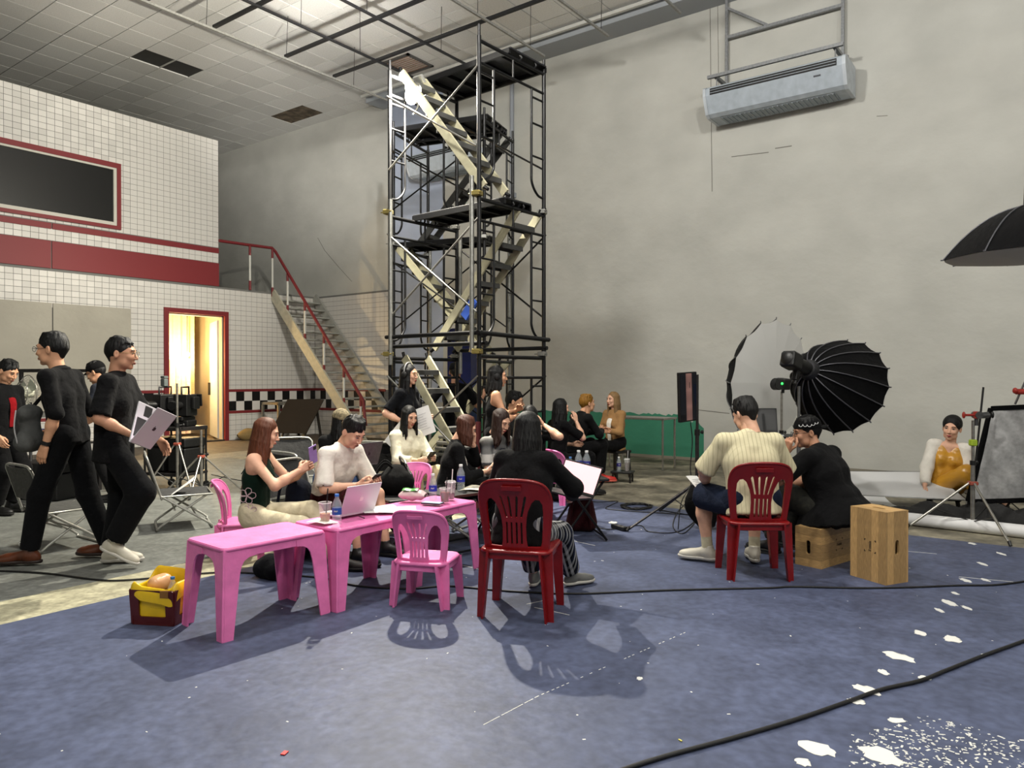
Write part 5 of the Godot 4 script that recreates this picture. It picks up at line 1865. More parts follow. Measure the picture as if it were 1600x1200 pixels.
		if o.has("sock"):
			mb = MB.new()
			var an: Vector3 = J["a" + q]
			mb.rod(an - Vector3(0, 0.02, 0), an.lerp(J["k" + q], 0.24), 0.043 * s, 12)
			obj("sock", mb, o.sock, root)
	# hair
	if o.has("hair"):
		var ha: Array = o.hair
		var grav := hbas.inverse() * Vector3.DOWN
		if ha.size() > 3:
			grav = hbas.inverse() * (Vector3.DOWN + ha[3])
		var hm := hair_mesh(ha[0], ha[2], grav, hash(o.label) % 1000)
		mb = MB.new()
		mb.add(hm, hx)
		obj("hair", mb, ha[1], root)
	# worn things
	if o.has("glasses"):
		mb = MB.new()
		for sg in [-1.0, 1.0]:
			var ring := []
			for k in 14:
				var a := TAU * k / 14
				ring.append(hx * Vector3(sg * 0.033 + cos(a) * 0.023, -0.001 + sin(a) * 0.019, -0.108))
			mb.tube(ring, 0.0016 * hs, 5, true)
			mb.rod(hx * Vector3(sg * 0.056, 0.003, -0.107), hx * Vector3(sg * 0.079, 0.002, 0.01), 0.0015, 5)
		mb.rod(hx * Vector3(-0.011, 0.002, -0.110), hx * Vector3(0.011, 0.002, -0.110), 0.0016, 5)
		var gl := obj("glasses", mb, o.glasses, root)
		mb = MB.new()
		for sg in [-1.0, 1.0]:
			mb.lathe([Vector2(0, 0), Vector2(0.022 * hs, 0)], 14, hx * Transform3D(Basis(Vector3.RIGHT, PI / 2).scaled_local(Vector3(1, 1, 0.82)), Vector3(sg * 0.033, -0.001, -0.108)))
		obj("lens", mb, glass("lens_glass", Color(0.9, 0.95, 1.0), 0.12), gl)
	if o.has("headphones"):
		mb = MB.new()
		var arc := []
		for k in 13:
			var a := lerpf(-1.75, 1.75, k / 12.0)
			arc.append(hx * Vector3(sin(a) * 0.100, 0.035 + cos(a) * 0.105, 0.015))
		mb.tube(arc, 0.009 * hs, 8)
		var hp := obj("headphones", mb, o.headphones, root)
		for sg in [-1.0, 1.0]:
			mb = MB.new()
			mb.ell(hx * Vector3(sg * 0.098, -0.008, 0.015), Vector3(0.022, 0.042, 0.036) * hs, hbas, 14)
			obj("ear_cup", mb, mat("cup_black", Color(0.03, 0.03, 0.035), 0.4), hp)
	if o.has("cap"):
		var f := Field.new(Vector3(-0.12, -0.03, -0.2), Vector3(0.12, 0.16, 0.2), 0.007)
		f.ell(Vector3(0, 0.035, 0.014), Vector3(0.090, 0.102, 0.108), 0.01)
		f.cut(Vector3(0, 0.028, 0.0), Vector3(0, -1, -0.12).normalized())
		mb = MB.new()
		f.to_mesh(mb, hx)
		var cp := obj("cap", mb, o.cap[0], root)
		mb = MB.new()
		var bz: float = o.cap[1]                      # -1 brim in front, 1 turned to the back
		mb.grid(func(u: float, v: float) -> Vector3: return hx * Vector3((u - 0.5) * 0.15 * (1.0 - 0.25 * v * v), 0.036 - v * 0.012 - pow((u - 0.5) * 2.0, 2.0) * 0.016, 0.014 + bz * (0.085 + v * (0.075 - pow((u - 0.5) * 2.0, 2.0) * 0.045))), 10, 5, 0.005)
		obj("brim", mb, o.cap[0], cp)
		if o.cap.size() > 2:
			mb = MB.new()
			var scr := []
			for k in 40:
				var u := k / 39.0
				var a := lerpf(-0.9, 0.75, u)
				var yy := 0.058 + sin(u * 34.0) * 0.010 * (1.0 - u * 0.35) + 0.005 * sin(u * 9.0)
				var rr := sqrt(maxf(0.02, 1.0 - pow((yy - 0.035) / 0.102, 2.0)))
				a += cos(u * 34.0) * 0.05
				scr.append(hx * Vector3(-cos(a) * 0.0915 * rr, yy, 0.014 + sin(a) * 0.110 * rr))
			mb.tube(scr, 0.0022, 5)
			obj("cap_script", mb, o.cap[2], cp)
	if o.has("watch"):
		mb = MB.new()
		var wq: String = o.watch
		var p: Vector3 = J["e" + wq].lerp(J["w" + wq], 0.9)
		var dr: Vector3 = (J["w" + wq] - J["e" + wq]).normalized()
		mb.rod(p - dr * 0.014, p + dr * 0.014, 0.032 * s, 14)
		var wt := obj("watch", mb, mat("cup_black", Color.BLACK), root)
	J["root"] = root
	J["shr"] = sh.r
	J["shl"] = sh.l
	J["xf"] = Transform3D(b, o.at)
	J["head"] = hx
	J["nb"] = nb
	J["chest"] = chest
	J["hc"] = hc
	J["tz"] = tz
	J["tx"] = tx
	J["up"] = up
	J["body"] = body
	return J

var folk := {}
func build_people() -> void:
	var black := cloth("cloth_black", Color(0.050, 0.050, 0.055))
	var navy := cloth("cloth_ink", Color(0.038, 0.042, 0.052))
	var white := cloth("cloth_white", Color(0.86, 0.84, 0.80))
	var cream := cloth("cloth_cream", Color(0.80, 0.76, 0.65))
	var jeans := cloth("cloth_jeans", Color(0.26, 0.36, 0.52))
	var denim := cloth("cloth_denim", Color(0.10, 0.13, 0.20))
	var tan := skin_mat("skin_tan", Color(0.72, 0.53, 0.42))
	var fair := skin_mat("skin_fair", Color(0.86, 0.67, 0.56))
	var mid := skin_mat("skin_mid", Color(0.80, 0.60, 0.47))
	var hb := hair_mat("hair_black", Color(0.030, 0.028, 0.030))
	var hbr := hair_mat("hair_brown", Color(0.22, 0.12, 0.075))
	var hau := hair_mat("hair_auburn", Color(0.47, 0.255, 0.145))
	var specs := mat("specs_dark", Color(0.05, 0.045, 0.05), 0.3)
	var gold_rim := metal("specs_gold", Color(0.7, 0.6, 0.4), 0.3)
	folk.walker = person({"label": "man in black shirt and brown shoes walking left with a grey bag", "at": at(-3.50, 5.85), "yaw": 268.0, "h": 1.80, "hip": 0.985, "lean": 7.0, "hunch": 16.0, "head": [0, 2, 0], "cell": 0.014, "skin": mid,
		"wl": Vector3(-0.215, 0.93, -0.06), "el": Vector3(-0.4, -0.1, 1), "cl": "relax", "wr": Vector3(0.22, 0.95, -0.12), "al": Vector3(-0.12, 0.095, -0.24), "ar": Vector3(0.10, 0.10, 0.26), "kr": Vector3(0, 0.2, -1),
		"shirt": {"m": black, "sleeve": 1.06, "hem": 0.06, "collar": black, "loose": 1.08}, "pants": {"m": navy, "wide": 1.16, "len": 1.95}, "shoe": plastic("leather_brown", Color(0.35, 0.18, 0.10), 0.28), "sole": mat("sole_brown", Color(0.12, 0.07, 0.05), 0.6), "pointed": true, "hair": ["short", hb, 0.1], "glasses": specs, "watch": "l"})
	folk.carrier = person({"label": "man in black tee and white shoes walking right carrying an open laptop", "at": at(-3.06, 5.70), "yaw": 82.0, "h": 1.72, "hip": 0.965, "lean": 3.0, "head": [-4, 4, 0], "cell": 0.014, "skin": tan, "fat": 1.05,
		"wr": Vector3(0.20, 1.02, -0.20), "er": Vector3(0.6, -0.4, 0.9), "cr": "grip", "pr": Vector3(-1, 0, 0), "wl": Vector3(-0.12, 0.90, -0.32), "cl": "relax", "ar": Vector3(0.10, 0.20, -0.03), "kr": Vector3(0.05, 0.3, -1), "al": Vector3(-0.09, 0.095, 0.06), "tr": [4.0, 26.0],
		"shirt": {"m": black, "sleeve": 0.92, "hem": 0.16, "loose": 1.22, "arm": 1.1, "name": "tee"}, "pants": {"m": navy, "wide": 1.45, "len": 1.93}, "shoe": plastic("shoe_white", Color(0.80, 0.78, 0.72), 0.5), "sole": mat("sole_white", Color(0.72, 0.71, 0.68), 0.6), "hair": ["short", hb, 0.1], "glasses": gold_rim})
	folk.far_left = person({"label": "man in black with a red lanyard at the left edge looking down", "at": at(-5.43, 7.9), "yaw": 98.0, "h": 1.64, "hip": 0.88, "head": [0, 26, 0], "hunch": 14.0, "skin": mid, "wr": Vector3(0.20, 0.84, -0.12), "wl": Vector3(-0.20, 0.85, -0.16),
		"shirt": {"m": black, "sleeve": 1.1, "loose": 1.1, "open": cloth("cloth_red", Color(0.48, 0.04, 0.07))}, "pants": {"m": black, "wide": 1.25}, "hair": ["short", hb, 0.1]})
	folk.capman = person({"label": "man in a black cap and glasses bending forward behind the walkers", "at": at(-4.62, 8.7), "yaw": 272.0, "h": 1.72, "hip": 0.90, "lean": 20.0, "hunch": 20.0, "head": [0, 22, 0], "skin": mid, "wr": Vector3(0.15, 0.95, -0.4), "wl": Vector3(-0.15, 0.95, -0.4),
		"shirt": {"m": cloth("cloth_check", Color(0.16, 0.17, 0.20)), "sleeve": 0.95}, "pants": {"m": black}, "hair": ["short", hb, 0.1], "glasses": specs, "cap": [cloth("cap_black", Color(0.04, 0.04, 0.045)), -1.0]})
	folk.auburn = person({"label": "woman with long auburn hair and green flowered top raising a lilac phone", "fem": true, "at": at(-1.99, 5.72), "yaw": 88.0, "h": 1.62, "hip": 0.40, "lean": 5.0, "hunch": 16.0, "head": [-8, 16, 0], "cell": 0.014, "skin": fair,
		"wr": Vector3(0.06, 0.74, -0.36), "er": Vector3(0.9, -0.9, 0.1), "cr": "grip", "pr": Vector3(-0.6, 0, 0.6), "wl": Vector3(-0.08, 0.74, -0.38), "el": Vector3(-0.7, -1, 0.2), "cl": "grip", "ar": Vector3(0.20, 0.09, -0.72), "al": Vector3(-0.06, 0.09, -0.66), "kr": Vector3(0.2, 1, -0.5), "kl": Vector3(-0.2, 1, -0.5), "tank": true,
		"shirt": {"m": cloth("cloth_green", Color(0.035, 0.12, 0.085)), "name": "camisole", "hem": 0.04}, "pants": {"m": cream, "wide": 1.25, "len": 1.9}, "shoe": plastic("shoe_mixed", Color(0.13, 0.12, 0.10), 0.6), "lace": mat("lace_cream", Color(0.8, 0.75, 0.6), 0.8), "hair": ["long", hau, 0.60, Vector3(0, 0, 0.14)]})
	folk.white_man = person({"label": "man in a white shirt and burgundy shorts bent over his phone", "at": at(-1.53, 6.12), "yaw": 118.0, "h": 1.70, "hip": 0.42, "lean": 20.0, "hunch": 26.0, "head": [4, 34, 0], "cell": 0.014, "skin": fair,
		"wr": Vector3(0.10, 0.60, -0.40), "wl": Vector3(-0.10, 0.60, -0.42), "er": Vector3(0.8, -0.6, 0.6), "el": Vector3(-0.8, -0.6, 0.6), "cr": "grip", "cl": "grip", "pr": Vector3(-0.5, 0.8, 0), "pl": Vector3(0.5, 0.8, 0), "ar": Vector3(0.16, 0.09, -0.46), "al": Vector3(-0.14, 0.09, -0.50),
		"shirt": {"m": white, "sleeve": 0.95, "collar": white, "loose": 1.18, "arm": 1.15}, "pants": {"m": cloth("cloth_burgundy", Color(0.17, 0.035, 0.05)), "len": 0.95, "wide": 1.1}, "hair": ["short", hb, 0.1]})
	folk.mottled = person({"label": "person in a mottled cap with long dark hair typing on a grey laptop", "fem": true, "at": at(-1.84, 7.42), "yaw": 120.0, "h": 1.60, "hip": 0.42, "lean": 12.0, "hunch": 20.0, "head": [0, 20, 0], "skin": fair, "wr": Vector3(0.10, 0.58, -0.36), "wl": Vector3(-0.10, 0.58, -0.36), "cr": "flat", "cl": "flat", "pr": Vector3(0, -1, 0), "pl": Vector3(0, -1, 0), "ar": Vector3(0.12, 0.09, -0.5), "al": Vector3(-0.10, 0.09, -0.5),
		"shirt": {"m": black, "sleeve": 1.8}, "pants": {"m": jeans, "wide": 1.15}, "hair": ["long", hb, 0.32], "cap": [tex(mat("cap_camo", Color(0.66, 0.60, 0.46), 0.9), noise_tex("camo", 0.03, 0.25, 1.0, 256), Vector3(0.25, 0.25, 0.25)), -1.0]})
	folk.blouse = person({"label": "woman in a white blouse with long black hair looking down at her phone", "fem": true, "at": at(-1.13, 7.85), "yaw": 138.0, "h": 1.58, "hip": 0.43, "lean": 4.0, "hunch": 14.0, "head": [0, 18, 0], "skin": fair, "wr": Vector3(0.06, 0.60, -0.32), "wl": Vector3(-0.12, 0.62, -0.34), "cr": "grip", "cl": "grip", "ar": Vector3(0.12, 0.09, -0.44), "al": Vector3(-0.10, 0.09, -0.46),
		"shirt": {"m": cloth("cloth_ivory", Color(0.88, 0.86, 0.76)), "sleeve": 1.7, "loose": 1.15, "arm": 1.15, "collar": cloth("cloth_ivory", Color.WHITE)}, "pants": {"m": cloth("cloth_sand", Color(0.80, 0.74, 0.58)), "wide": 1.2}, "hair": ["long", hb, 0.34]})
	folk.papers = person({"label": "standing woman in glasses and headphones holding white printed sheets", "fem": true, "at": at(-1.17, 8.12), "yaw": 112.0, "h": 1.60, "hip": 0.86, "head": [0, 4, 0], "skin": fair, "wr": Vector3(0.17, 0.96, -0.10), "er": Vector3(0.6, -0.2, 1), "wl": Vector3(-0.06, 1.02, -0.26), "cr": "grip", "cl": "grip",
		"shirt": {"m": cloth("cloth_slate", Color(0.055, 0.06, 0.075)), "sleeve": 0.85, "name": "tee"}, "pants": {"m": black, "wide": 1.5}, "hair": ["long", hb, 0.34], "glasses": gold_rim, "headphones": plastic("phones_grey", Color(0.62, 0.62, 0.62), 0.35)})
	folk.blazer = person({"label": "woman with a short auburn bob and black blazer resting cheek on hand", "fem": true, "at": at(-0.60, 6.62), "yaw": 82.0, "h": 1.58, "hip": 0.42, "lean": 14.0, "hunch": 20.0, "head": [2, 26, 0], "cell": 0.015, "skin": fair, "wr": Vector3(0.10, 0.62, -0.36), "cr": "grip", "pr": Vector3(-0.4, 0.9, 0), "wl": Vector3(-0.10, 0.86, -0.26), "el": Vector3(-0.6, -1, -0.6), "dl": Vector3(0.1, 1, 0.05), "cl": "fist", "ar": Vector3(0.12, 0.09, -0.44), "al": Vector3(-0.10, 0.09, -0.46),
		"shirt": {"m": black, "sleeve": 1.8, "open": white, "name": "blazer", "loose": 1.1, "collar": black}, "pants": {"m": black}, "hair": ["bob", hair_mat("hair_copper", Color(0.38, 0.20, 0.12)), 0.20]})
	folk.striped = person({"label": "woman with long brown hair and striped tee looking at her phone", "fem": true, "at": at(-0.19, 7.02), "yaw": 132.0, "h": 1.60, "hip": 0.43, "lean": 8.0, "hunch": 14.0, "head": [0, 26, 0], "cell": 0.015, "skin": fair, "wr": Vector3(0.08, 0.63, -0.34), "wl": Vector3(-0.08, 0.63, -0.34), "cr": "grip", "cl": "grip", "ar": Vector3(0.12, 0.09, -0.44), "al": Vector3(-0.10, 0.09, -0.46),
		"shirt": {"m": stripe_mat("tee_stripes", [Color(0.05, 0.055, 0.09), Color(0.05, 0.055, 0.09), Color(0.09, 0.10, 0.15), Color(0.60, 0.59, 0.58), Color(0.10, 0.11, 0.16), Color(0.74, 0.73, 0.70), Color(0.74, 0.73, 0.70), Color(0.74, 0.73, 0.70)], 0.60, true, 0.38), "sleeve": 0.85, "name": "tee"}, "pants": {"m": navy}, "hair": ["long", hbr, 0.36]})
	folk.profile = person({"label": "standing woman in black tank top and headphones seen in profile", "fem": true, "at": at(-0.20, 7.72), "yaw": 84.0, "h": 1.57, "hip": 0.85, "head": [0, 2, 0], "skin": mid, "tank": true, "wr": Vector3(0.0, 1.04, -0.24), "wl": Vector3(0.02, 1.12, -0.26), "er": Vector3(0.8, -0.6, 0.2), "el": Vector3(-0.8, -0.6, 0.2), "cr": "relax",
		"shirt": {"m": black, "name": "tank_top"}, "pants": {"m": black, "wide": 1.2}, "hair": ["long", hb, 0.26], "headphones": mat("cup_black", Color.BLACK)})
	folk.behind = person({"label": "dark-haired man in black seated just behind the woman with headphones", "at": at(-0.03, 8.92), "yaw": 96.0, "h": 1.70, "hip": 0.50, "lean": 4.0, "head": [0, 6, 0], "skin": mid, "wr": Vector3(0.1, 0.8, -0.35), "wl": Vector3(-0.1, 0.8, -0.35), "ar": Vector3(0.12, 0.09, -0.44), "al": Vector3(-0.10, 0.09, -0.46),
		"shirt": {"m": black}, "pants": {"m": black}, "hair": ["short", hb, 0.1]})
	seat_box("black stool under the man behind the headphones woman", at(-0.03, 8.94), face(96.0), 0.40)
	folk.forehead = person({"label": "woman with parted dark hair facing the viewer with one arm raised", "fem": true, "at": at(0.18, 7.7), "yaw": 176.0, "h": 1.58, "hip": 0.44, "lean": 6.0, "hunch": 10.0, "head": [-4, 16, 0], "skin": fair, "wl": Vector3(-0.13, 0.97, -0.14), "el": Vector3(-0.6, -1, 0.1), "dl": Vector3(0.5, 1, 0.3), "wr": Vector3(0.1, 0.62, -0.3), "ar": Vector3(0.12, 0.09, -0.44), "al": Vector3(-0.10, 0.09, -0.46),
		"shirt": {"m": black, "sleeve": 0.6}, "pants": {"m": black}, "hair": ["long", hb, 0.26]})
	seat_box("black stool under the woman with one arm raised", at(0.18, 7.72), face(176.0), 0.34)
	folk.front = person({"label": "woman with very long black hair and black jacket on the red chair", "fem": true, "at": at(0.05, 4.62), "yaw": 22.0, "h": 1.60, "hip": 0.515, "lean": 12.0, "hunch": 14.0, "head": [22, 8, 0], "cell": 0.013, "skin": fair, "wr": Vector3(0.20, 0.66, -0.44), "wl": Vector3(-0.14, 0.66, -0.42), "er": Vector3(1, -0.5, 0.3), "el": Vector3(-1, -0.5, 0.3), "ar": Vector3(0.14, 0.09, -0.62), "al": Vector3(-0.10, 0.09, -0.52), "kr": Vector3(0.2, 0.6, -1), "tr": [40.0, 0.0],
		"shirt": {"m": black, "sleeve": 1.85, "loose": 1.22, "hem": 0.12, "arm": 1.15, "name": "jacket"}, "pants": {"m": stripe_mat("leg_stripes", [Color(0.58, 0.58, 0.58), Color(0.05, 0.06, 0.09), Color(0.10, 0.12, 0.2), Color(0.62, 0.62, 0.62), Color(0.04, 0.045, 0.06)], 0.085, false, 0.0), "wide": 1.3, "len": 1.9}, "shoe": plastic("shoe_greywhite", Color(0.42, 0.42, 0.41), 0.5), "sole": mat("sole_white", Color.WHITE), "hair": ["long", hb, 0.50, Vector3(0, 0, 0.06)]})
	folk.handface = person({"label": "black-haired woman in black holding a hand up to her face", "fem": true, "at": at(0.54, 9.0), "yaw": 62.0, "h": 1.60, "hip": 0.46, "lean": 4.0, "hunch": 10.0, "head": [8, 6, 0], "skin": fair, "wr": Vector3(0.10, 0.92, -0.22), "er": Vector3(0.7, -1, 0.2), "dr": Vector3(-0.2, 1, 0.1), "cr": "relax", "wl": Vector3(-0.1, 0.62, -0.3), "ar": Vector3(0.12, 0.09, -0.44), "al": Vector3(-0.10, 0.09, -0.46),
		"shirt": {"m": black, "sleeve": 0.9}, "pants": {"m": black}, "hair": ["long", hb, 0.30]})
	seat_box("black stool under the woman with a hand to her face", at(0.54, 9.02), face(62.0), 0.36)
	folk.goldhair = person({"label": "man with gold-dyed hair, black suit and red sneakers leaning forward", "at": at(0.80, 10.15), "yaw": 64.0, "h": 1.72, "hip": 0.48, "lean": 22.0, "hunch": 10.0, "head": [0, -4, 0], "skin": mid, "wr": Vector3(0.02, 0.72, -0.50), "wl": Vector3(-0.04, 0.70, -0.52), "er": Vector3(0.8, -0.6, 0.4), "el": Vector3(-0.8, -0.6, 0.4), "ar": Vector3(0.13, 0.10, -0.40), "al": Vector3(-0.12, 0.10, -0.44), "tr": [20.0, 0.0],
		"shirt": {"m": black, "sleeve": 1.85, "loose": 1.15, "name": "jacket", "collar": black}, "pants": {"m": black, "wide": 1.15, "len": 1.9}, "shoe": plastic("shoe_red", Color(0.80, 0.20, 0.16), 0.5), "sole": mat("sole_pink", Color(0.78, 0.36, 0.30), 0.6), "hair": ["short", hair_mat("hair_gold", Color(0.66, 0.46, 0.12)), 0.1]})
	seat_box("wooden box seat under the gold-haired man", at(0.80, 10.17), face(64.0), 0.38, Color(0.42, 0.30, 0.18))
	folk.blonde = person({"label": "woman with long blonde hair and tan jacket facing the gold-haired man", "fem": true, "at": at(1.50, 10.75), "yaw": 232.0, "h": 1.62, "hip": 0.50, "lean": 3.0, "head": [4, 0, 0], "skin": fair, "wr": Vector3(0.1, 0.70, -0.28), "wl": Vector3(-0.06, 0.70, -0.30), "ar": Vector3(0.12, 0.09, -0.42), "al": Vector3(-0.10, 0.09, -0.40),
		"shirt": {"m": cloth("cloth_tan", Color(0.60, 0.46, 0.30)), "sleeve": 1.8, "open": white, "name": "jacket", "loose": 1.05}, "pants": {"m": black}, "hair": ["long", hair_mat("hair_blonde", Color(0.66, 0.52, 0.34)), 0.46]})
	seat_box("dark stool under the blonde woman by the green wall", at(1.51, 10.78), face(232.0), 0.40)
	folk.cream = person({"label": "man in a cream pinstriped shirt and denim shorts seated with back turned", "at": at(1.78, 5.46), "yaw": 0.0, "h": 1.72, "hip": 0.53, "lean": 13.0, "hunch": 18.0, "head": [-22, 22, 0], "cell": 0.013, "skin": fair, "fat": 1.12, "wl": Vector3(-0.24, 0.58, -0.40), "wr": Vector3(0.20, 0.62, -0.40), "el": Vector3(-1, -0.6, 0.3), "er": Vector3(1, -0.6, 0.3), "cl": "grip", "al": Vector3(-0.24, 0.10, -0.36), "ar": Vector3(0.12, 0.10, -0.34), "tl": [-62.0, 0.0], "tr": [8.0, 0.0], "kl": Vector3(-0.5, 0.5, -1),
		"shirt": {"m": stripe_mat("shirt_pinstripe", [Color(0.80, 0.77, 0.64), Color(0.80, 0.77, 0.64), Color(0.80, 0.77, 0.64), Color(0.70, 0.67, 0.55)], 0.03, false, 0.0), "sleeve": 0.98, "collar": cloth("cloth_cream", Color.WHITE), "loose": 1.16, "arm": 1.2, "hem": 0.10}, "pants": {"m": denim, "len": 0.98, "wide": 1.2}, "shoe": plastic("shoe_white", Color.WHITE), "sole": mat("sole_white", Color.WHITE), "sock": cloth("cloth_sock", Color(0.76, 0.73, 0.62)), "hair": ["short", hair_mat("hair_soft", Color(0.055, 0.048, 0.042)), 0.1]})
	folk.big = person({"label": "heavy man in black tee and backward cap sitting on a wooden box", "at": at(2.56, 5.83), "yaw": 318.0, "h": 1.70, "hip": 0.40, "lean": 18.0, "hunch": 22.0, "head": [-42, 10, 0], "cell": 0.013, "skin": tan, "fat": 1.30, "wl": Vector3(-0.22, 0.86, -0.30), "el": Vector3(-0.6, -1, 0.1), "dl": Vector3(-0.2, 1, 0.2), "cl": "fist", "wr": Vector3(-0.10, 0.56, -0.42), "er": Vector3(0.5, -0.8, 0.3), "al": Vector3(-0.16, 0.10, -0.46), "ar": Vector3(0.16, 0.10, -0.44),
		"shirt": {"m": black, "sleeve": 0.92, "loose": 1.16, "hem": 0.10, "hem_w": 1.5, "arm": 1.1, "name": "tee"}, "pants": {"m": tex(mat("camo_dark", Color(0.16, 0.16, 0.12), 0.95), noise_tex("camo", 0.03, 0.25, 1.0, 256), Vector3(0.35, 0.35, 0.35)), "wide": 1.2}, "hair": ["short", hb, 0.1], "glasses": specs, "cap": [cloth("cap_black", Color.BLACK), 1.0, mat("script_white", Color(0.8, 0.8, 0.8), 0.6)]})
	folk.model = person({"label": "model in a yellow satin dress and open white shirt behind the silver panel", "fem": true, "at": at(4.75, 8.15), "yaw": 208.0, "h": 1.66, "hsize": 1.14, "hip": 0.25, "lean": -2.0, "side": -7.0, "hunch": 6.0, "head": [14, 4, -6], "cell": 0.014, "skin": fair, "wr": Vector3(0.20, 0.20, -0.30), "wl": Vector3(-0.24, 0.16, -0.1), "ar": Vector3(-0.44, 0.09, -0.22), "al": Vector3(-0.56, 0.09, -0.14), "kr": Vector3(-1, 0.3, -0.6), "kl": Vector3(-1, 0.3, -0.4),
		"tank": true, "shirt": {"name": "dress", "hem": 0.12, "m": tex(mat("satin_yellow", Color(0.72, 0.52, 0.16), 0.32), null, Vector3.ONE, noise_tex("cloth_fold", 0.012, 0, 1), 0.8, false)}, "pants": {"m": mat("satin_yellow", Color.WHITE), "len": 1.8, "wide": 1.5}, "hair": ["bun", hb, 0.1]})
	var M: Dictionary = folk.model
	var ob := []
	for q in ["r", "l"]:
		var sg := 1.0 if q == "r" else -1.0
		ob.append([M.hc + M.up * 0.46 + M.tx * sg * 0.10 + M.tz * 0.01, M["sh" + q], 0.050, 0.062])
		ob.append([M["sh" + q], M["e" + q], 0.062, 0.066])
		ob.append([M["e" + q], M["e" + q].lerp(M["w" + q], 0.85), 0.066, 0.050, 2])
		ob.append([M.hc + M.up * 0.44 + M.tx * sg * 0.125, M.hc + M.up * 0.10 + M.tx * sg * 0.165, 0.055, 0.060])
		ob.append([M.hc + M.up * 0.42 + M.tx * sg * 0.07 + M.tz * 0.07, M.hc + M.up * 0.05 + M.tx * sg * 0.07 + M.tz * 0.08, 0.06, 0.07])
	var om := MB.new()
	bones_mesh(om, ob, 0.014, 0.03)
	obj("open_shirt", om, white, M.root)
	seat_box("low black block under the model", at(4.77, 8.19), face(208.0), 0.15)
	folk.tech = person({"label": "technician in black cap working with arms spread behind the front tower", "at": at(-0.78, 10.05), "yaw": 6.0, "h": 1.66, "hip": 0.88, "lean": 6.0, "head": [0, 8, 0], "skin": tan, "wl": Vector3(-0.46, 1.26, -0.20), "wr": Vector3(0.36, 1.20, -0.26), "el": Vector3(-0.3, -1, 0.3), "er": Vector3(0.3, -1, 0.3),
		"shirt": {"m": black}, "pants": {"m": black}, "hair": ["short", hb, 0.1], "cap": [cloth("cap_black", Color.BLACK), -1.0]})
	# flowers stitched on the green camisole
	var J: Dictionary = folk.auburn
	var mb := MB.new()
	for q in [[0.162, 0.16, -0.02, 0.055], [0.176, 0.06, -0.055, 0.042]]:
		for k in 5:
			var a0: float = TAU * k / 5 + q[3] * 9.0
			var pts := []
			for e in [[0.0, 0.0], [0.5, 0.42], [1.0, 0.30], [1.1, 0.0], [1.0, -0.30], [0.5, -0.42], [0.0, 0.0]]:
				var p2: Vector2 = Vector2(e[0], e[1]).rotated(a0) * q[3]
				pts.append(J.hc + J.up * (q[1] + p2.y) + J.tx * (q[0] - p2.x * p2.x * 5.0) + J.tz * (q[2] + 0.04 + p2.x))
			mb.tube(smooth(pts, 3), 0.0028, 5)
	obj("flower_stitching", mb, mat("stitch_pale", Color(0.72, 0.62, 0.64), 0.8), J.root)
	mb = MB.new()
	for sg in [-1.0, 1.0]:
		mb.tube(smooth([J.chest + J.up * 0.06 + J.tx * sg * 0.075 - J.tz * 0.10, J.nb - J.up * 0.02 + J.tx * sg * 0.085, J.chest + J.up * 0.02 + J.tx * sg * 0.07 + J.tz * 0.105], 5), 0.004, 6)
	obj("strap", mb, cloth("cloth_green", Color.BLACK), J.root)

func seat_box(label: String, where: Vector3, b: Basis, h: float, c := Color(0.05, 0.05, 0.055)) -> void:
	var t := thing("stool", label, "stool", where, b, "low seats hidden under people")
	var m := plastic("stool_%s" % c.to_html(), c, 0.6)
	var mb := MB.new()
	mb.box(Vector3(0, h - 0.02, 0), Vector3(0.34, 0.04, 0.32), Basis.IDENTITY, 0.012)
	obj("seat", mb, m, t)
	for q in [[-1, -1], [1, -1], [1, 1], [-1, 1]]:
		mb = MB.new()
		taper(mb, Vector3(q[0] * 0.13, h - 0.03, q[1] * 0.12), Vector3(q[0] * 0.15, 0, q[1] * 0.14), Vector2(0.04, 0.04), Vector2(0.03, 0.03))
		obj("leg", mb, m, t)

func stripe_mat(key: String, cols: Array, size: float, level: bool, off: float) -> StandardMaterial3D:
	if mats.has(key):
		return mats[key]
	var n := 64
	var im := Image.create(n, n, false, Image.FORMAT_RGB8)
	for y in n:
		for x in n:
			im.set_pixel(x, y, cols[int(float(y if level else x) / n * cols.size()) % cols.size()])
	var m := mat(key, Color.WHITE, 0.95)
	m.metallic_specular = 0.25
	tex(m, ImageTexture.create_from_image(im), Vector3(size, size, size), noise_tex("cloth_fold", 0.012, 0, 1), 0.8, false)
	m.uv1_offset = Vector3(0, off, 0)
	return m

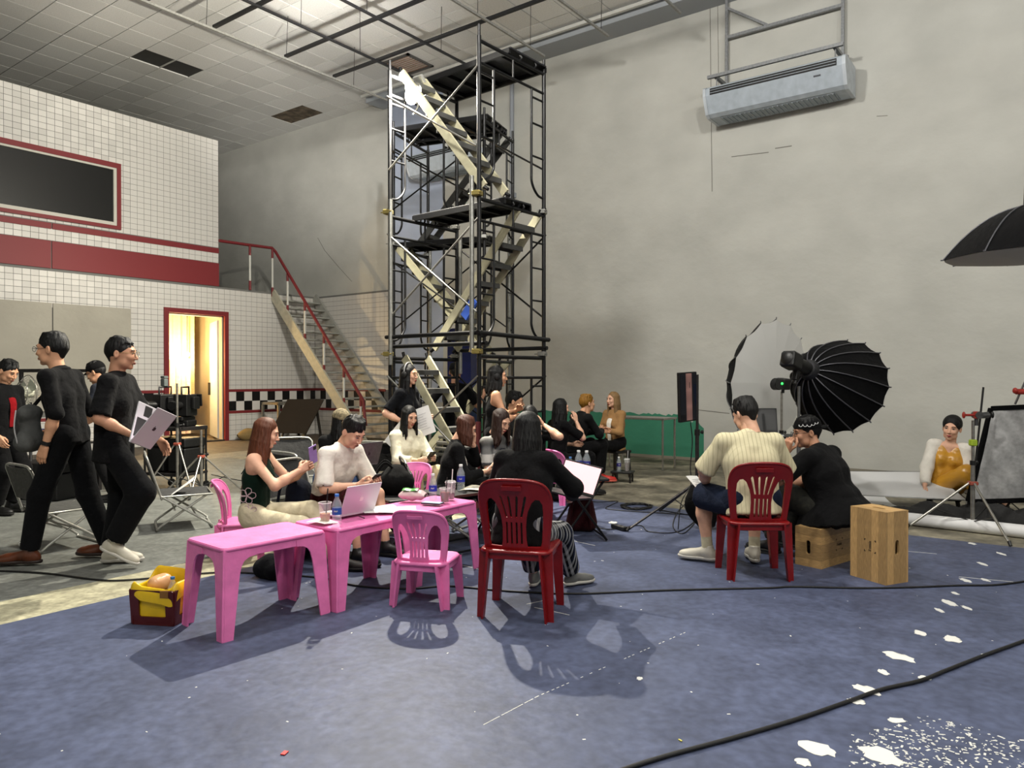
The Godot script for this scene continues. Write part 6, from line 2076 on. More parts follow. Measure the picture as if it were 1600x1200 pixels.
# ---------------------------------------------------------------- stands and studio gear
func stand(label: String, where: Vector3, h: float, feet: Array, collar: float, m: Material, low := 0.08) -> Node3D:
	var t := thing("light_stand", label, "stand", where, Basis.IDENTITY, "light stands")
	var mb := MB.new()
	mb.rod(Vector3(0, low, 0), Vector3(0, h * 0.62, 0), 0.019, 10)
	mb.rod(Vector3(0, h * 0.6, 0), Vector3(0, h, 0), 0.014, 10)
	obj("column", mb, m, t)
	mb = MB.new()
	mb.rod(Vector3(0, h * 0.60, 0), Vector3(0, h * 0.64, 0), 0.026, 10)
	mb.rod(Vector3(0, h * 0.62, 0), Vector3(0.06, h * 0.62, 0.02), 0.006, 6)
	mb.ell(Vector3(0.07, h * 0.62, 0.022), Vector3(0.016, 0.02, 0.016))
	obj("clamp", mb, mat("clamp_black", Color(0.06, 0.06, 0.06), 0.4), t)
	mb = MB.new()
	mb.box(Vector3(0, collar, 0), Vector3(0.075, 0.035, 0.075), Basis(Vector3.UP, 0.5), 0.008)
	obj("collar", mb, mat("collar_copper", Color(0.55, 0.26, 0.20), 0.5), t)
	for f in feet:
		var p: Vector3 = f - where
		var lg := MB.new()
		var top := Vector3(0, collar, 0) + Vector3(p.x, 0, p.z).normalized() * 0.03
		lg.rod(top, p + Vector3(0, 0.015, 0), 0.0115, 8)
		var lo := obj("leg", lg, m, t)
		lg = MB.new()
		lg.rod(p + Vector3(0, 0.03, 0) - (p - top).normalized() * 0.03, p + Vector3(0, 0.012, 0), 0.014, 8)
		obj("foot_cap", lg, mat("clamp_black", Color.BLACK), lo)
		lg = MB.new()
		lg.rod(top.lerp(p, 0.55), Vector3(0, low + 0.02, 0), 0.006, 6)
		obj("brace", lg, mat("clamp_black", Color.BLACK), t)
	return t

func dish(parent: Node, called: String, r: float, depth: float, n: int, m: Material, rib_m: Material, inner: Material, diff: Material, curve: float) -> void:
	# an umbrella-like bowl opening along local -z, its apex at +depth
	var pr := func(v: float) -> Vector2: return Vector2(r * v, depth * (1.0 - pow(v, curve)))
	var ring := func(k: float, v: float, sc: float) -> Vector3:
		var a := TAU * k / n
		var q: Vector2 = pr.call(v)
		var fr := k - floorf(k)
		var pull := 1.0 - 0.045 * sin(PI * fr) * v
		return Vector3(cos(a) * q.x * pull * sc, sin(a) * q.x * pull * sc, q.y * sc)
	for k in n:
		var mb := MB.new()
		mb.grid(func(u: float, v: float) -> Vector3: return ring.call(k + u * 0.999, 0.06 + v * 0.94, 1.0), 4, 9)
		var pn := obj("panel", mb, m, parent)
		mb = MB.new()
		mb.grid(func(u: float, v: float) -> Vector3: return ring.call(k + u * 0.999, 0.06 + v * 0.94, 0.985), 4, 9)
		obj("lining", mb, inner, pn)
		mb = MB.new()
		var pts := []
		for j in 10:
			pts.append(ring.call(float(k), 0.06 + j / 9.0 * 0.94, 1.012))
		pts.append(ring.call(float(k), 1.0, 1.04))
		mb.tube(pts, 0.0065, 6)
		obj("rib", mb, rib_m, parent)
	if diff:
		var mb := MB.new()
		for k in n:
			mb.grid(func(u: float, v: float) -> Vector3:
				var p: Vector3 = ring.call(k + u * 0.999, 1.0, 1.0)
				return Vector3(p.x * v, p.y * v, -0.05 * (1.0 - v * v) - 0.004), 4, 6)
		obj("diffuser", mb, diff, parent)

func aim(dir: Vector3) -> Basis:            # local -z along dir
	return Basis.looking_at(dir, Vector3.UP)
func cdir(r: float, u: float, f: float) -> Vector3:
	return (RGT * r + FWD * f + Vector3(0, u, 0)).normalized()

func build_studio_gear() -> void:
	var chrome := metal("stand_chrome", Color(0.66, 0.65, 0.62), 0.3, 0.8)
	var dark_st := metal("stand_dark", Color(0.26, 0.25, 0.25), 0.35, 0.7)
	var blk := plastic("gear_black", Color(0.03, 0.03, 0.033), 0.45)
	var softb := cloth("softbox_black", Color(0.022, 0.022, 0.026))
	var knob_red := mat("knob_red", Color(0.60, 0.16, 0.12), 0.4)
	# portrait monitor on its stand
	var mp := at(1.80, 7.2)
	stand("tall stand carrying the upright monitor, one long leg reaching left", mp, 1.48, [at(1.08, 6.95), at(1.60, 8.0), at(2.35, 6.85)], 0.42, dark_st)
	var mo := thing("monitor", "upright monitor showing a narrow pink photograph, clamped to its stand", "monitor", pix(1074, 620, 7.12), face(-42.0) * Basis(Vector3.BACK, 0.045))
	var mb := MB.new()
	mb.box(Vector3.ZERO, Vector3(0.29, 0.475, 0.032), Basis.IDENTITY, 0.006)
	obj("casing", mb, blk, mo)
	var sc := Image.create(64, 128, false, Image.FORMAT_RGB8)
	sc.fill(Color(0.10, 0.105, 0.115))
	for y in 128:
		for x in range(22, 45):
			var v := 0.9 - 0.12 * absf(sin(y * 0.07)) - absf(x - 33) * 0.006
			sc.set_pixel(x, y, Color(0.62 * v, 0.46 * v, 0.42 * v))
	for y in range(24, 40):
		sc.set_pixel(35 + (y % 3 == 0 as int), y, Color(0.12, 0.10, 0.10))
		sc.set_pixel(36, y, Color(0.14, 0.12, 0.12))
	for y in 60:
		for x in range(50 + y / 12, 62):
			sc.set_pixel(x, 30 + y, Color(0.07, 0.085, 0.13))
	sc.fill_rect(Rect2i(0, 112, 20, 16), Color(0.05, 0.05, 0.055))
	var sm := glow("monitor_glow", Color.WHITE, 0.85)
	sm.albedo_color = Color(0.02, 0.02, 0.02)
	sm.emission_texture = ImageTexture.create_from_image(sc)
	sm.emission = Color.WHITE
	sm.emission_operator = BaseMaterial3D.EMISSION_OP_MULTIPLY
	sm.roughness = 0.25
	mb = MB.new()
	mb.quv(Vector3(-0.135, -0.225, 0.0168), Vector3(0.135, -0.225, 0.0168), Vector3(0.135, 0.225, 0.0168), Vector3(-0.135, 0.225, 0.0168), Vector3.BACK)
	obj("screen", mb, sm, mo)
	mb = MB.new()
	mb.box(Vector3(0.09, -0.02, -0.04), Vector3(0.12, 0.12, 0.05), Basis.IDENTITY, 0.01)
	mb.rod(Vector3(0.12, 0.05, -0.05), Vector3(0.20, 0.05, -0.05), 0.008, 6)
	mb.ell(Vector3(0.21, 0.05, -0.05), Vector3(0.012, 0.028, 0.028))
	obj("mount", mb, blk, mo)
	# sandbag
	mb = MB.new()
	var sbp := at(1.87, 7.06)
	mb.grid(func(u: float, v: float) -> Vector3:
		var a := u * TAU
		var wv: float = sin(clampf(v, 0.03, 0.97) * PI)
		return Vector3(cos(a) * (0.06 + 0.11 * wv), 0.44 - v * 0.42, sin(a) * (0.02 + 0.055 * wv) + 0.02 * sin(v * 7.0)), 18, 12)
	mb.box(Vector3(0, 0.45, 0), Vector3(0.05, 0.05, 0.012), Basis.IDENTITY, 0.004)
	var sb := obj("sandbag", mb, cloth("bag_black", Color(0.035, 0.035, 0.037)))
	sb.transform = Transform3D(face(20.0) * Basis(Vector3.BACK, 0.22), sbp)
	tag(sb, "black sandbag hanging on the monitor stand's legs beside the seated man", "sandbag")
	# big white umbrella
	var up := pix(1204, 598, 9.3)
	var um := thing("umbrella", "large white-faced photo umbrella with black back before the wall", "umbrella", up, aim(cdir(0.58, -0.10, -0.80)))
	dish(um, "umbrella", 0.79, 0.48, 16, softb, mat("rib_grey", Color(0.35, 0.35, 0.36), 0.4), mat("lining_white2", Color(0.8, 0.8, 0.8), 0.8), mat("diffuser_white", Color(0.80, 0.80, 0.79), 0.8), 2.0)
	mb = MB.new()
	mb.rod(Vector3(0, 0, 0.3), Vector3(0, -0.02, -0.42), 0.007, 6)
	obj("shaft", mb, chrome, um)
	stand("chrome stand holding the big white umbrella and its flash head", at(3.22, 8.85), 1.28, [at(2.85, 8.6), at(3.7, 8.6), at(3.3, 9.4)], 0.5, chrome)
	var fh := thing("flash_head", "black flash head with a green light in front of the white umbrella", "flash", at(3.22, 8.85, 1.36), aim(cdir(-0.3, 0.1, 0.9)))
	mb = MB.new()
	mb.box(Vector3(0, 0.02, 0.03), Vector3(0.12, 0.13, 0.17), Basis.IDENTITY, 0.02)
	mb.lathe([Vector2(0.0, -0.12), Vector2(0.075, -0.12), Vector2(0.065, -0.04), Vector2(0.0, -0.04)], 14, Transform3D(Basis(Vector3.RIGHT, PI / 2), Vector3.ZERO))
	obj("head_body", mb, blk, fh)
	mb = MB.new()
	mb.ell(Vector3(-0.075, 0.03, 0.10), Vector3(0.014, 0.014, 0.014))
	obj("led", mb, glow("led_green", Color(0.2, 1.0, 0.35), 3.0), fh)
	mb = MB.new()
	mb.tube([Vector3(0, -0.05, 0.03), Vector3(0, -0.09, 0.03)], 0.02, 8)
	obj("bracket", mb, blk, fh)
	# black parabolic softbox with strobe
	var ap := at(2.80, 7.0, 1.525)
	var ax := cdir(0.76, -0.27, 0.60)
	var sb2 := thing("softbox", "deep ribbed black parabolic softbox pointing away to the right", "softbox", ap + ax * 0.62, aim(ax))
	dish(sb2, "softbox", 0.475, 0.60, 16, softb, metal("rib_steel", Color(0.36, 0.36, 0.38), 0.4, 0.5), mat("lining_silver", Color(0.7, 0.7, 0.7), 0.4), mat("diffuser_white", Color.WHITE), 2.6)
	mb = MB.new()
	mb.lathe([Vector2(0.0, 0.66), Vector2(0.085, 0.66), Vector2(0.10, 0.62), Vector2(0.10, 0.58), Vector2(0.06, 0.56)], 20, Transform3D(Basis(Vector3.RIGHT, PI / 2), Vector3.ZERO))
	obj("speed_ring", mb, metal("ring_grey", Color(0.22, 0.22, 0.23), 0.45, 0.5), sb2)
	var st2 := thing("strobe", "black strobe light fixed behind the ribbed softbox", "strobe", ap - ax * 0.03, aim(ax))
	mb = MB.new()
	mb.lathe([Vector2(0.0, 0.36), Vector2(0.055, 0.36), Vector2(0.065, 0.345), Vector2(0.065, 0.0), Vector2(0.0, 0.0)], 18, Transform3D(Basis(Vector3.RIGHT, PI / 2), Vector3.ZERO))
	mb.box(Vector3(0, 0.0, 0.27), Vector3(0.15, 0.15, 0.17), Basis.IDENTITY, 0.02)
	obj("strobe_body", mb, blk, st2)
	mb = MB.new()
	mb.box(Vector3(-0.076, 0.02, 0.30), Vector3(0.003, 0.04, 0.07))
	mb.box(Vector3(-0.066, 0.0, 0.08), Vector3(0.004, 0.03, 0.06))
	obj("strobe_label", mb, mat("label_pale", Color(0.8, 0.8, 0.78), 0.5), st2)
	mb = MB.new()
	mb.box(Vector3(0, -0.11, 0.16), Vector3(0.05, 0.10, 0.06), Basis.IDENTITY, 0.01)
	mb.rod(Vector3(0, -0.09, 0.16), Vector3(0, -0.19, 0.16), 0.02, 8)
	obj("bracket", mb, blk, st2)
	var fp: Vector3 = ap - ax * 0.17
	stand("grey stand holding the ribbed black softbox", Vector3(fp.x, 0, fp.z), 1.37, [Vector3(fp.x, 0, fp.z) + RGT * 0.5 + FWD * 0.2, Vector3(fp.x, 0, fp.z) - RGT * 0.15 + FWD * 0.55, Vector3(fp.x, 0, fp.z) + RGT * 0.1 - FWD * 0.5], 0.5, metal("stand_grey", Color(0.42, 0.42, 0.42), 0.4, 0.6))
	# tethering table with laptop
	var tp := at(2.62, 7.35)
	var tt := thing("tether_table", "small black equipment table on a tripod under the dark laptop", "table", tp, face(12.0))
	mb = MB.new()
	mb.box(Vector3(0, 0.87, 0), Vector3(0.50, 0.018, 0.40), Basis.IDENTITY, 0.005)
	obj("table_top", mb, blk, tt)
	mb = MB.new()
	mb.rod(Vector3(0, 0.86, 0), Vector3(0, 0.2, 0), 0.03, 10)
	mb.box(Vector3(0, 0.80, 0), Vector3(0.12, 0.10, 0.10), Basis.IDENTITY, 0.01)
	obj("column", mb, dark_st, tt)
	for k in 3:
		mb = MB.new()
		var a := TAU * k / 3 + 0.5
		mb.rod(Vector3(0, 0.55, 0), Vector3(cos(a) * 0.42, 0.012, sin(a) * 0.42), 0.014, 8)
		obj("leg", mb, dark_st, tt)
	laptop("dark laptop open on the black tripod table facing the two men", at(2.50, 7.38, 0.882), face(6.0), 103.0, 0.35, 0.25, plastic("laptop_dark", Color(0.09, 0.09, 0.095), 0.4), mat("screen_off", Color(0.085, 0.085, 0.09), 0.35), 0)
	mb = MB.new()
	mb.box(Vector3.ZERO, Vector3(0.12, 0.012, 0.07), Basis.IDENTITY, 0.003)
	var hub := obj("label_card", mb, mat("label_pale", Color.WHITE))
	hub.transform = Transform3D(face(20.0), at(2.58, 7.2, 0.887))
	tag(hub, "small white card lying in front of the dark laptop", "card")
	# silver panel, right stand, boards, cloth and paper roll
	var rs := at(4.32, 6.94)
	stand("chrome stand at the right in front of the silver panel", rs, 1.05, [at(3.78, 7.08), at(4.26, 6.32), at(4.75, 7.25)], 0.46, chrome)
	var kn := thing("grip_head", "red and black grip head with a leaning rod on the right stand", "clamp", rs + Vector3(0, 1.10, 0) + RGT * 0.03, face(0.0))
	mb = MB.new()
	mb.rod(Vector3(0.0, 0, -0.03), Vector3(0.0, 0, 0.05), 0.035, 14)
	mb.rod(Vector3(0.03, -0.005, 0), Vector3(0.11, 0, 0), 0.03, 12)
	mb.rod(Vector3(0, -0.10, 0), Vector3(0, 0.0, 0), 0.018, 10)
	obj("grip", mb, metal("grip_grey", Color(0.40, 0.40, 0.40), 0.35, 0.7), kn)
	mb = MB.new()
	mb.rod(Vector3(-0.12, 0, 0.02), Vector3(-0.02, 0, 0.02), 0.012, 8)
	mb.ell(Vector3(-0.13, 0, 0.02), Vector3(0.014, 0.032, 0.02))
	mb.box(Vector3(-0.01, 0, 0.02), Vector3(0.05, 0.07, 0.05), Basis.IDENTITY, 0.01)
	obj("red_knob", mb, knob_red, kn)
	mb = MB.new()
	mb.rod(Vector3(0.10, 0, 0.0), Vector3(0.14, 0, 0), 0.010, 8)
	mb.ell(Vector3(0.15, 0, 0), Vector3(0.014, 0.032, 0.02))
	obj("black_knob", mb, blk, kn)
	mb = MB.new()
	mb.rod(Vector3(0.09, 0.26, -0.04), Vector3(0.02, -0.45, -0.04), 0.009, 8)
	obj("grip_rod", mb, blk, kn)
	mb = MB.new()
	mb.box(rs + Vector3(0, 0.84, 0), Vector3(0.06, 0.06, 0.06), face(0.0), 0.01)
	tag(obj("level_clip", mb, mat("clip_green", Color(0.62, 0.72, 0.18), 0.5)), "black and yellow-green clip on the right stand's column", "clip")
	var pa := pix(1549, 638, 7.35)
	var pb := pix(1640, 634, 7.0)
	var pc := pix(1628, 781, 7.0)
	var pd := pix(1514, 784, 7.30)
	var fr := thing("silver_panel", "silver reflector panel in a black frame at the right edge", "reflector", Vector3(pd.x, 0, pd.z))
	mb = MB.new()
	var og := Vector3(pd.x, 0, pd.z)
	mb.grid(func(u: float, v: float) -> Vector3:
		var p := pd.lerp(pc, u).lerp(pa.lerp(pb, u), v) - og
		return p + (RGT * -0.2 + FWD * 0.98) * 0.007 * (sin(u * 9.0 + v * 5.0) + 0.6 * sin(v * 13.0 - u * 7.0) + 0.35 * sin(u * 21.0 + v * 27.0)), 26, 30, 0.004)
	obj("sheet", mb, metal("sheet_silver", Color(0.60, 0.60, 0.60), 0.42, 0.45), fr)
	for q in [[pa, pb], [pb, pc], [pc, pd], [pd, pa]]:
		mb = MB.new()
		mb.bar(q[0] - og, q[1] - og, 0.045, 0.045, Vector3.UP, 0.006)
		obj("frame_bar", mb, softb, fr)
	for p in [pd, pc]:
		mb = MB.new()
		mb.rod(p - og, Vector3(p.x, 0.0, p.z) - og, 0.012, 8)
		obj("frame_foot", mb, blk, fr)
	var st3 := stand("stand with a red clamp just inside the right edge holding the panel", pb.lerp(pa, 0.25) * Vector3(1, 0, 1) + FWD * 0.08, 1.35, [at(4.7, 7.4), at(5.4, 7.1), at(5.0, 7.6)], 0.45, dark_st)
	var kn2 := thing("grip_head", "red clamp knob above the silver panel at the right edge", "clamp", pix(1596, 612, 7.1), face(0.0))
	mb = MB.new()
	mb.rod(Vector3(-0.05, 0, 0), Vector3(0.04, 0, 0), 0.028, 12)
	mb.ell(Vector3(-0.06, 0.01, 0), Vector3(0.02, 0.03, 0.03))
	obj("red_knob", mb, knob_red, kn2)
	mb = MB.new()
	mb.rod(Vector3(0.08, 0.20, 0), Vector3(-0.06, -0.12, 0), 0.010, 8)
	obj("grip_rod", mb, dark_st, kn2)
	# foam board on the cloth pile
	var qa := pix(1322, 737, 8.45)
	var qb := pix(1457, 738, 8.38)
	var qc := pix(1512, 782, 7.72)
	var qd := pix(1345, 774, 7.88)
	mb = MB.new()
	mb.grid(func(u: float, v: float) -> Vector3: return qd.lerp(qc, u).lerp(qa.lerp(qb, u), v), 6, 6, 0.012)
	tag(obj("reflector_board", mb, mat("foam_white", Color(0.80, 0.80, 0.80), 0.7)), "white foam reflector board lying tilted in front of the model", "board")
	mb = MB.new()
	mb.bar(qa, qb, 0.014, 0.014)
	mb.bar(qb, qc, 0.014, 0.014)
	tag(obj("board_edging", mb, blk), "dark edging rod along the far rim of the white reflector board", "edging")
	var bsp := thing("board_support", "white props under the tilted reflector board", "support", Vector3.ZERO)
	for q in [qa, qb, qc, qd]:
		mb = MB.new()
		mb.rod(q - Vector3(0, 0.006, 0), Vector3(q.x, 0, q.z), 0.012, 6)
		obj("prop", mb, mat("support_white", Color(0.72, 0.72, 0.70), 0.6), bsp)
	mb = MB.new()
	mb.grid(func(u: float, v: float) -> Vector3:
		var p := spot(1362, 806).lerp(spot(1660, 838), u)
		var w := 0.08 + 0.17 * sin(clampf(u * 1.3, 0, 1) * PI * 0.5)
		var a := v * PI
		return p + FWD * (-cos(a) * w * 0.8 + 0.1) + Vector3(0, sin(a) * w * 0.85 * (1.0 + 0.16 * sin(u * 21.0) + 0.1 * sin(u * 47.0 + v * 8.0)) - 0.002, 0), 40, 12)
	tag(obj("grey_cloth", mb, cloth("cloth_grey", Color(0.20, 0.20, 0.20))), "rumpled dark grey cloth heaped under the white board and silver panel", "cloth")
	mb = MB.new()
	var ra := spot(1400, 818) + Vector3(0, 0.06, 0)
	var rb := spot(1660, 848) + Vector3(0, 0.06, 0)
	mb.rod(ra, rb, 0.06, 20)
	tag(obj("paper_roll", mb, mat("roll_white", Color(0.84, 0.84, 0.84), 0.6)), "white background paper roll lying along the edge of the blue floor", "paper roll")
	mb = MB.new()
	mb.grid(func(u: float, v: float) -> Vector3: return spot(1335, 800).lerp(spot(1425, 806), u).lerp(spot(1338, 772).lerp(spot(1400, 776), u), v) + Vector3(0, 0.004 + 0.02 * sin(u * 5.0) * v, 0), 10, 8, 0.003)
	tag(obj("paper_sheet", mb, mat("roll_white", Color.WHITE)), "loose sheet of white paper on the floor behind the tall wooden box", "paper")
	# overhead octagonal box
	var op := col(1614, 6.0, 2.44)
	var ob := thing("octabox", "black octagonal softbox facing down in the upper right corner", "softbox", op, aim(Vector3(0.02, -1, 0.01).normalized()))
	dish(ob, "octabox", 0.64, 0.40, 8, softb, metal("rib_steel", Color.WHITE), mat("lining_white2", Color.WHITE), mat("diffuser_cream", Color(0.70, 0.68, 0.62), 0.8), 2.1)
	mb = MB.new()
	mb.lathe([Vector2(0.0, 0.60), Vector2(0.06, 0.60), Vector2(0.07, 0.38), Vector2(0.0, 0.36)], 16, Transform3D(Basis(Vector3.RIGHT, PI / 2), Vector3.ZERO))
	obj("lamp_head", mb, blk, ob)
	var bs := at(5.9, 5.6)
	stand("tall boom stand outside the right edge carrying the octagonal softbox", bs, 2.95, [bs + RGT * 0.6, bs - RGT * 0.3 + FWD * 0.5, bs - RGT * 0.3 - FWD * 0.5], 0.7, dark_st)
	mb = MB.new()
	mb.rod(bs + Vector3(0, 2.9, 0), op + Vector3(0, 0.58, 0), 0.016, 8)
	tag(obj("boom_arm", mb, dark_st), "boom arm from the off-frame stand to the octagonal softbox", "boom")
	# wooden boxes
	apple_box("wooden box lying on its long side under the heavy man", at(2.47, 5.83), face(-38.5), 0.51, 0.30, 0.215, false)
	apple_box("wooden box standing tall on its end with a hand hole", at(2.647, 5.338), face(66.0), 0.30, 0.51, 0.225, true)
	# steel bench against the green wall, blue cabinet and black table behind the towers
	var bn := thing("steel_bench", "thin steel table frame against the green painted wall", "table", col(1003, 12.0), Basis(Vector3.UP, PI / 2))
	mb = MB.new()
	mb.box(Vector3(0, 0.80, 0), Vector3(1.0, 0.03, 0.5), Basis.IDENTITY, 0.005)
	obj("bench_top", mb, chrome, bn)
	for q in [[-0.47, -0.22], [0.47, -0.22], [0.47, 0.22], [-0.47, 0.22]]:
		mb = MB.new()
		mb.rod(Vector3(q[0], 0, q[1]), Vector3(q[0], 0.79, q[1]), 0.016, 8)
		obj("leg", mb, chrome, bn)
	mb = MB.new()
	mb.plate(round_rect(0.44, 1.9, 0.10, Vector2(0, 1.35)), [], 0.5, 0.3, func(p: Vector2) -> Vector3: return Vector3(p.x, p.y, 0))
	mb.box(Vector3(0, 0.25, 0), Vector3(0.40, 0.5, 0.28), Basis.IDENTITY, 0.03)
	var bc := obj("blue_cabinet", mb, plastic("cabinet_blue", Color(0.055, 0.10, 0.34), 0.45))
	bc.transform = Transform3D(face(20.0), at(-0.86, 12.9))
	tag(bc, "tall deep blue cabinet seen through the towers against the wall", "cabinet")
	folding_table("black table behind the towers beside the blue cabinet", at(-1.25, 12.2), face(0.0), 1.1, 0.5, 0.86)
	var cb := thing("equipment_case", "black equipment case on the floor under the rear tower", "case", at(-1.5, 12.1), face(0.0), "black equipment cases")
	case_parts(cb, Vector3(0.7, 0.42, 0.4))
	var pr := thing("pipe_rack", "stacked silver pipes lying low behind the seated women", "pipes", at(-0.54, 8.85), face(39.3))
	for k in 4:
		mb = MB.new()
		mb.rod(Vector3(-0.55, 0.50 + k * 0.07, -k * 0.03), Vector3(0.55, 0.50 + k * 0.07, -k * 0.03), 0.024, 8)
		obj("pipe", mb, chrome, pr)
	for s in [-0.45, 0.45]:
		mb = MB.new()
		mb.box(Vector3(s, 0.24, -0.05), Vector3(0.05, 0.48, 0.2), Basis.IDENTITY, 0.006)
		mb.box(Vector3(s, 0.60, -0.13), Vector3(0.04, 0.30, 0.03))
		obj("rack_post", mb, dark_st, pr)

func case_parts(t: Node3D, s: Vector3) -> void:
	var m := plastic("case_black", Color(0.028, 0.03, 0.032), 0.5)
	var mb := MB.new()
	mb.box(Vector3(0, s.y * 0.36, 0), Vector3(s.x, s.y * 0.70, s.z), Basis.IDENTITY, 0.02)
	obj("case_body", mb, m, t)
	mb = MB.new()
	mb.box(Vector3(0, s.y * 0.86, 0), Vector3(s.x + 0.01, s.y * 0.27, s.z + 0.01), Basis.IDENTITY, 0.02)
	obj("lid", mb, m, t)
	for k in [-0.3, 0.3]:
		mb = MB.new()
		mb.box(Vector3(s.x * k, s.y * 0.70, s.z * 0.5 + 0.008), Vector3(0.06, 0.08, 0.02), Basis.IDENTITY, 0.005)
		obj("latch", mb, metal("grip_grey", Color.GRAY), t)
	mb = MB.new()
	mb.tube([Vector3(-0.08, s.y * 0.45, s.z * 0.5), Vector3(-0.07, s.y * 0.45, s.z * 0.5 + 0.03), Vector3(0.07, s.y * 0.45, s.z * 0.5 + 0.03), Vector3(0.08, s.y * 0.45, s.z * 0.5)], 0.01, 6)
	obj("handle", mb, m, t)

func apple_box(label: String, where: Vector3, b: Basis, w: float, h: float, d: float, upright: bool) -> void:
	# built of glued staves; hand holes are cut through
	var t := thing("wooden_box", label, "box", where, b, "wooden set boxes")
	var ms := []
	for k in 5:
		var c: Color = Color(0.83, 0.67, 0.44) * [1.0, 0.86, 1.08, 0.93, 1.02][k]
		c.a = 1.0
		var m := mat("stave_%d" % k, c, 0.55)
		tex(m, noise_tex("wood_grain", 0.035, 0.74, 1.0, 512), Vector3(0.10, 1.3, 0.10) if upright else Vector3(1.3, 0.10, 1.3), null, 1.0, false)
		ms.append(m)
	for k in 5:
		if upright:
			ms[k] = tex(mat("stave_up_%d" % k, ms[k].albedo_color, 0.55), noise_tex("wood_grain", 0.035, 0.74, 1.0), Vector3(0.10, 1.3, 0.10), null, 1.0, false)
		else:
			ms[k] = tex(mat("stave_lie_%d" % k, ms[k].albedo_color, 0.55), noise_tex("wood_grain", 0.035, 0.74, 1.0), Vector3(1.3, 0.10, 1.3), null, 1.0, false)
	var th := 0.016
	var hole := func(lw: float, c: Vector2, tall: bool) -> PackedVector2Array: return round_rect(0.034 if tall else lw, lw if tall else 0.034, 0.0165, c, 5)
	# faces: origin (centre), u, v, size, hole centre or none, staves across u
	var faces := [
		[Vector3(0, h / 2, d / 2 - th / 2), Vector3.RIGHT, Vector3.UP, Vector2(w, h), false],
		[Vector3(0, h / 2, -d / 2 + th / 2), Vector3.LEFT, Vector3.UP, Vector2(w, h), false],
		[Vector3(w / 2 - th / 2, h / 2, 0), Vector3.FORWARD, Vector3.UP, Vector2(d - th * 2, h), true],
		[Vector3(-w / 2 + th / 2, h / 2, 0), Vector3.BACK, Vector3.UP, Vector2(d - th * 2, h), true],
		[Vector3(0, h - th / 2, 0), Vector3.RIGHT, Vector3.FORWARD, Vector2(w - th * 2, d - th * 2), upright],
		[Vector3(0, th / 2, 0), Vector3.RIGHT, Vector3.BACK, Vector2(w - th * 2, d - th * 2), false]]
	var q := 0
	for f in faces:
		var size: Vector2 = f[3]
		var along_v: bool = upright and f[2] == Vector3.UP
		var n := maxi(3, int((size.x if along_v else size.y) / 0.052))
		var hl := PackedVector2Array()
		if f[4]:
			hl = round_rect(0.036, 0.105, 0.0175, Vector2.ZERO, 5) if f[2] == Vector3.UP else round_rect(0.105, 0.036, 0.0175, Vector2.ZERO, 5)
		for k in n:
			var lo := Vector2(-size.x / 2, -size.y / 2)
			var hi := size / 2
			if along_v:
				lo.x = -size.x / 2 + size.x * k / n + 0.0005
				hi.x = -size.x / 2 + size.x * (k + 1) / n - 0.0005
			else:
				lo.y = -size.y / 2 + size.y * k / n + 0.0005
				hi.y = -size.y / 2 + size.y * (k + 1) / n - 0.0005
			var polys: Array = [PackedVector2Array([lo, Vector2(hi.x, lo.y), hi, Vector2(lo.x, hi.y)])]
			var whole := hl.size() > 0 and lo.x < -0.018 and hi.x > 0.018 and lo.y < -0.018 and hi.y > 0.018 and (hi.x > 0.06 if f[2] != Vector3.UP else hi.y > 0.06)
			if hl.size() > 0 and not whole:
				polys = Geometry2D.clip_polygons(polys[0], hl)
			var mb := MB.new()
			for p in polys:
				mb.plate(p, [hl] if whole else [], 0.026 if whole else 1.0, th, func(s2: Vector2) -> Vector3: return f[0] + f[1] * s2.x + f[2] * s2.y)
			obj("stave", mb, ms[(q * 3 + k * 2 + (k * k) % 3) % 5], t)
			q += 1
	# burned mark: corner ticks round a scrawled word
	var ink := mat("burn_ink", Color(0.12, 0.08, 0.05), 0.8)
	var mk := MB.new()
	var s3 := 0.043
	var org := Vector3(0.01, h * 0.52, d / 2 + 0.0008) if not upright else Vector3(0.02, h * 0.49, d / 2 + 0.0008)
	for e in [[-1, -1], [1, -1], [1, 1], [-1, 1]]:
		mk.box(org + Vector3(e[0] * s3, e[1] * s3, 0), Vector3(0.012, 0.005, 0.0015))
		mk.box(org + Vector3(e[0] * (s3 + 0.004), e[1] * (s3 - 0.004), 0), Vector3(0.005, 0.012, 0.0015))
	obj("corner_mark", mk, ink, t)
	var tm := TextMesh.new()
	tm.text = "Fomis"
	tm.font_size = 16
	tm.pixel_size = 0.0016
	tm.depth = 0.0015
	var sf := SystemFont.new()
	sf.font_names = PackedStringArray(["Droid Serif"])
	sf.font_italic = true
	tm.font = sf
	inst("burned_word", tm, t, Transform3D(Basis(Vector3.BACK, PI / 2 if upright else 0.0), org), ink)

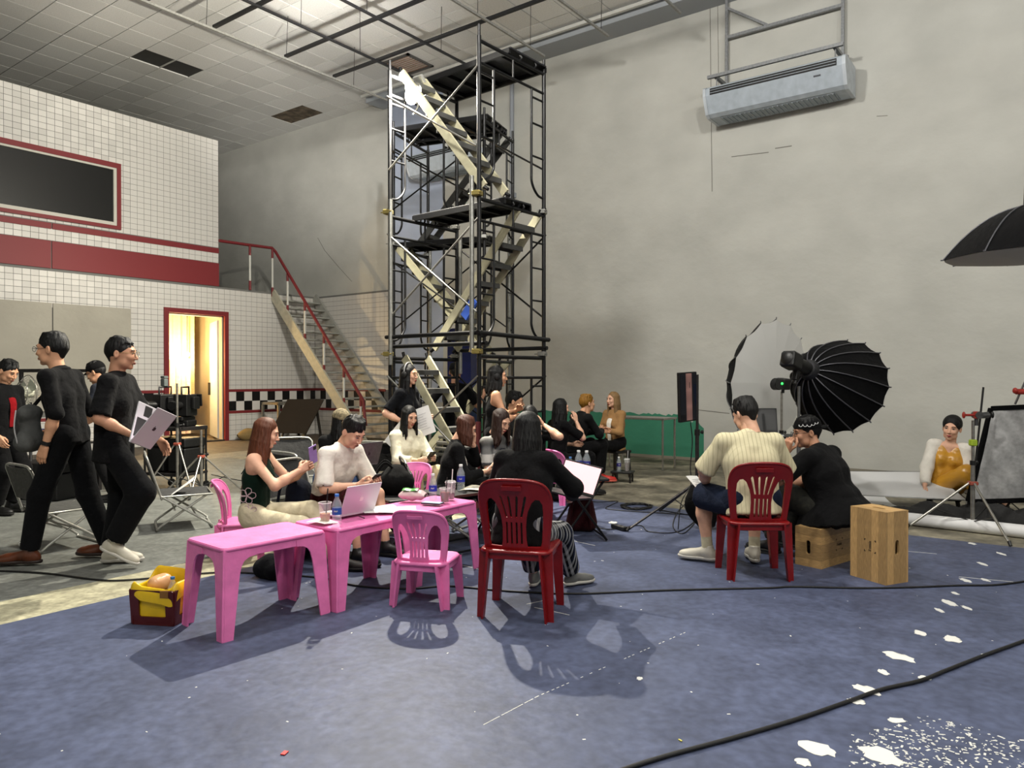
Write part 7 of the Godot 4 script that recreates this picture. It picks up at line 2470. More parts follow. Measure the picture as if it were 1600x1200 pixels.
# ---------------------------------------------------------------- laptops and desk things
func fruit_mark() -> PackedVector2Array:
	var p := PackedVector2Array()
	for q in [[0, 0.34], [0.22, 0.42], [0.42, 0.34], [0.50, 0.20], [0.36, 0.06], [0.38, -0.12], [0.52, -0.24], [0.40, -0.46], [0.22, -0.58], [0.0, -0.50], [-0.22, -0.58], [-0.42, -0.44], [-0.54, -0.14], [-0.52, 0.16], [-0.38, 0.37], [-0.2, 0.42]]:
		p.push_back(Vector2(q[0], q[1]))
	return p
func laptop(label: String, where: Vector3, b: Basis, open: float, w: float, d: float, m: Material, screen: Material, logo: int) -> Node3D:
	var t := thing("laptop", label, "laptop", where, b, "laptops")
	var mb := MB.new()
	mb.box(Vector3(0, 0.007, 0), Vector3(w, 0.013, d), Basis.IDENTITY, 0.004)
	obj("base", mb, m, t)
	mb = MB.new()
	mb.box(Vector3(0, 0.0137, -d * 0.10), Vector3(w * 0.86, 0.0012, d * 0.46))
	mb.box(Vector3(0, 0.0137, d * 0.33), Vector3(w * 0.36, 0.0010, d * 0.26))
	obj("keyboard", mb, mat("keys_dark", Color(0.05, 0.05, 0.055), 0.6), t)
	var a := deg_to_rad(open)
	var lb := Basis(Vector3.RIGHT, Vector3(0, cos(a), -sin(a)), Vector3(0, sin(a), cos(a)))
	var lid := node("lid", t, Transform3D(lb, Vector3(0, 0.013, -d / 2)))
	mb = MB.new()
	mb.box(Vector3(0, 0, d / 2), Vector3(w, 0.007, d), Basis.IDENTITY, 0.003)
	obj("lid_shell", mb, m, lid)
	mb = MB.new()
	mb.box(Vector3(0, -0.0038, d / 2), Vector3(w * 0.97, 0.0008, d * 0.95))
	obj("bezel", mb, mat("keys_dark", Color.BLACK), lid)
	mb = MB.new()
	mb.box(Vector3(0, -0.0045, d / 2 + 0.004), Vector3(w * 0.93, 0.0006, d * 0.86))
	obj("screen", mb, screen, lid)
	if logo > 0:
		mb = MB.new()
		mb.plate(fruit_mark(), [], 2.0, 0.02, func(p: Vector2) -> Vector3: return Vector3(p.x * 0.03, 0.0038 + 0.0, d / 2 + p.y * 0.03))
		mb.v = mb.v
		for i in mb.v.size():
			mb.v[i].y = 0.0036 + clampf(mb.v[i].y - 0.0038, -0.0006, 0.0006)
		mb.ell(Vector3(0.004, 0.0037, d / 2 + 0.017), Vector3(0.004, 0.0006, 0.006), Basis(Vector3.UP, 0.6), 8)
		obj("fruit_mark", mb, mat("mark_dark", Color(0.05, 0.05, 0.05), 0.3) if logo == 1 else mat("mark_pale", Color(0.9, 0.9, 0.88), 0.2), lid)
	return t

func bottle(label: String, where: Vector3, h: float, cap_c: Color, lab_c: Color) -> void:
	var t := thing("water_bottle", label, "bottle", where, Basis.IDENTITY, "water bottles")
	var s := h / 0.20
	var mb := MB.new()
	mb.lathe([Vector2(0.0, 0.001) * s, Vector2(0.026, 0.0) * s, Vector2(0.030, 0.006) * s, Vector2(0.029, 0.05) * s, Vector2(0.031, 0.06) * s, Vector2(0.031, 0.12) * s, Vector2(0.028, 0.14) * s, Vector2(0.013, 0.175) * s, Vector2(0.012, 0.186) * s], 18)
	obj("bottle_body", mb, glass("pet_clear", Color(0.93, 0.97, 1.0), 0.16), t)
	mb = MB.new()
	mb.lathe([Vector2(0.0, 0.184) * s, Vector2(0.0145, 0.184) * s, Vector2(0.0145, 0.184) * s, Vector2(0.0145, 0.198) * s, Vector2(0.0135, 0.2) * s, Vector2(0, 0.2) * s], 14)
	obj("cap", mb, plastic("cap_%s" % cap_c.to_html(), cap_c, 0.4), t)
	mb = MB.new()
	mb.lathe([Vector2(0.0316, 0.068) * s, Vector2(0.0316, 0.112) * s], 18)
	var lb := obj("label_band", mb, mat("lab_%s" % lab_c.to_html(), lab_c, 0.4), t)
	mb = MB.new()
	for k in 5:
		mb.box(Vector3(-0.01 + k * 0.005, 0.092 + 0.002 * sin(k * 2.0), 0.0318) * s, Vector3(0.0028, 0.009, 0.0016) * s, Basis(Vector3.BACK, 0.25))
	obj("label_print", mb, mat("label_pale", Color.WHITE), lb)
	lb.rotation.y = atan2(-FWD.x, -FWD.z)

func cup(label: String, where: Vector3, h: float, drink: Color, level: float, straw: Color, lid := false) -> void:
	var t := thing("plastic_cup", label, "cup", where, Basis.IDENTITY, "iced drink cups")
	var mb := MB.new()
	mb.lathe([Vector2(0, 0.001), Vector2(0.029, 0.0), Vector2(0.042, h)], 20)
	obj("cup_wall", mb, glass("cup_clear", Color(0.95, 0.95, 0.95), 0.20), t)
	mb = MB.new()
	mb.lathe([Vector2(0, 0.003), Vector2(0.0275, 0.003), Vector2(0.0275 + 0.0125 * level, h * level), Vector2(0, h * level)], 20)
	obj("drink", mb, mat("drink_%s" % drink.to_html(), drink, 0.2), t)
	mb = MB.new()
	mb.rod(Vector3(0.005, 0.012, 0), Vector3(0.018, h * 1.75, 0.006), 0.004, 8)
	obj("straw", mb, mat("straw_%s" % straw.to_html(), straw, 0.4), t)
	mb = MB.new()
	var ring := []
	for k in 18:
		ring.append(Vector3(cos(TAU * k / 18) * 0.042, h, sin(TAU * k / 18) * 0.042))
	mb.tube(ring, 0.0028, 6, true)
	if lid:
		mb.lathe([Vector2(0.042, h), Vector2(0.036, h + 0.012), Vector2(0.0, h + 0.012)], 18)
	obj("rim", mb, glass("lid_clear", Color(0.95, 0.95, 0.95), 0.35), t)

func phone(label: String, p: Vector3, b: Basis, c: Color) -> void:
	var t := thing("phone", label, "phone", p, b, "phones")
	var mb := MB.new()
	mb.box(Vector3.ZERO, Vector3(0.076, 0.158, 0.010), Basis.IDENTITY, 0.004)
	obj("case", mb, plastic("phone_%s" % c.to_html(), c, 0.4), t)
	mb = MB.new()
	mb.box(Vector3(0, 0, 0.0056), Vector3(0.068, 0.148, 0.001))
	obj("screen", mb, glow("phone_glow", Color(0.55, 0.62, 0.70), 0.35), t)
	mb = MB.new()
	mb.box(Vector3(-0.018, 0.054, -0.0062), Vector3(0.03, 0.03, 0.003), Basis.IDENTITY, 0.001)
	obj("camera_bump", mb, mat("keys_dark", Color.BLACK), t)

func sheet(label: String, p: Vector3, b: Basis, w: float, h: float, cat := "paper", c := Color(0.86, 0.86, 0.85), lines := true) -> void:
	var t := thing("paper_sheet", label, cat, p, b, "loose papers")
	var mb := MB.new()
	mb.grid(func(u: float, v: float) -> Vector3: return Vector3((u - 0.5) * w, (v - 0.5) * h, 0.012 * w / 0.2 * sin(u * 2.5 + v * 1.5)), 6, 6, 0.0012)
	obj("sheet", mb, mat("sheet_%s" % c.to_html(), c, 0.8), t)
	if lines:
		mb = MB.new()
		for k in 7:
			var v := 0.22 + k * 0.09
			var z := 0.012 * w / 0.2 * sin(0.5 * 2.5 + v * 1.5)
			mb.box(Vector3(-0.02 * (k % 2), (v - 0.5) * h, z + 0.001 + 0.002), Vector3(w * (0.6 - 0.1 * (k % 3)), 0.003, 0.001))
		obj("printed_line", mb, mat("print_grey", Color(0.55, 0.55, 0.57), 0.8), t)

func hand_at(J: Dictionary, q: String) -> Vector3:
	return J.xf * J["h" + q]

func build_small_things() -> void:
	var silver := mat("laptop_silver", Color(0.76, 0.75, 0.77), 0.38, 0.3)
	var off := mat("screen_off", Color.BLACK)
	laptop("open silver laptop on the middle pink table, its lid towards the viewer", at(-1.13, 5.06, 0.5265), face(127.0), 112.0, 0.305, 0.212, silver, glow("screen_pale", Color(0.85, 0.85, 0.9), 0.7), 2)
	laptop("open laptop with a pale pink page on the lap of the red chair woman", at(0.375, 5.10, 0.645), face(34.0) * Basis(Vector3.BACK, -0.16) * Basis(Vector3.RIGHT, -0.12), 106.0, 0.31, 0.22, plastic("laptop_dark", Color.BLACK), glow("screen_pink", Color(0.98, 0.78, 0.80), 0.62), 0)
	laptop("grey laptop on the knees of the person in the mottled cap", at(-1.50, 7.18, 0.60), face(122.0), 108.0, 0.33, 0.23, metal("laptop_grey", Color(0.36, 0.37, 0.38), 0.45, 0.4), off, 1)
	# the carried laptop, open like a book under the arm
	var J: Dictionary = folk.carrier
	var hp := hand_at(J, "r")
	laptop("open silver laptop with a white page carried under the walking man's arm", hp + RGT * 0.02 + Vector3(0, 0.12, 0) - FWD * 0.05, face(102.0) * Basis(Vector3.RIGHT, -PI / 2) * Basis(Vector3.UP, -0.34), 32.0, 0.23, 0.31, silver, glow("screen_page", Color(0.90, 0.84, 0.90), 0.75), 1)
	# chest bag of the man walking left
	J = folk.walker
	var bg := thing("sling_bag", "dark grey bag worn on the chest of the man walking left", "bag", J.xf * (J.chest - J.tz * 0.235 - J.up * 0.20 - J.tx * 0.10), face(268.0) * Basis(Vector3.RIGHT, -0.12))
	var mb := MB.new()
	var f := Field.new(Vector3(-0.2, -0.25, -0.12), Vector3(0.2, 0.25, 0.12), 0.012)
	f.cap(Vector3(-0.08, -0.12, 0), Vector3(0.08, -0.12, 0), 0.075, 0.075, 0.05)
	f.cap(Vector3(-0.06, 0.10, 0.02), Vector3(0.06, 0.10, 0.02), 0.055, 0.055, 0.08)
	f.cap(Vector3(0, -0.1, 0), Vector3(0, 0.1, 0.02), 0.08, 0.06, 0.05)
	f.to_mesh(mb)
	obj("bag_body", mb, cloth("bag_grey", Color(0.30, 0.305, 0.30)), bg)
	mb = MB.new()
	mb.tube(smooth([Vector3(-0.135, 0.13, 0.0), Vector3(-0.165, 0.0, -0.01), Vector3(-0.15, -0.12, -0.01)], 4), 0.005, 6)
	obj("zip_line", mb, mat("zip_pale", Color(0.6, 0.6, 0.6), 0.4), bg)
	mb = MB.new()
	mb.tube(smooth([Vector3(0.02, 0.14, 0.03), Vector3(0.06, 0.25, 0.14), Vector3(0.10, 0.26, 0.26)], 4), 0.014, 6)
	obj("strap", mb, cloth("cloth_black", Color.BLACK), bg)
	# phones in hands
	J = folk.auburn
	phone("lilac phone with stickers held up by the auburn-haired woman", (hand_at(J, "r") + hand_at(J, "l")) * 0.5 + Vector3(0, 0.075, 0) + RGT * 0.02, face(128.0) * Basis(Vector3.BACK, -0.35) * Basis(Vector3.RIGHT, -0.3), Color(0.62, 0.50, 0.78))
	J = folk.white_man
	phone("dark phone in the hands of the man in the white shirt", (hand_at(J, "r") + hand_at(J, "l")) * 0.5 + Vector3(0, 0.03, 0), face(118.0) * Basis(Vector3.RIGHT, -0.9), Color(0.06, 0.06, 0.08))
	J = folk.blouse
	phone("dark phone held low by the woman in the white blouse", (hand_at(J, "r") + hand_at(J, "l")) * 0.5 + Vector3(0, 0.03, 0), face(138.0) * Basis(Vector3.RIGHT, -0.8), Color(0.08, 0.08, 0.08))
	J = folk.blazer
	phone("pale phone held flat by the woman in the black blazer", hand_at(J, "r") + Vector3(0, 0.04, 0), face(82.0) * Basis(Vector3.RIGHT, -0.9), Color(0.75, 0.72, 0.70))
	J = folk.striped
	phone("silver phone held by the woman in the striped tee", (hand_at(J, "r") + hand_at(J, "l")) * 0.5 + Vector3(0, 0.04, 0), face(132.0) * Basis(Vector3.RIGHT, -0.7), Color(0.55, 0.55, 0.58))
	# papers of the standing woman
	J = folk.papers
	sheet("big white printed sheet held against the hip of the headphones woman", hand_at(J, "r") + Vector3(0, 0.06, 0) - FWD * 0.03 + RGT * 0.12, face(20.0) * Basis(Vector3.BACK, 0.35), 0.22, 0.30)
	sheet("lower white sheet with a black clip hanging from the headphones woman's arm", hand_at(J, "r") - Vector3(0, 0.10, 0) - FWD * 0.05 - RGT * 0.10, face(10.0) * Basis(Vector3.BACK, -0.70), 0.25, 0.33)
	# middle table
	var H := 0.521
	bottle("blue-capped water bottle with blue label on the middle pink table", at(-1.105, 4.67, H), 0.195, Color(0.22, 0.45, 0.80), Color(0.16, 0.30, 0.62))
	cup("plastic cup of milky iced coffee with a dark straw on the middle table", at(-1.205, 4.77, H + 0.004), 0.12, Color(0.62, 0.43, 0.22), 0.42, Color(0.06, 0.05, 0.06))
	sheet("white napkin under the milky iced coffee cup", at(-1.22, 4.76, H + 0.001), face(30.0) * Basis(Vector3.RIGHT, -PI / 2), 0.16, 0.13, "napkin", Color(0.86, 0.84, 0.80), false)
	sheet("white printed page beside the open silver laptop", at(-0.93, 5.18, H + 0.002), face(60.0) * Basis(Vector3.RIGHT, -PI / 2), 0.21, 0.28)
	sheet("second white page overlapping the tables' joint", at(-0.80, 5.16, H + 0.004), face(80.0) * Basis(Vector3.RIGHT, -PI / 2), 0.19, 0.26)
	mb = MB.new()
	mb.rod(at(-1.02, 4.93, H + 0.006), at(-0.97, 4.86, H + 0.006), 0.004, 8)
	tag(obj("pen", mb, mat("pen_dark", Color(0.12, 0.06, 0.09), 0.4)), "short dark pen lying in front of the open silver laptop", "pen")
	# far table
	var tp := thing("tissue_pack", "green and white tissue pack on the far pink table", "tissue pack", at(-0.745, 5.58, H), face(10.0))
	mb = MB.new()
	mb.grid(func(u: float, v: float) -> Vector3:
		var a := u * TAU
		var e := sin(clampf(v, 0.02, 0.98) * PI)
		var k := pow(e, 0.35)
		return Vector3((v - 0.5) * 0.20, 0.045 + sin(a) * 0.042 * k * (1.0 + 0.12 * sin(v * 17.0)), cos(a) * 0.055 * (0.85 + 0.15 * k)), 22, 16)
	obj("wrapper", mb, plastic("wrapper_white", Color(0.82, 0.72, 0.72), 0.35), tp)
	mb = MB.new()
	mb.grid(func(u: float, v: float) -> Vector3: return Vector3((u - 0.62) * 0.12, 0.094 + 0.003 * sin(u * 9.0) - 0.012 * pow(v * 2 - 1, 2.0), (v - 0.5) * 0.088), 8, 6, 0.002)
	obj("green_label", mb, plastic("wrapper_green", Color(0.20, 0.62, 0.14), 0.35), tp)
	bottle("white-capped water bottle with blue label on the far pink table", at(-0.60, 5.62, H), 0.20, Color(0.88, 0.88, 0.88), Color(0.13, 0.18, 0.62))
	cup("cup of brown iced tea in front of the bottle on the far table", at(-0.50, 5.52, H), 0.105, Color(0.42, 0.20, 0.08), 0.72, Color(0.08, 0.05, 0.05))
	cup("pinkish cup with a white straw behind the brown iced tea", at(-0.47, 5.66, H), 0.13, Color(0.30, 0.12, 0.10), 0.35, Color(0.88, 0.86, 0.84), true)
	phone("black phone lying flat on the far pink table", at(-0.585, 5.44, H + 0.007), face(110.0) * Basis(Vector3.RIGHT, -PI / 2), Color(0.04, 0.035, 0.04))
	bottle("clear water bottle on the black table behind the far pink table", at(-0.43, 6.22, 0.501), 0.22, Color(0.9, 0.9, 0.9), Color(0.13, 0.18, 0.62))
	sheet("stack of cream papers on the black table beside the clear bottle", at(-0.30, 6.30, 0.504), face(20.0) * Basis(Vector3.RIGHT, -PI / 2), 0.2, 0.26, "paper", Color(0.82, 0.79, 0.70))
	bottle("left of the two tall water bottles on the right black table", at(0.615, 6.83, 0.561), 0.22, Color(0.9, 0.9, 0.9), Color(0.13, 0.16, 0.50))
	bottle("right of the two tall water bottles on the right black table", at(0.685, 6.80, 0.561), 0.22, Color(0.9, 0.9, 0.9), Color(0.13, 0.16, 0.50))
	bottle("short blue-capped bottle behind the laptop with the pink page", at(0.53, 6.72, 0.561), 0.17, Color(0.30, 0.50, 0.75), Color(0.75, 0.78, 0.82))
	# bags
	soft_bag("backpack", "black backpack with loops lying on the long low table", "backpack", at(-1.00, 6.42, 0.452), face(80.0), Vector3(0.36, 0.24, 0.30), Color(0.035, 0.036, 0.038), true)
	soft_bag("backpack", "navy backpack with pale stitching standing behind the auburn-haired woman", "backpack", at(-1.72, 5.98, 0.0), face(100.0), Vector3(0.30, 0.62, 0.24), Color(0.035, 0.05, 0.10), true)
	soft_bag("pouch", "dark navy bag lying under the nearest pink table's far side", "bag", at(-1.74, 5.36, 0.0), face(30.0), Vector3(0.26, 0.16, 0.2), Color(0.035, 0.04, 0.055), false)
	soft_bag("handbag", "maroon bag on the floor under the right black table", "bag", at(0.66, 7.02, 0.0), face(10.0), Vector3(0.28, 0.32, 0.22), Color(0.17, 0.045, 0.06), true)
	soft_bag("cloth_bag", "cream cloth bag on the dark chair behind the white-shirted man", "bag", at(-1.65, 7.92, 0.36), face(195.0), Vector3(0.30, 0.22, 0.22), Color(0.74, 0.68, 0.55), false)
	soft_bag("white_cloth", "crumpled white cloth on the seat of the pink chair facing the viewer", "cloth", at(-0.99, 6.93, 0.305), face(200.0), Vector3(0.22, 0.09, 0.18), Color(0.86, 0.85, 0.84), false)
	# crate with the yellow bag
	var cr := thing("crate", "dark red plastic crate lined with a yellow bin bag", "crate", at(-2.085, 4.42, 0.0), face(9.0))
	var red := plastic("crate_red", Color(0.30, 0.035, 0.045), 0.45)
	var wall := func(p: Vector2) -> Vector3: return Vector3(p.x, p.y, 0.0)
	for q in [[0.0, 0.105, 0.28], [180.0, 0.105, 0.28], [90.0, 0.14, 0.21], [270.0, 0.14, 0.21]]:
		mb = MB.new()
		mb.plate(round_rect(q[2], 0.21, 0.012, Vector2(0, 0.105)), [round_rect(q[2] - 0.11, 0.115, 0.012, Vector2(0, 0.108))], 0.1, 0.012, wall)
		inst("crate_side", mb.mesh(null), cr, Transform3D(Basis(Vector3.UP, deg_to_rad(q[0])) * Basis(Vector3.RIGHT, 0.08), Basis(Vector3.UP, deg_to_rad(q[0])) * Vector3(0, 0, q[1] - 0.012)), red)
	mb = MB.new()
	mb.box(Vector3(0, 0.008, 0), Vector3(0.27, 0.012, 0.20))
	obj("crate_floor", mb, red, cr)
	mb = MB.new()
	mb.box(Vector3(0.0, 0.028, 0.0965), Vector3(0.055, 0.02, 0.003))
	obj("green_sticker", mb, mat("sticker_green", Color(0.10, 0.22, 0.15), 0.6), cr)
	var bag := thing("bin_bag", "yellow bin bag spilling over the rim of the red crate", "bag", at(-2.085, 4.42, 0.0), face(9.0))
	mb = MB.new()
	mb.grid(func(u: float, v: float) -> Vector3:
		var a := u * TAU
		var sx := signf(cos(a)) * pow(absf(cos(a)), 0.35)
		var sz := signf(sin(a)) * pow(absf(sin(a)), 0.35)
		var lift := 0.05 * maxf(0.0, -sin(a)) + 0.018 * sin(a * 3.0 + 1.0)
		var y: float
		var k: float
		if v < 0.6:
			y = 0.02 + v / 0.6 * (0.215 + lift)
			k = 0.84 + 0.1 * v / 0.6 + 0.02 * sin(a * 7.0 + v * 9.0)
		else:
			var w := (v - 0.6) / 0.4
			y = 0.235 + lift - w * (0.085 + 0.02 * sin(a * 2.0)) + 0.012 * sin(w * PI)
			k = 0.955 + 0.13 * sin(w * PI * 0.6) + 0.012 * sin(a * 9.0)
		return Vector3(sx * 0.142 * k, y, sz * 0.108 * k), 60, 18, 0.002)
	var yel := plastic("bag_yellow", Color(0.92, 0.76, 0.10), 0.38)
	yel.backlight_enabled = true
	yel.backlight = Color(0.35, 0.28, 0.02)
	obj("bag_film", mb, yel, bag)
	mb = MB.new()
	mb.box(Vector3(0.085, 0.19, 0.118), Vector3(0.05, 0.04, 0.003), Basis(Vector3.UP, 0.1))
	obj("brown_print", mb, mat("print_brown", Color(0.45, 0.30, 0.10), 0.6), bag)
	mb = MB.new()
	f = Field.new(Vector3(-0.1, -0.08, -0.1), Vector3(0.1, 0.1, 0.1), 0.009)
	f.ell(Vector3.ZERO, Vector3(0.065, 0.05, 0.06), 0.02)
	f.ell(Vector3(0.03, 0.02, 0.01), Vector3(0.04, 0.035, 0.04), 0.02)
	f.ell(Vector3(-0.03, 0.015, 0.02), Vector3(0.035, 0.03, 0.035), 0.02)
	f.to_mesh(mb)
	var lump := obj("food_bag", mb, plastic("food_bag", Color(0.85, 0.66, 0.48), 0.3))
	lump.position = at(-2.12, 4.44, 0.215)
	tag(lump, "crumpled tan takeaway bag on top of the yellow bin bag", "litter")
	bottle("empty bottle with a blue cap poking out of the yellow bag", at(-2.02, 4.40, 0.085), 0.18, Color(0.14, 0.42, 0.68), Color(0.7, 0.75, 0.8))
	# things near the green wall
	cup("iced coffee cup on a black stool near the gold-haired man's shoes", at(1.60, 10.3, 0.155), 0.16, Color(0.22, 0.09, 0.04), 0.7, Color(0.7, 0.7, 0.7), true)
	bottle("small bottle beside the iced coffee by the gold-haired man", at(1.48, 10.25, 0.155), 0.20, Color(0.85, 0.85, 0.85), Color(0.16, 0.14, 0.42))
	var ls := thing("low_stool", "black low stool holding the iced coffee by the green wall", "stool", at(1.54, 10.3), face(20.0))
	mb = MB.new()
	mb.box(Vector3(0, 0.14, 0), Vector3(0.30, 0.03, 0.24), Basis.IDENTITY, 0.008)
	obj("seat", mb, plastic("gear_black", Color.BLACK), ls)
	for q in [[-0.12, -0.09], [0.12, -0.09], [0.12, 0.09], [-0.12, 0.09]]:
		mb = MB.new()
		mb.rod(Vector3(q[0], 0, q[1]), Vector3(q[0], 0.13, q[1]), 0.014, 8)
		obj("leg", mb, plastic("gear_black", Color.BLACK), ls)
	sheet("white page on the seat of the folding chair by the carrying man", at(-3.22, 7.22, 0.375), face(75.0) * Basis(Vector3.RIGHT, -0.9), 0.21, 0.29)
	sheet("white notebook held low by the man in the cream shirt", folk.cream.xf * (folk.cream.hl + Vector3(-0.05, 0.06, -0.06)), face(-40.0) * Basis(Vector3.RIGHT, -0.9), 0.16, 0.20)

func soft_bag(called: String, label: String, cat: String, where: Vector3, b: Basis, s: Vector3, c: Color, straps: bool) -> void:
	var t := thing(called, label, cat, where, b)
	var f := Field.new(Vector3(-s.x * 0.7, -0.03, -s.z * 0.8), Vector3(s.x * 0.7, s.y * 1.15, s.z * 0.8), maxf(0.009, s.y / 34.0))
	var r := minf(s.x, s.z) * 0.34
	var lo := minf(r, s.y * 0.45)
	for q in [[-1, -1], [1, -1], [1, 1], [-1, 1]]:
		f.cap(Vector3(q[0] * (s.x / 2 - r), lo, q[1] * (s.z / 2 - r)), Vector3(q[0] * (s.x / 2 - r) * 0.55, maxf(s.y - lo, lo + 0.005), q[1] * (s.z / 2 - r) * 0.4), lo, lo * 0.85, 0.06)
	f.cap(Vector3(0, lo, 0), Vector3(0, s.y - lo * 0.9, 0), r * 0.9, r * 0.7, 0.05)
	f.cut(Vector3(0, 0.001, 0), Vector3.DOWN)
	var mb := MB.new()
	f.to_mesh(mb)
	var m := cloth("bag_%s" % c.to_html(), c)
	obj("bag_body", mb, m, t)
	if straps:
		for sg in [-1.0, 1.0]:
			mb = MB.new()
			mb.tube(smooth([Vector3(sg * s.x * 0.2, s.y * 0.9, s.z * 0.1), Vector3(sg * s.x * 0.26, s.y * 1.12, s.z * 0.35), Vector3(sg * s.x * 0.3, s.y * 0.6, s.z * 0.62), Vector3(sg * s.x * 0.32, s.y * 0.15, s.z * 0.45)], 5), 0.012, 6)
			obj("strap", mb, m, t)
		mb = MB.new()
		mb.tube(smooth([Vector3(-s.x * 0.3, s.y * 0.35, -s.z * 0.47), Vector3(-s.x * 0.2, s.y * 0.66, -s.z * 0.42), Vector3(0, s.y * 0.74, -s.z * 0.36), Vector3(s.x * 0.2, s.y * 0.66, -s.z * 0.42), Vector3(s.x * 0.3, s.y * 0.35, -s.z * 0.47)], 5), 0.004, 5)
		obj("seam", mb, mat("seam_pale", Color(0.42, 0.43, 0.45), 0.6), t)

func build_left_gear() -> void:
	var blk := plastic("gear_black", Color.BLACK)
	var chrome := metal("stand_chrome", Color.WHITE)
	var dark := metal("stand_dark", Color.WHITE)
	# rack and cases at the far left
	var rk := thing("metal_rack", "grey metal rack with odds and ends behind the left walkers", "rack", at(-6.05, 9.6), face(20.0))
	var mb := MB.new()
	for q in [[-0.7, -0.2], [0.7, -0.2], [0.7, 0.2], [-0.7, 0.2]]:
		mb = MB.new()
		mb.box(Vector3(q[0], 0.78, q[1]), Vector3(0.04, 1.56, 0.04))
		obj("post", mb, dark, rk)
	for y in [0.35, 0.62, 1.54]:
		mb = MB.new()
		if y < 1.0:
			mb.box(Vector3(0, y, 0), Vector3(1.4, 0.025, 0.42))
		else:
			for z in [-0.2, 0.2]:
				mb.box(Vector3(0, y, z), Vector3(1.44, 0.04, 0.04))
		obj("shelf", mb, dark, rk)
	for q in [[-0.35, 0.64, Color(0.10, 0.18, 0.42), 0.5, "blue folded sheet on the metal rack"], [0.15, 0.64, Color(0.40, 0.24, 0.14), 0.34, "brown carton on the metal rack"], [0.45, 0.365, Color(0.6, 0.6, 0.6), 0.3, "pale tray low on the metal rack"]]:
		mb = MB.new()
		mb.box(Vector3(0, 0.07, 0), Vector3(q[3], 0.13, 0.3), Basis.IDENTITY, 0.012)
		var bx := obj("carton", mb, plastic("carton_%s" % q[2].to_html(), q[2], 0.7))
		bx.transform = rk.transform * Transform3D(Basis.IDENTITY, Vector3(q[0], q[1], 0))
		tag(bx, q[4], "box")
	var k := 0
	for q in [[-6.35, 9.15, 0.0, "black equipment case on the floor at the left edge"], [-5.62, 8.95, 0.0, "black equipment case beside the far-left man's legs"], [-6.15, 10.4, 0.0, "large black equipment case under the rack at the far left"]]:
		var cs := thing("equipment_case", q[3], "case", at(q[0], q[1]), face(188.0 + k * 7), "black equipment cases")
		case_parts(cs, Vector3(0.75, 0.34 + 0.1 * (k % 2), 0.45))
		k += 1
	# pedestal fan
	var fn := thing("pedestal_fan", "pale pedestal fan standing behind the man walking left", "fan", at(-5.85, 9.0), face(212.0))
	mb = MB.new()
	mb.lathe([Vector2(0, 0.0), Vector2(0.2, 0.0), Vector2(0.2, 0.03), Vector2(0.03, 0.06), Vector2(0.018, 0.08), Vector2(0.018, 1.15), Vector2(0, 1.15)], 18)
	obj("stem", mb, mat("fan_dark", Color(0.08, 0.08, 0.085), 0.5), fn)
	mb = MB.new()
	mb.lathe([Vector2(0.0, -0.16), Vector2(0.06, -0.15), Vector2(0.075, -0.08), Vector2(0.06, 0.0), Vector2(0, 0.0)], 16, Transform3D(Basis(Vector3.RIGHT, PI / 2), Vector3(0, 1.27, 0.02)))
	obj("motor", mb, plastic("fan_white", Color(0.80, 0.80, 0.72), 0.4), fn)
	mb = MB.new()
	for i in 22:
		var a := TAU * i / 22
		for s in [0.04, -0.09]:
			mb.tube([Vector3(cos(a) * 0.03, 1.27 + sin(a) * 0.03, s), Vector3(cos(a) * 0.14, 1.27 + sin(a) * 0.14, s * 1.05), Vector3(cos(a) * 0.21, 1.27 + sin(a) * 0.21, -0.025)], 0.0022, 4)
	for r in [0.21, 0.14]:
		var ring := []
		for i in 28:
			ring.append(Vector3(cos(TAU * i / 28) * r, 1.27 + sin(TAU * i / 28) * r, -0.025 if r > 0.2 else -0.095))
		mb.tube(ring, 0.005, 5, true)
	obj("guard", mb, chrome, fn)
	for i in 3:
		mb = MB.new()
		var ba := Basis(Vector3.BACK, TAU * i / 3 + 0.4)
		mb.grid(func(u: float, v: float) -> Vector3: return Vector3(0, 1.27, -0.03) + ba * Vector3(0.03 + v * 0.16, (u - 0.5) * (0.06 + 0.08 * v), (u - 0.5) * 0.04), 5, 5, 0.003)
		obj("blade", mb, glass("fan_blade", Color(0.65, 0.68, 0.62), 0.7, 0.4), fn)
	# camera rigs on a cart
	var ct := thing("camera_cart", "black camera cart loaded with gear left of the lit doorway", "cart", at(-4.36, 9.6), face(200.0))
	mb = MB.new()
	mb.box(Vector3(0, 0.80, 0), Vector3(0.62, 0.05, 0.48), Basis.IDENTITY, 0.01)
	obj("top_shelf", mb, dark, ct)
	mb = MB.new()
	mb.box(Vector3(0, 0.22, 0), Vector3(0.62, 0.04, 0.48), Basis.IDENTITY, 0.01)
	obj("bottom_shelf", mb, dark, ct)
	for q in [[-0.29, -0.22], [0.29, -0.22], [0.29, 0.22], [-0.29, 0.22]]:
		mb = MB.new()
		mb.rod(Vector3(q[0], 0.10, q[1]), Vector3(q[0], 0.80, q[1]), 0.014, 8)
		obj("upright", mb, blk, ct)
		mb = MB.new()
		mb.tube([Vector3(q[0] - 0.015, 0.05, q[1]), Vector3(q[0] + 0.015, 0.05, q[1])], 0.05, 14)
		obj("wheel", mb, blk, ct)
	for q in [[-0.18, "left black gear case on the camera cart's lower shelf"], [0.17, "right black gear case on the camera cart's lower shelf"]]:
		var cs := thing("equipment_case", q[1], "case", Vector3.ZERO, Basis.IDENTITY, "black equipment cases")
		cs.transform = ct.transform * Transform3D(Basis.IDENTITY, Vector3(q[0], 0.242, 0))
		case_parts(cs, Vector3(0.28, 0.44, 0.36))
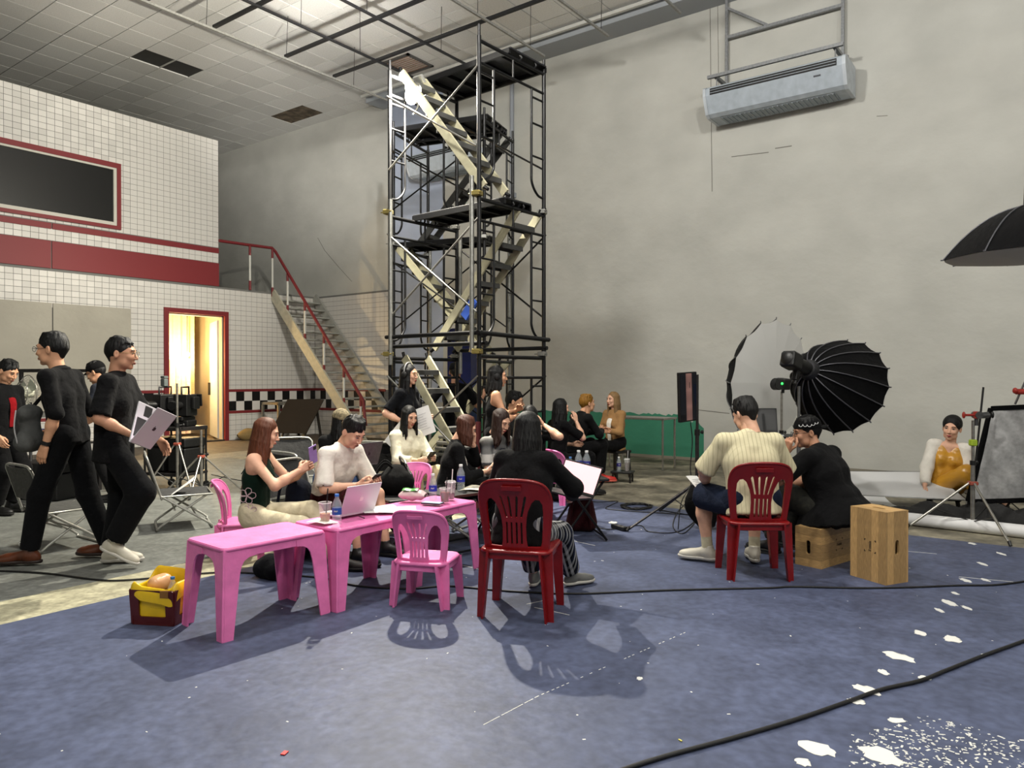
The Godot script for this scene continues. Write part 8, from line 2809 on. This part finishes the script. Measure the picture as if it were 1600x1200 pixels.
	for q in [[-0.16, "film camera rig with top handle on the right of the cart", 0.0], [0.17, "film camera rig with a grey transmitter box on the left of the cart", 1.0]]:
		var cm := thing("camera_rig", q[1], "camera", Vector3.ZERO, Basis.IDENTITY, "film camera rigs")
		cm.transform = ct.transform * Transform3D(Basis(Vector3.UP, 0.2 - q[2] * 0.5), Vector3(q[0], 0.825, 0.0))
		mb = MB.new()
		mb.box(Vector3(0, 0.10, 0), Vector3(0.10, 0.05, 0.30), Basis.IDENTITY, 0.01)
		mb.box(Vector3(0, 0.04, 0), Vector3(0.20, 0.08, 0.22), Basis.IDENTITY, 0.015)
		obj("base_plate", mb, blk, cm)
		mb = MB.new()
		mb.box(Vector3(0, 0.27, 0), Vector3(0.20, 0.28, 0.24), Basis.IDENTITY, 0.015)
		mb.box(Vector3(-0.125, 0.30, 0.03), Vector3(0.05, 0.16, 0.14), Basis.IDENTITY, 0.012)
		obj("camera_body", mb, blk, cm)
		mb = MB.new()
		mb.lathe([Vector2(0.0, 0.30), Vector2(0.055, 0.30), Vector2(0.065, 0.26), Vector2(0.05, 0.22), Vector2(0.05, 0.10), Vector2(0, 0.1)], 16, Transform3D(Basis(Vector3.RIGHT, -PI / 2), Vector3(0, 0.27, 0.0)))
		obj("lens_barrel", mb, blk, cm)
		mb = MB.new()
		mb.box(Vector3(0, 0.33, 0.18), Vector3(0.24, 0.16, 0.03), Basis(Vector3.RIGHT, -0.1), 0.006)
		obj("monitor_back", mb, blk, cm)
		mb = MB.new()
		mb.tube([Vector3(0, 0.41, -0.08), Vector3(0, 0.50, -0.08), Vector3(0, 0.505, 0.08), Vector3(0, 0.41, 0.08)], 0.013, 8)
		obj("top_handle", mb, blk, cm)
		mb = MB.new()
		for s in 5:
			mb.ell(Vector3(0.11, 0.18 + 0.04 * s, 0.06 - 0.03 * s), Vector3(0.012, 0.012, 0.012), Basis.IDENTITY, 8)
			mb.rod(Vector3(-0.05 + 0.03 * s, 0.14, 0.125), Vector3(-0.05 + 0.03 * s, 0.14, 0.14), 0.007, 6)
		obj("knob", mb, metal("grip_grey", Color.GRAY), cm)
		if q[2] > 0.5:
			mb = MB.new()
			mb.box(Vector3(0.02, 0.56, 0), Vector3(0.10, 0.10, 0.06), Basis.IDENTITY, 0.01)
			mb.box(Vector3(0.02, 0.63, 0), Vector3(0.10, 0.035, 0.06), Basis.IDENTITY, 0.008)
			obj("transmitter", mb, plastic("transmitter_grey", Color(0.40, 0.43, 0.42), 0.5), cm)
			mb = MB.new()
			mb.tube(smooth([Vector3(0.07, 0.56, 0.02), Vector3(0.16, 0.50, 0.03), Vector3(0.14, 0.40, 0.03), Vector3(0.08, 0.34, 0.03)], 5), 0.004, 5)
			obj("lead", mb, blk, cm)
	stand("grey stand rising beside the camera cart", at(-4.18, 9.25), 1.38, [at(-4.55, 9.1), at(-3.9, 9.05), at(-4.1, 9.75)], 0.62, chrome)
	stand("bare silver light stand right of the camera cart", at(-3.86, 9.2), 0.80, [at(-4.30, 9.15), at(-3.80, 8.72), at(-3.42, 9.4)], 0.47, chrome)
	# sign board, sack and steel frame by the set wall
	var sg := thing("sign_board", "dark brown board leaning back on easel legs below the stairs", "board", at(-4.62, 15.9), face(14.0))
	mb = MB.new()
	mb.grid(func(u: float, v: float) -> Vector3: return Vector3((u - 0.5) * 0.86 + (v - 0.5) * 0.30, 0.26 + v * 0.72, -v * 0.22 + 0.1), 4, 4, 0.03)
	obj("board", mb, plaster("board_brown", Color(0.19, 0.165, 0.14)), sg)
	for s in [-0.28, 0.25]:
		mb = MB.new()
		mb.bar(Vector3(s - 0.08, 0.0, 0.10), Vector3(s + 0.1, 0.9, -0.16), 0.05, 0.03)
		mb.bar(Vector3(s + 0.1, 0.0, -0.45), Vector3(s + 0.1, 0.9, -0.18), 0.05, 0.03)
		obj("easel_leg", mb, mat("easel_dark", Color(0.10, 0.085, 0.075), 0.7), sg)
	var sk := MB.new()
	sk.grid(func(u: float, v: float) -> Vector3:
		var a := u * TAU
		var e := pow(maxf(sin(clampf(v, 0.01, 0.99) * PI), 0.0), 0.5)
		return Vector3((v - 0.5) * 0.95, maxf(0.0, 0.12 + sin(a) * 0.15 * e * (1.0 + 0.25 * sin(v * 8.0))), cos(a) * 0.16 * e), 18, 20)
	var sko := obj("sack", sk, cloth("sack_tan", Color(0.52, 0.44, 0.29)))
	sko.transform = Transform3D(Basis.IDENTITY, Vector3(10.32, 0, SET_Z + 0.28))
	tag(sko, "long tan sack slumped against the wall right of the doorway", "sack")
	var fr := thing("steel_trestle", "grey steel trestle between the sack and the brown board", "trestle", Vector3(10.75, 0, SET_Z + 0.75), Basis.IDENTITY)
	for q in [[-0.35, -0.3], [0.35, -0.3], [0.35, 0.3], [-0.35, 0.3]]:
		mb = MB.new()
		mb.box(Vector3(q[0], 0.42, q[1]), Vector3(0.05, 0.84, 0.05))
		obj("leg", mb, chrome, fr)
	mb = MB.new()
	for z in [-0.3, 0.3]:
		mb.box(Vector3(0, 0.85, z), Vector3(0.75, 0.06, 0.05))
	for x in [-0.35, 0.35]:
		mb.box(Vector3(x, 0.85, 0), Vector3(0.05, 0.06, 0.6))
	obj("top_rail", mb, chrome, fr)

func build_cables() -> void:
	var blk := mat("cable_black", Color(0.022, 0.022, 0.024), 0.55)
	var up := Vector3(0, 0.008, 0)
	var k := 0
	for q in [
		[0.009, "thick black cable snaking across the blue floor in the lower right", [[960, 1214], [1040, 1188], [1150, 1158], [1250, 1128], [1330, 1100], [1380, 1082], [1440, 1068], [1480, 1052], [1540, 1028], [1600, 1006], [1680, 975]]],
		[0.007, "black cable running behind the chairs across the whole floor", [[-60, 892], [60, 897], [150, 908], [205, 908], [330, 897], [400, 898], [500, 905], [560, 918], [640, 922], [700, 918], [770, 924], [830, 928], [900, 930], [960, 928], [1060, 924], [1200, 921], [1240, 919], [1340, 921], [1420, 920], [1500, 917], [1560, 916], [1620, 908]]],
		[0.005, "thin black cable trailing along the grey floor behind the tables", [[330, 742], [380, 752], [420, 752]]],
		[0.005, "thin black cable looping below the monitor stand", [[930, 826], [960, 828], [1000, 822], [1015, 832], [1060, 832], [1090, 812], [1095, 806], [1070, 834], [1052, 824], [1060, 800], [1080, 780]]],
		[0.005, "thin black cable leading to the coil on the blue floor edge", [[895, 778], [930, 785], [965, 784], [955, 790], [948, 796], [990, 800], [1040, 803], [1090, 806], [1130, 810]]]]:
		var pts := []
		for p in q[2]:
			pts.append(spot(p[0], p[1]) + Vector3(0, q[0], 0))
		var mb := MB.new()
		mb.tube(smooth(pts, 8), q[0], 7)
		tag(obj("cable", mb, blk), q[1], "cable", "black floor cables")
	# coil
	var mb := MB.new()
	var pts := []
	var c := spot(995, 793)
	for i in 120:
		var a := i * TAU / 24.0
		var r := 0.15 + 0.02 * sin(i * 0.9) + 0.012 * sin(i * 2.3)
		pts.append(c + Vector3(cos(a) * r * 1.15, 0.008 + 0.0022 * (i / 6.0) * 0.3 + 0.004 * sin(i * 1.7), sin(a) * r))
	mb.tube(pts, 0.0065, 6)
	tag(obj("cable_coil", mb, blk), "coiled black cable on the blue floor left of the monitor stand", "cable")
	# hanging leads of the monitor
	mb = MB.new()
	mb.tube(smooth([pix(1079, 660, 7.12), pix(1082, 690, 7.14), pix(1079, 730, 7.16), pix(1080, 757, 7.14), pix(1065, 785, 7.1), col(1060, 7.05, 0.006)], 6), 0.005, 6)
	tag(obj("monitor_lead", mb, blk), "black lead hanging from the upright monitor down its stand", "cable")
	mb = MB.new()
	mb.tube(smooth([at(1.82, 7.2, 0.62), pix(1100, 718, 7.25), pix(1120, 706, 7.3), pix(1150, 676, 7.3), at(2.36, 7.36, 0.875)], 6), 0.005, 6)
	tag(obj("tether_lead", mb, blk), "black lead sagging from the monitor stand to the dark laptop", "cable")
	var pb := thing("power_strip", "black power strip by the foot of the monitor stand's long leg", "power strip", spot(968, 828), face(60.0))
	mb = MB.new()
	mb.box(Vector3(0, 0.022, 0), Vector3(0.20, 0.04, 0.06), Basis.IDENTITY, 0.008)
	obj("casing", mb, plastic("gear_black", Color.BLACK), pb)
	mb = MB.new()
	for i in 3:
		mb.lathe([Vector2(0, 0.001), Vector2(0.016, 0.001), Vector2(0.017, 0)], 12, Transform3D(Basis.IDENTITY, Vector3(-0.06 + i * 0.06, 0.0425, 0)))
	obj("socket", mb, mat("socket_grey", Color(0.25, 0.25, 0.26), 0.6), pb)
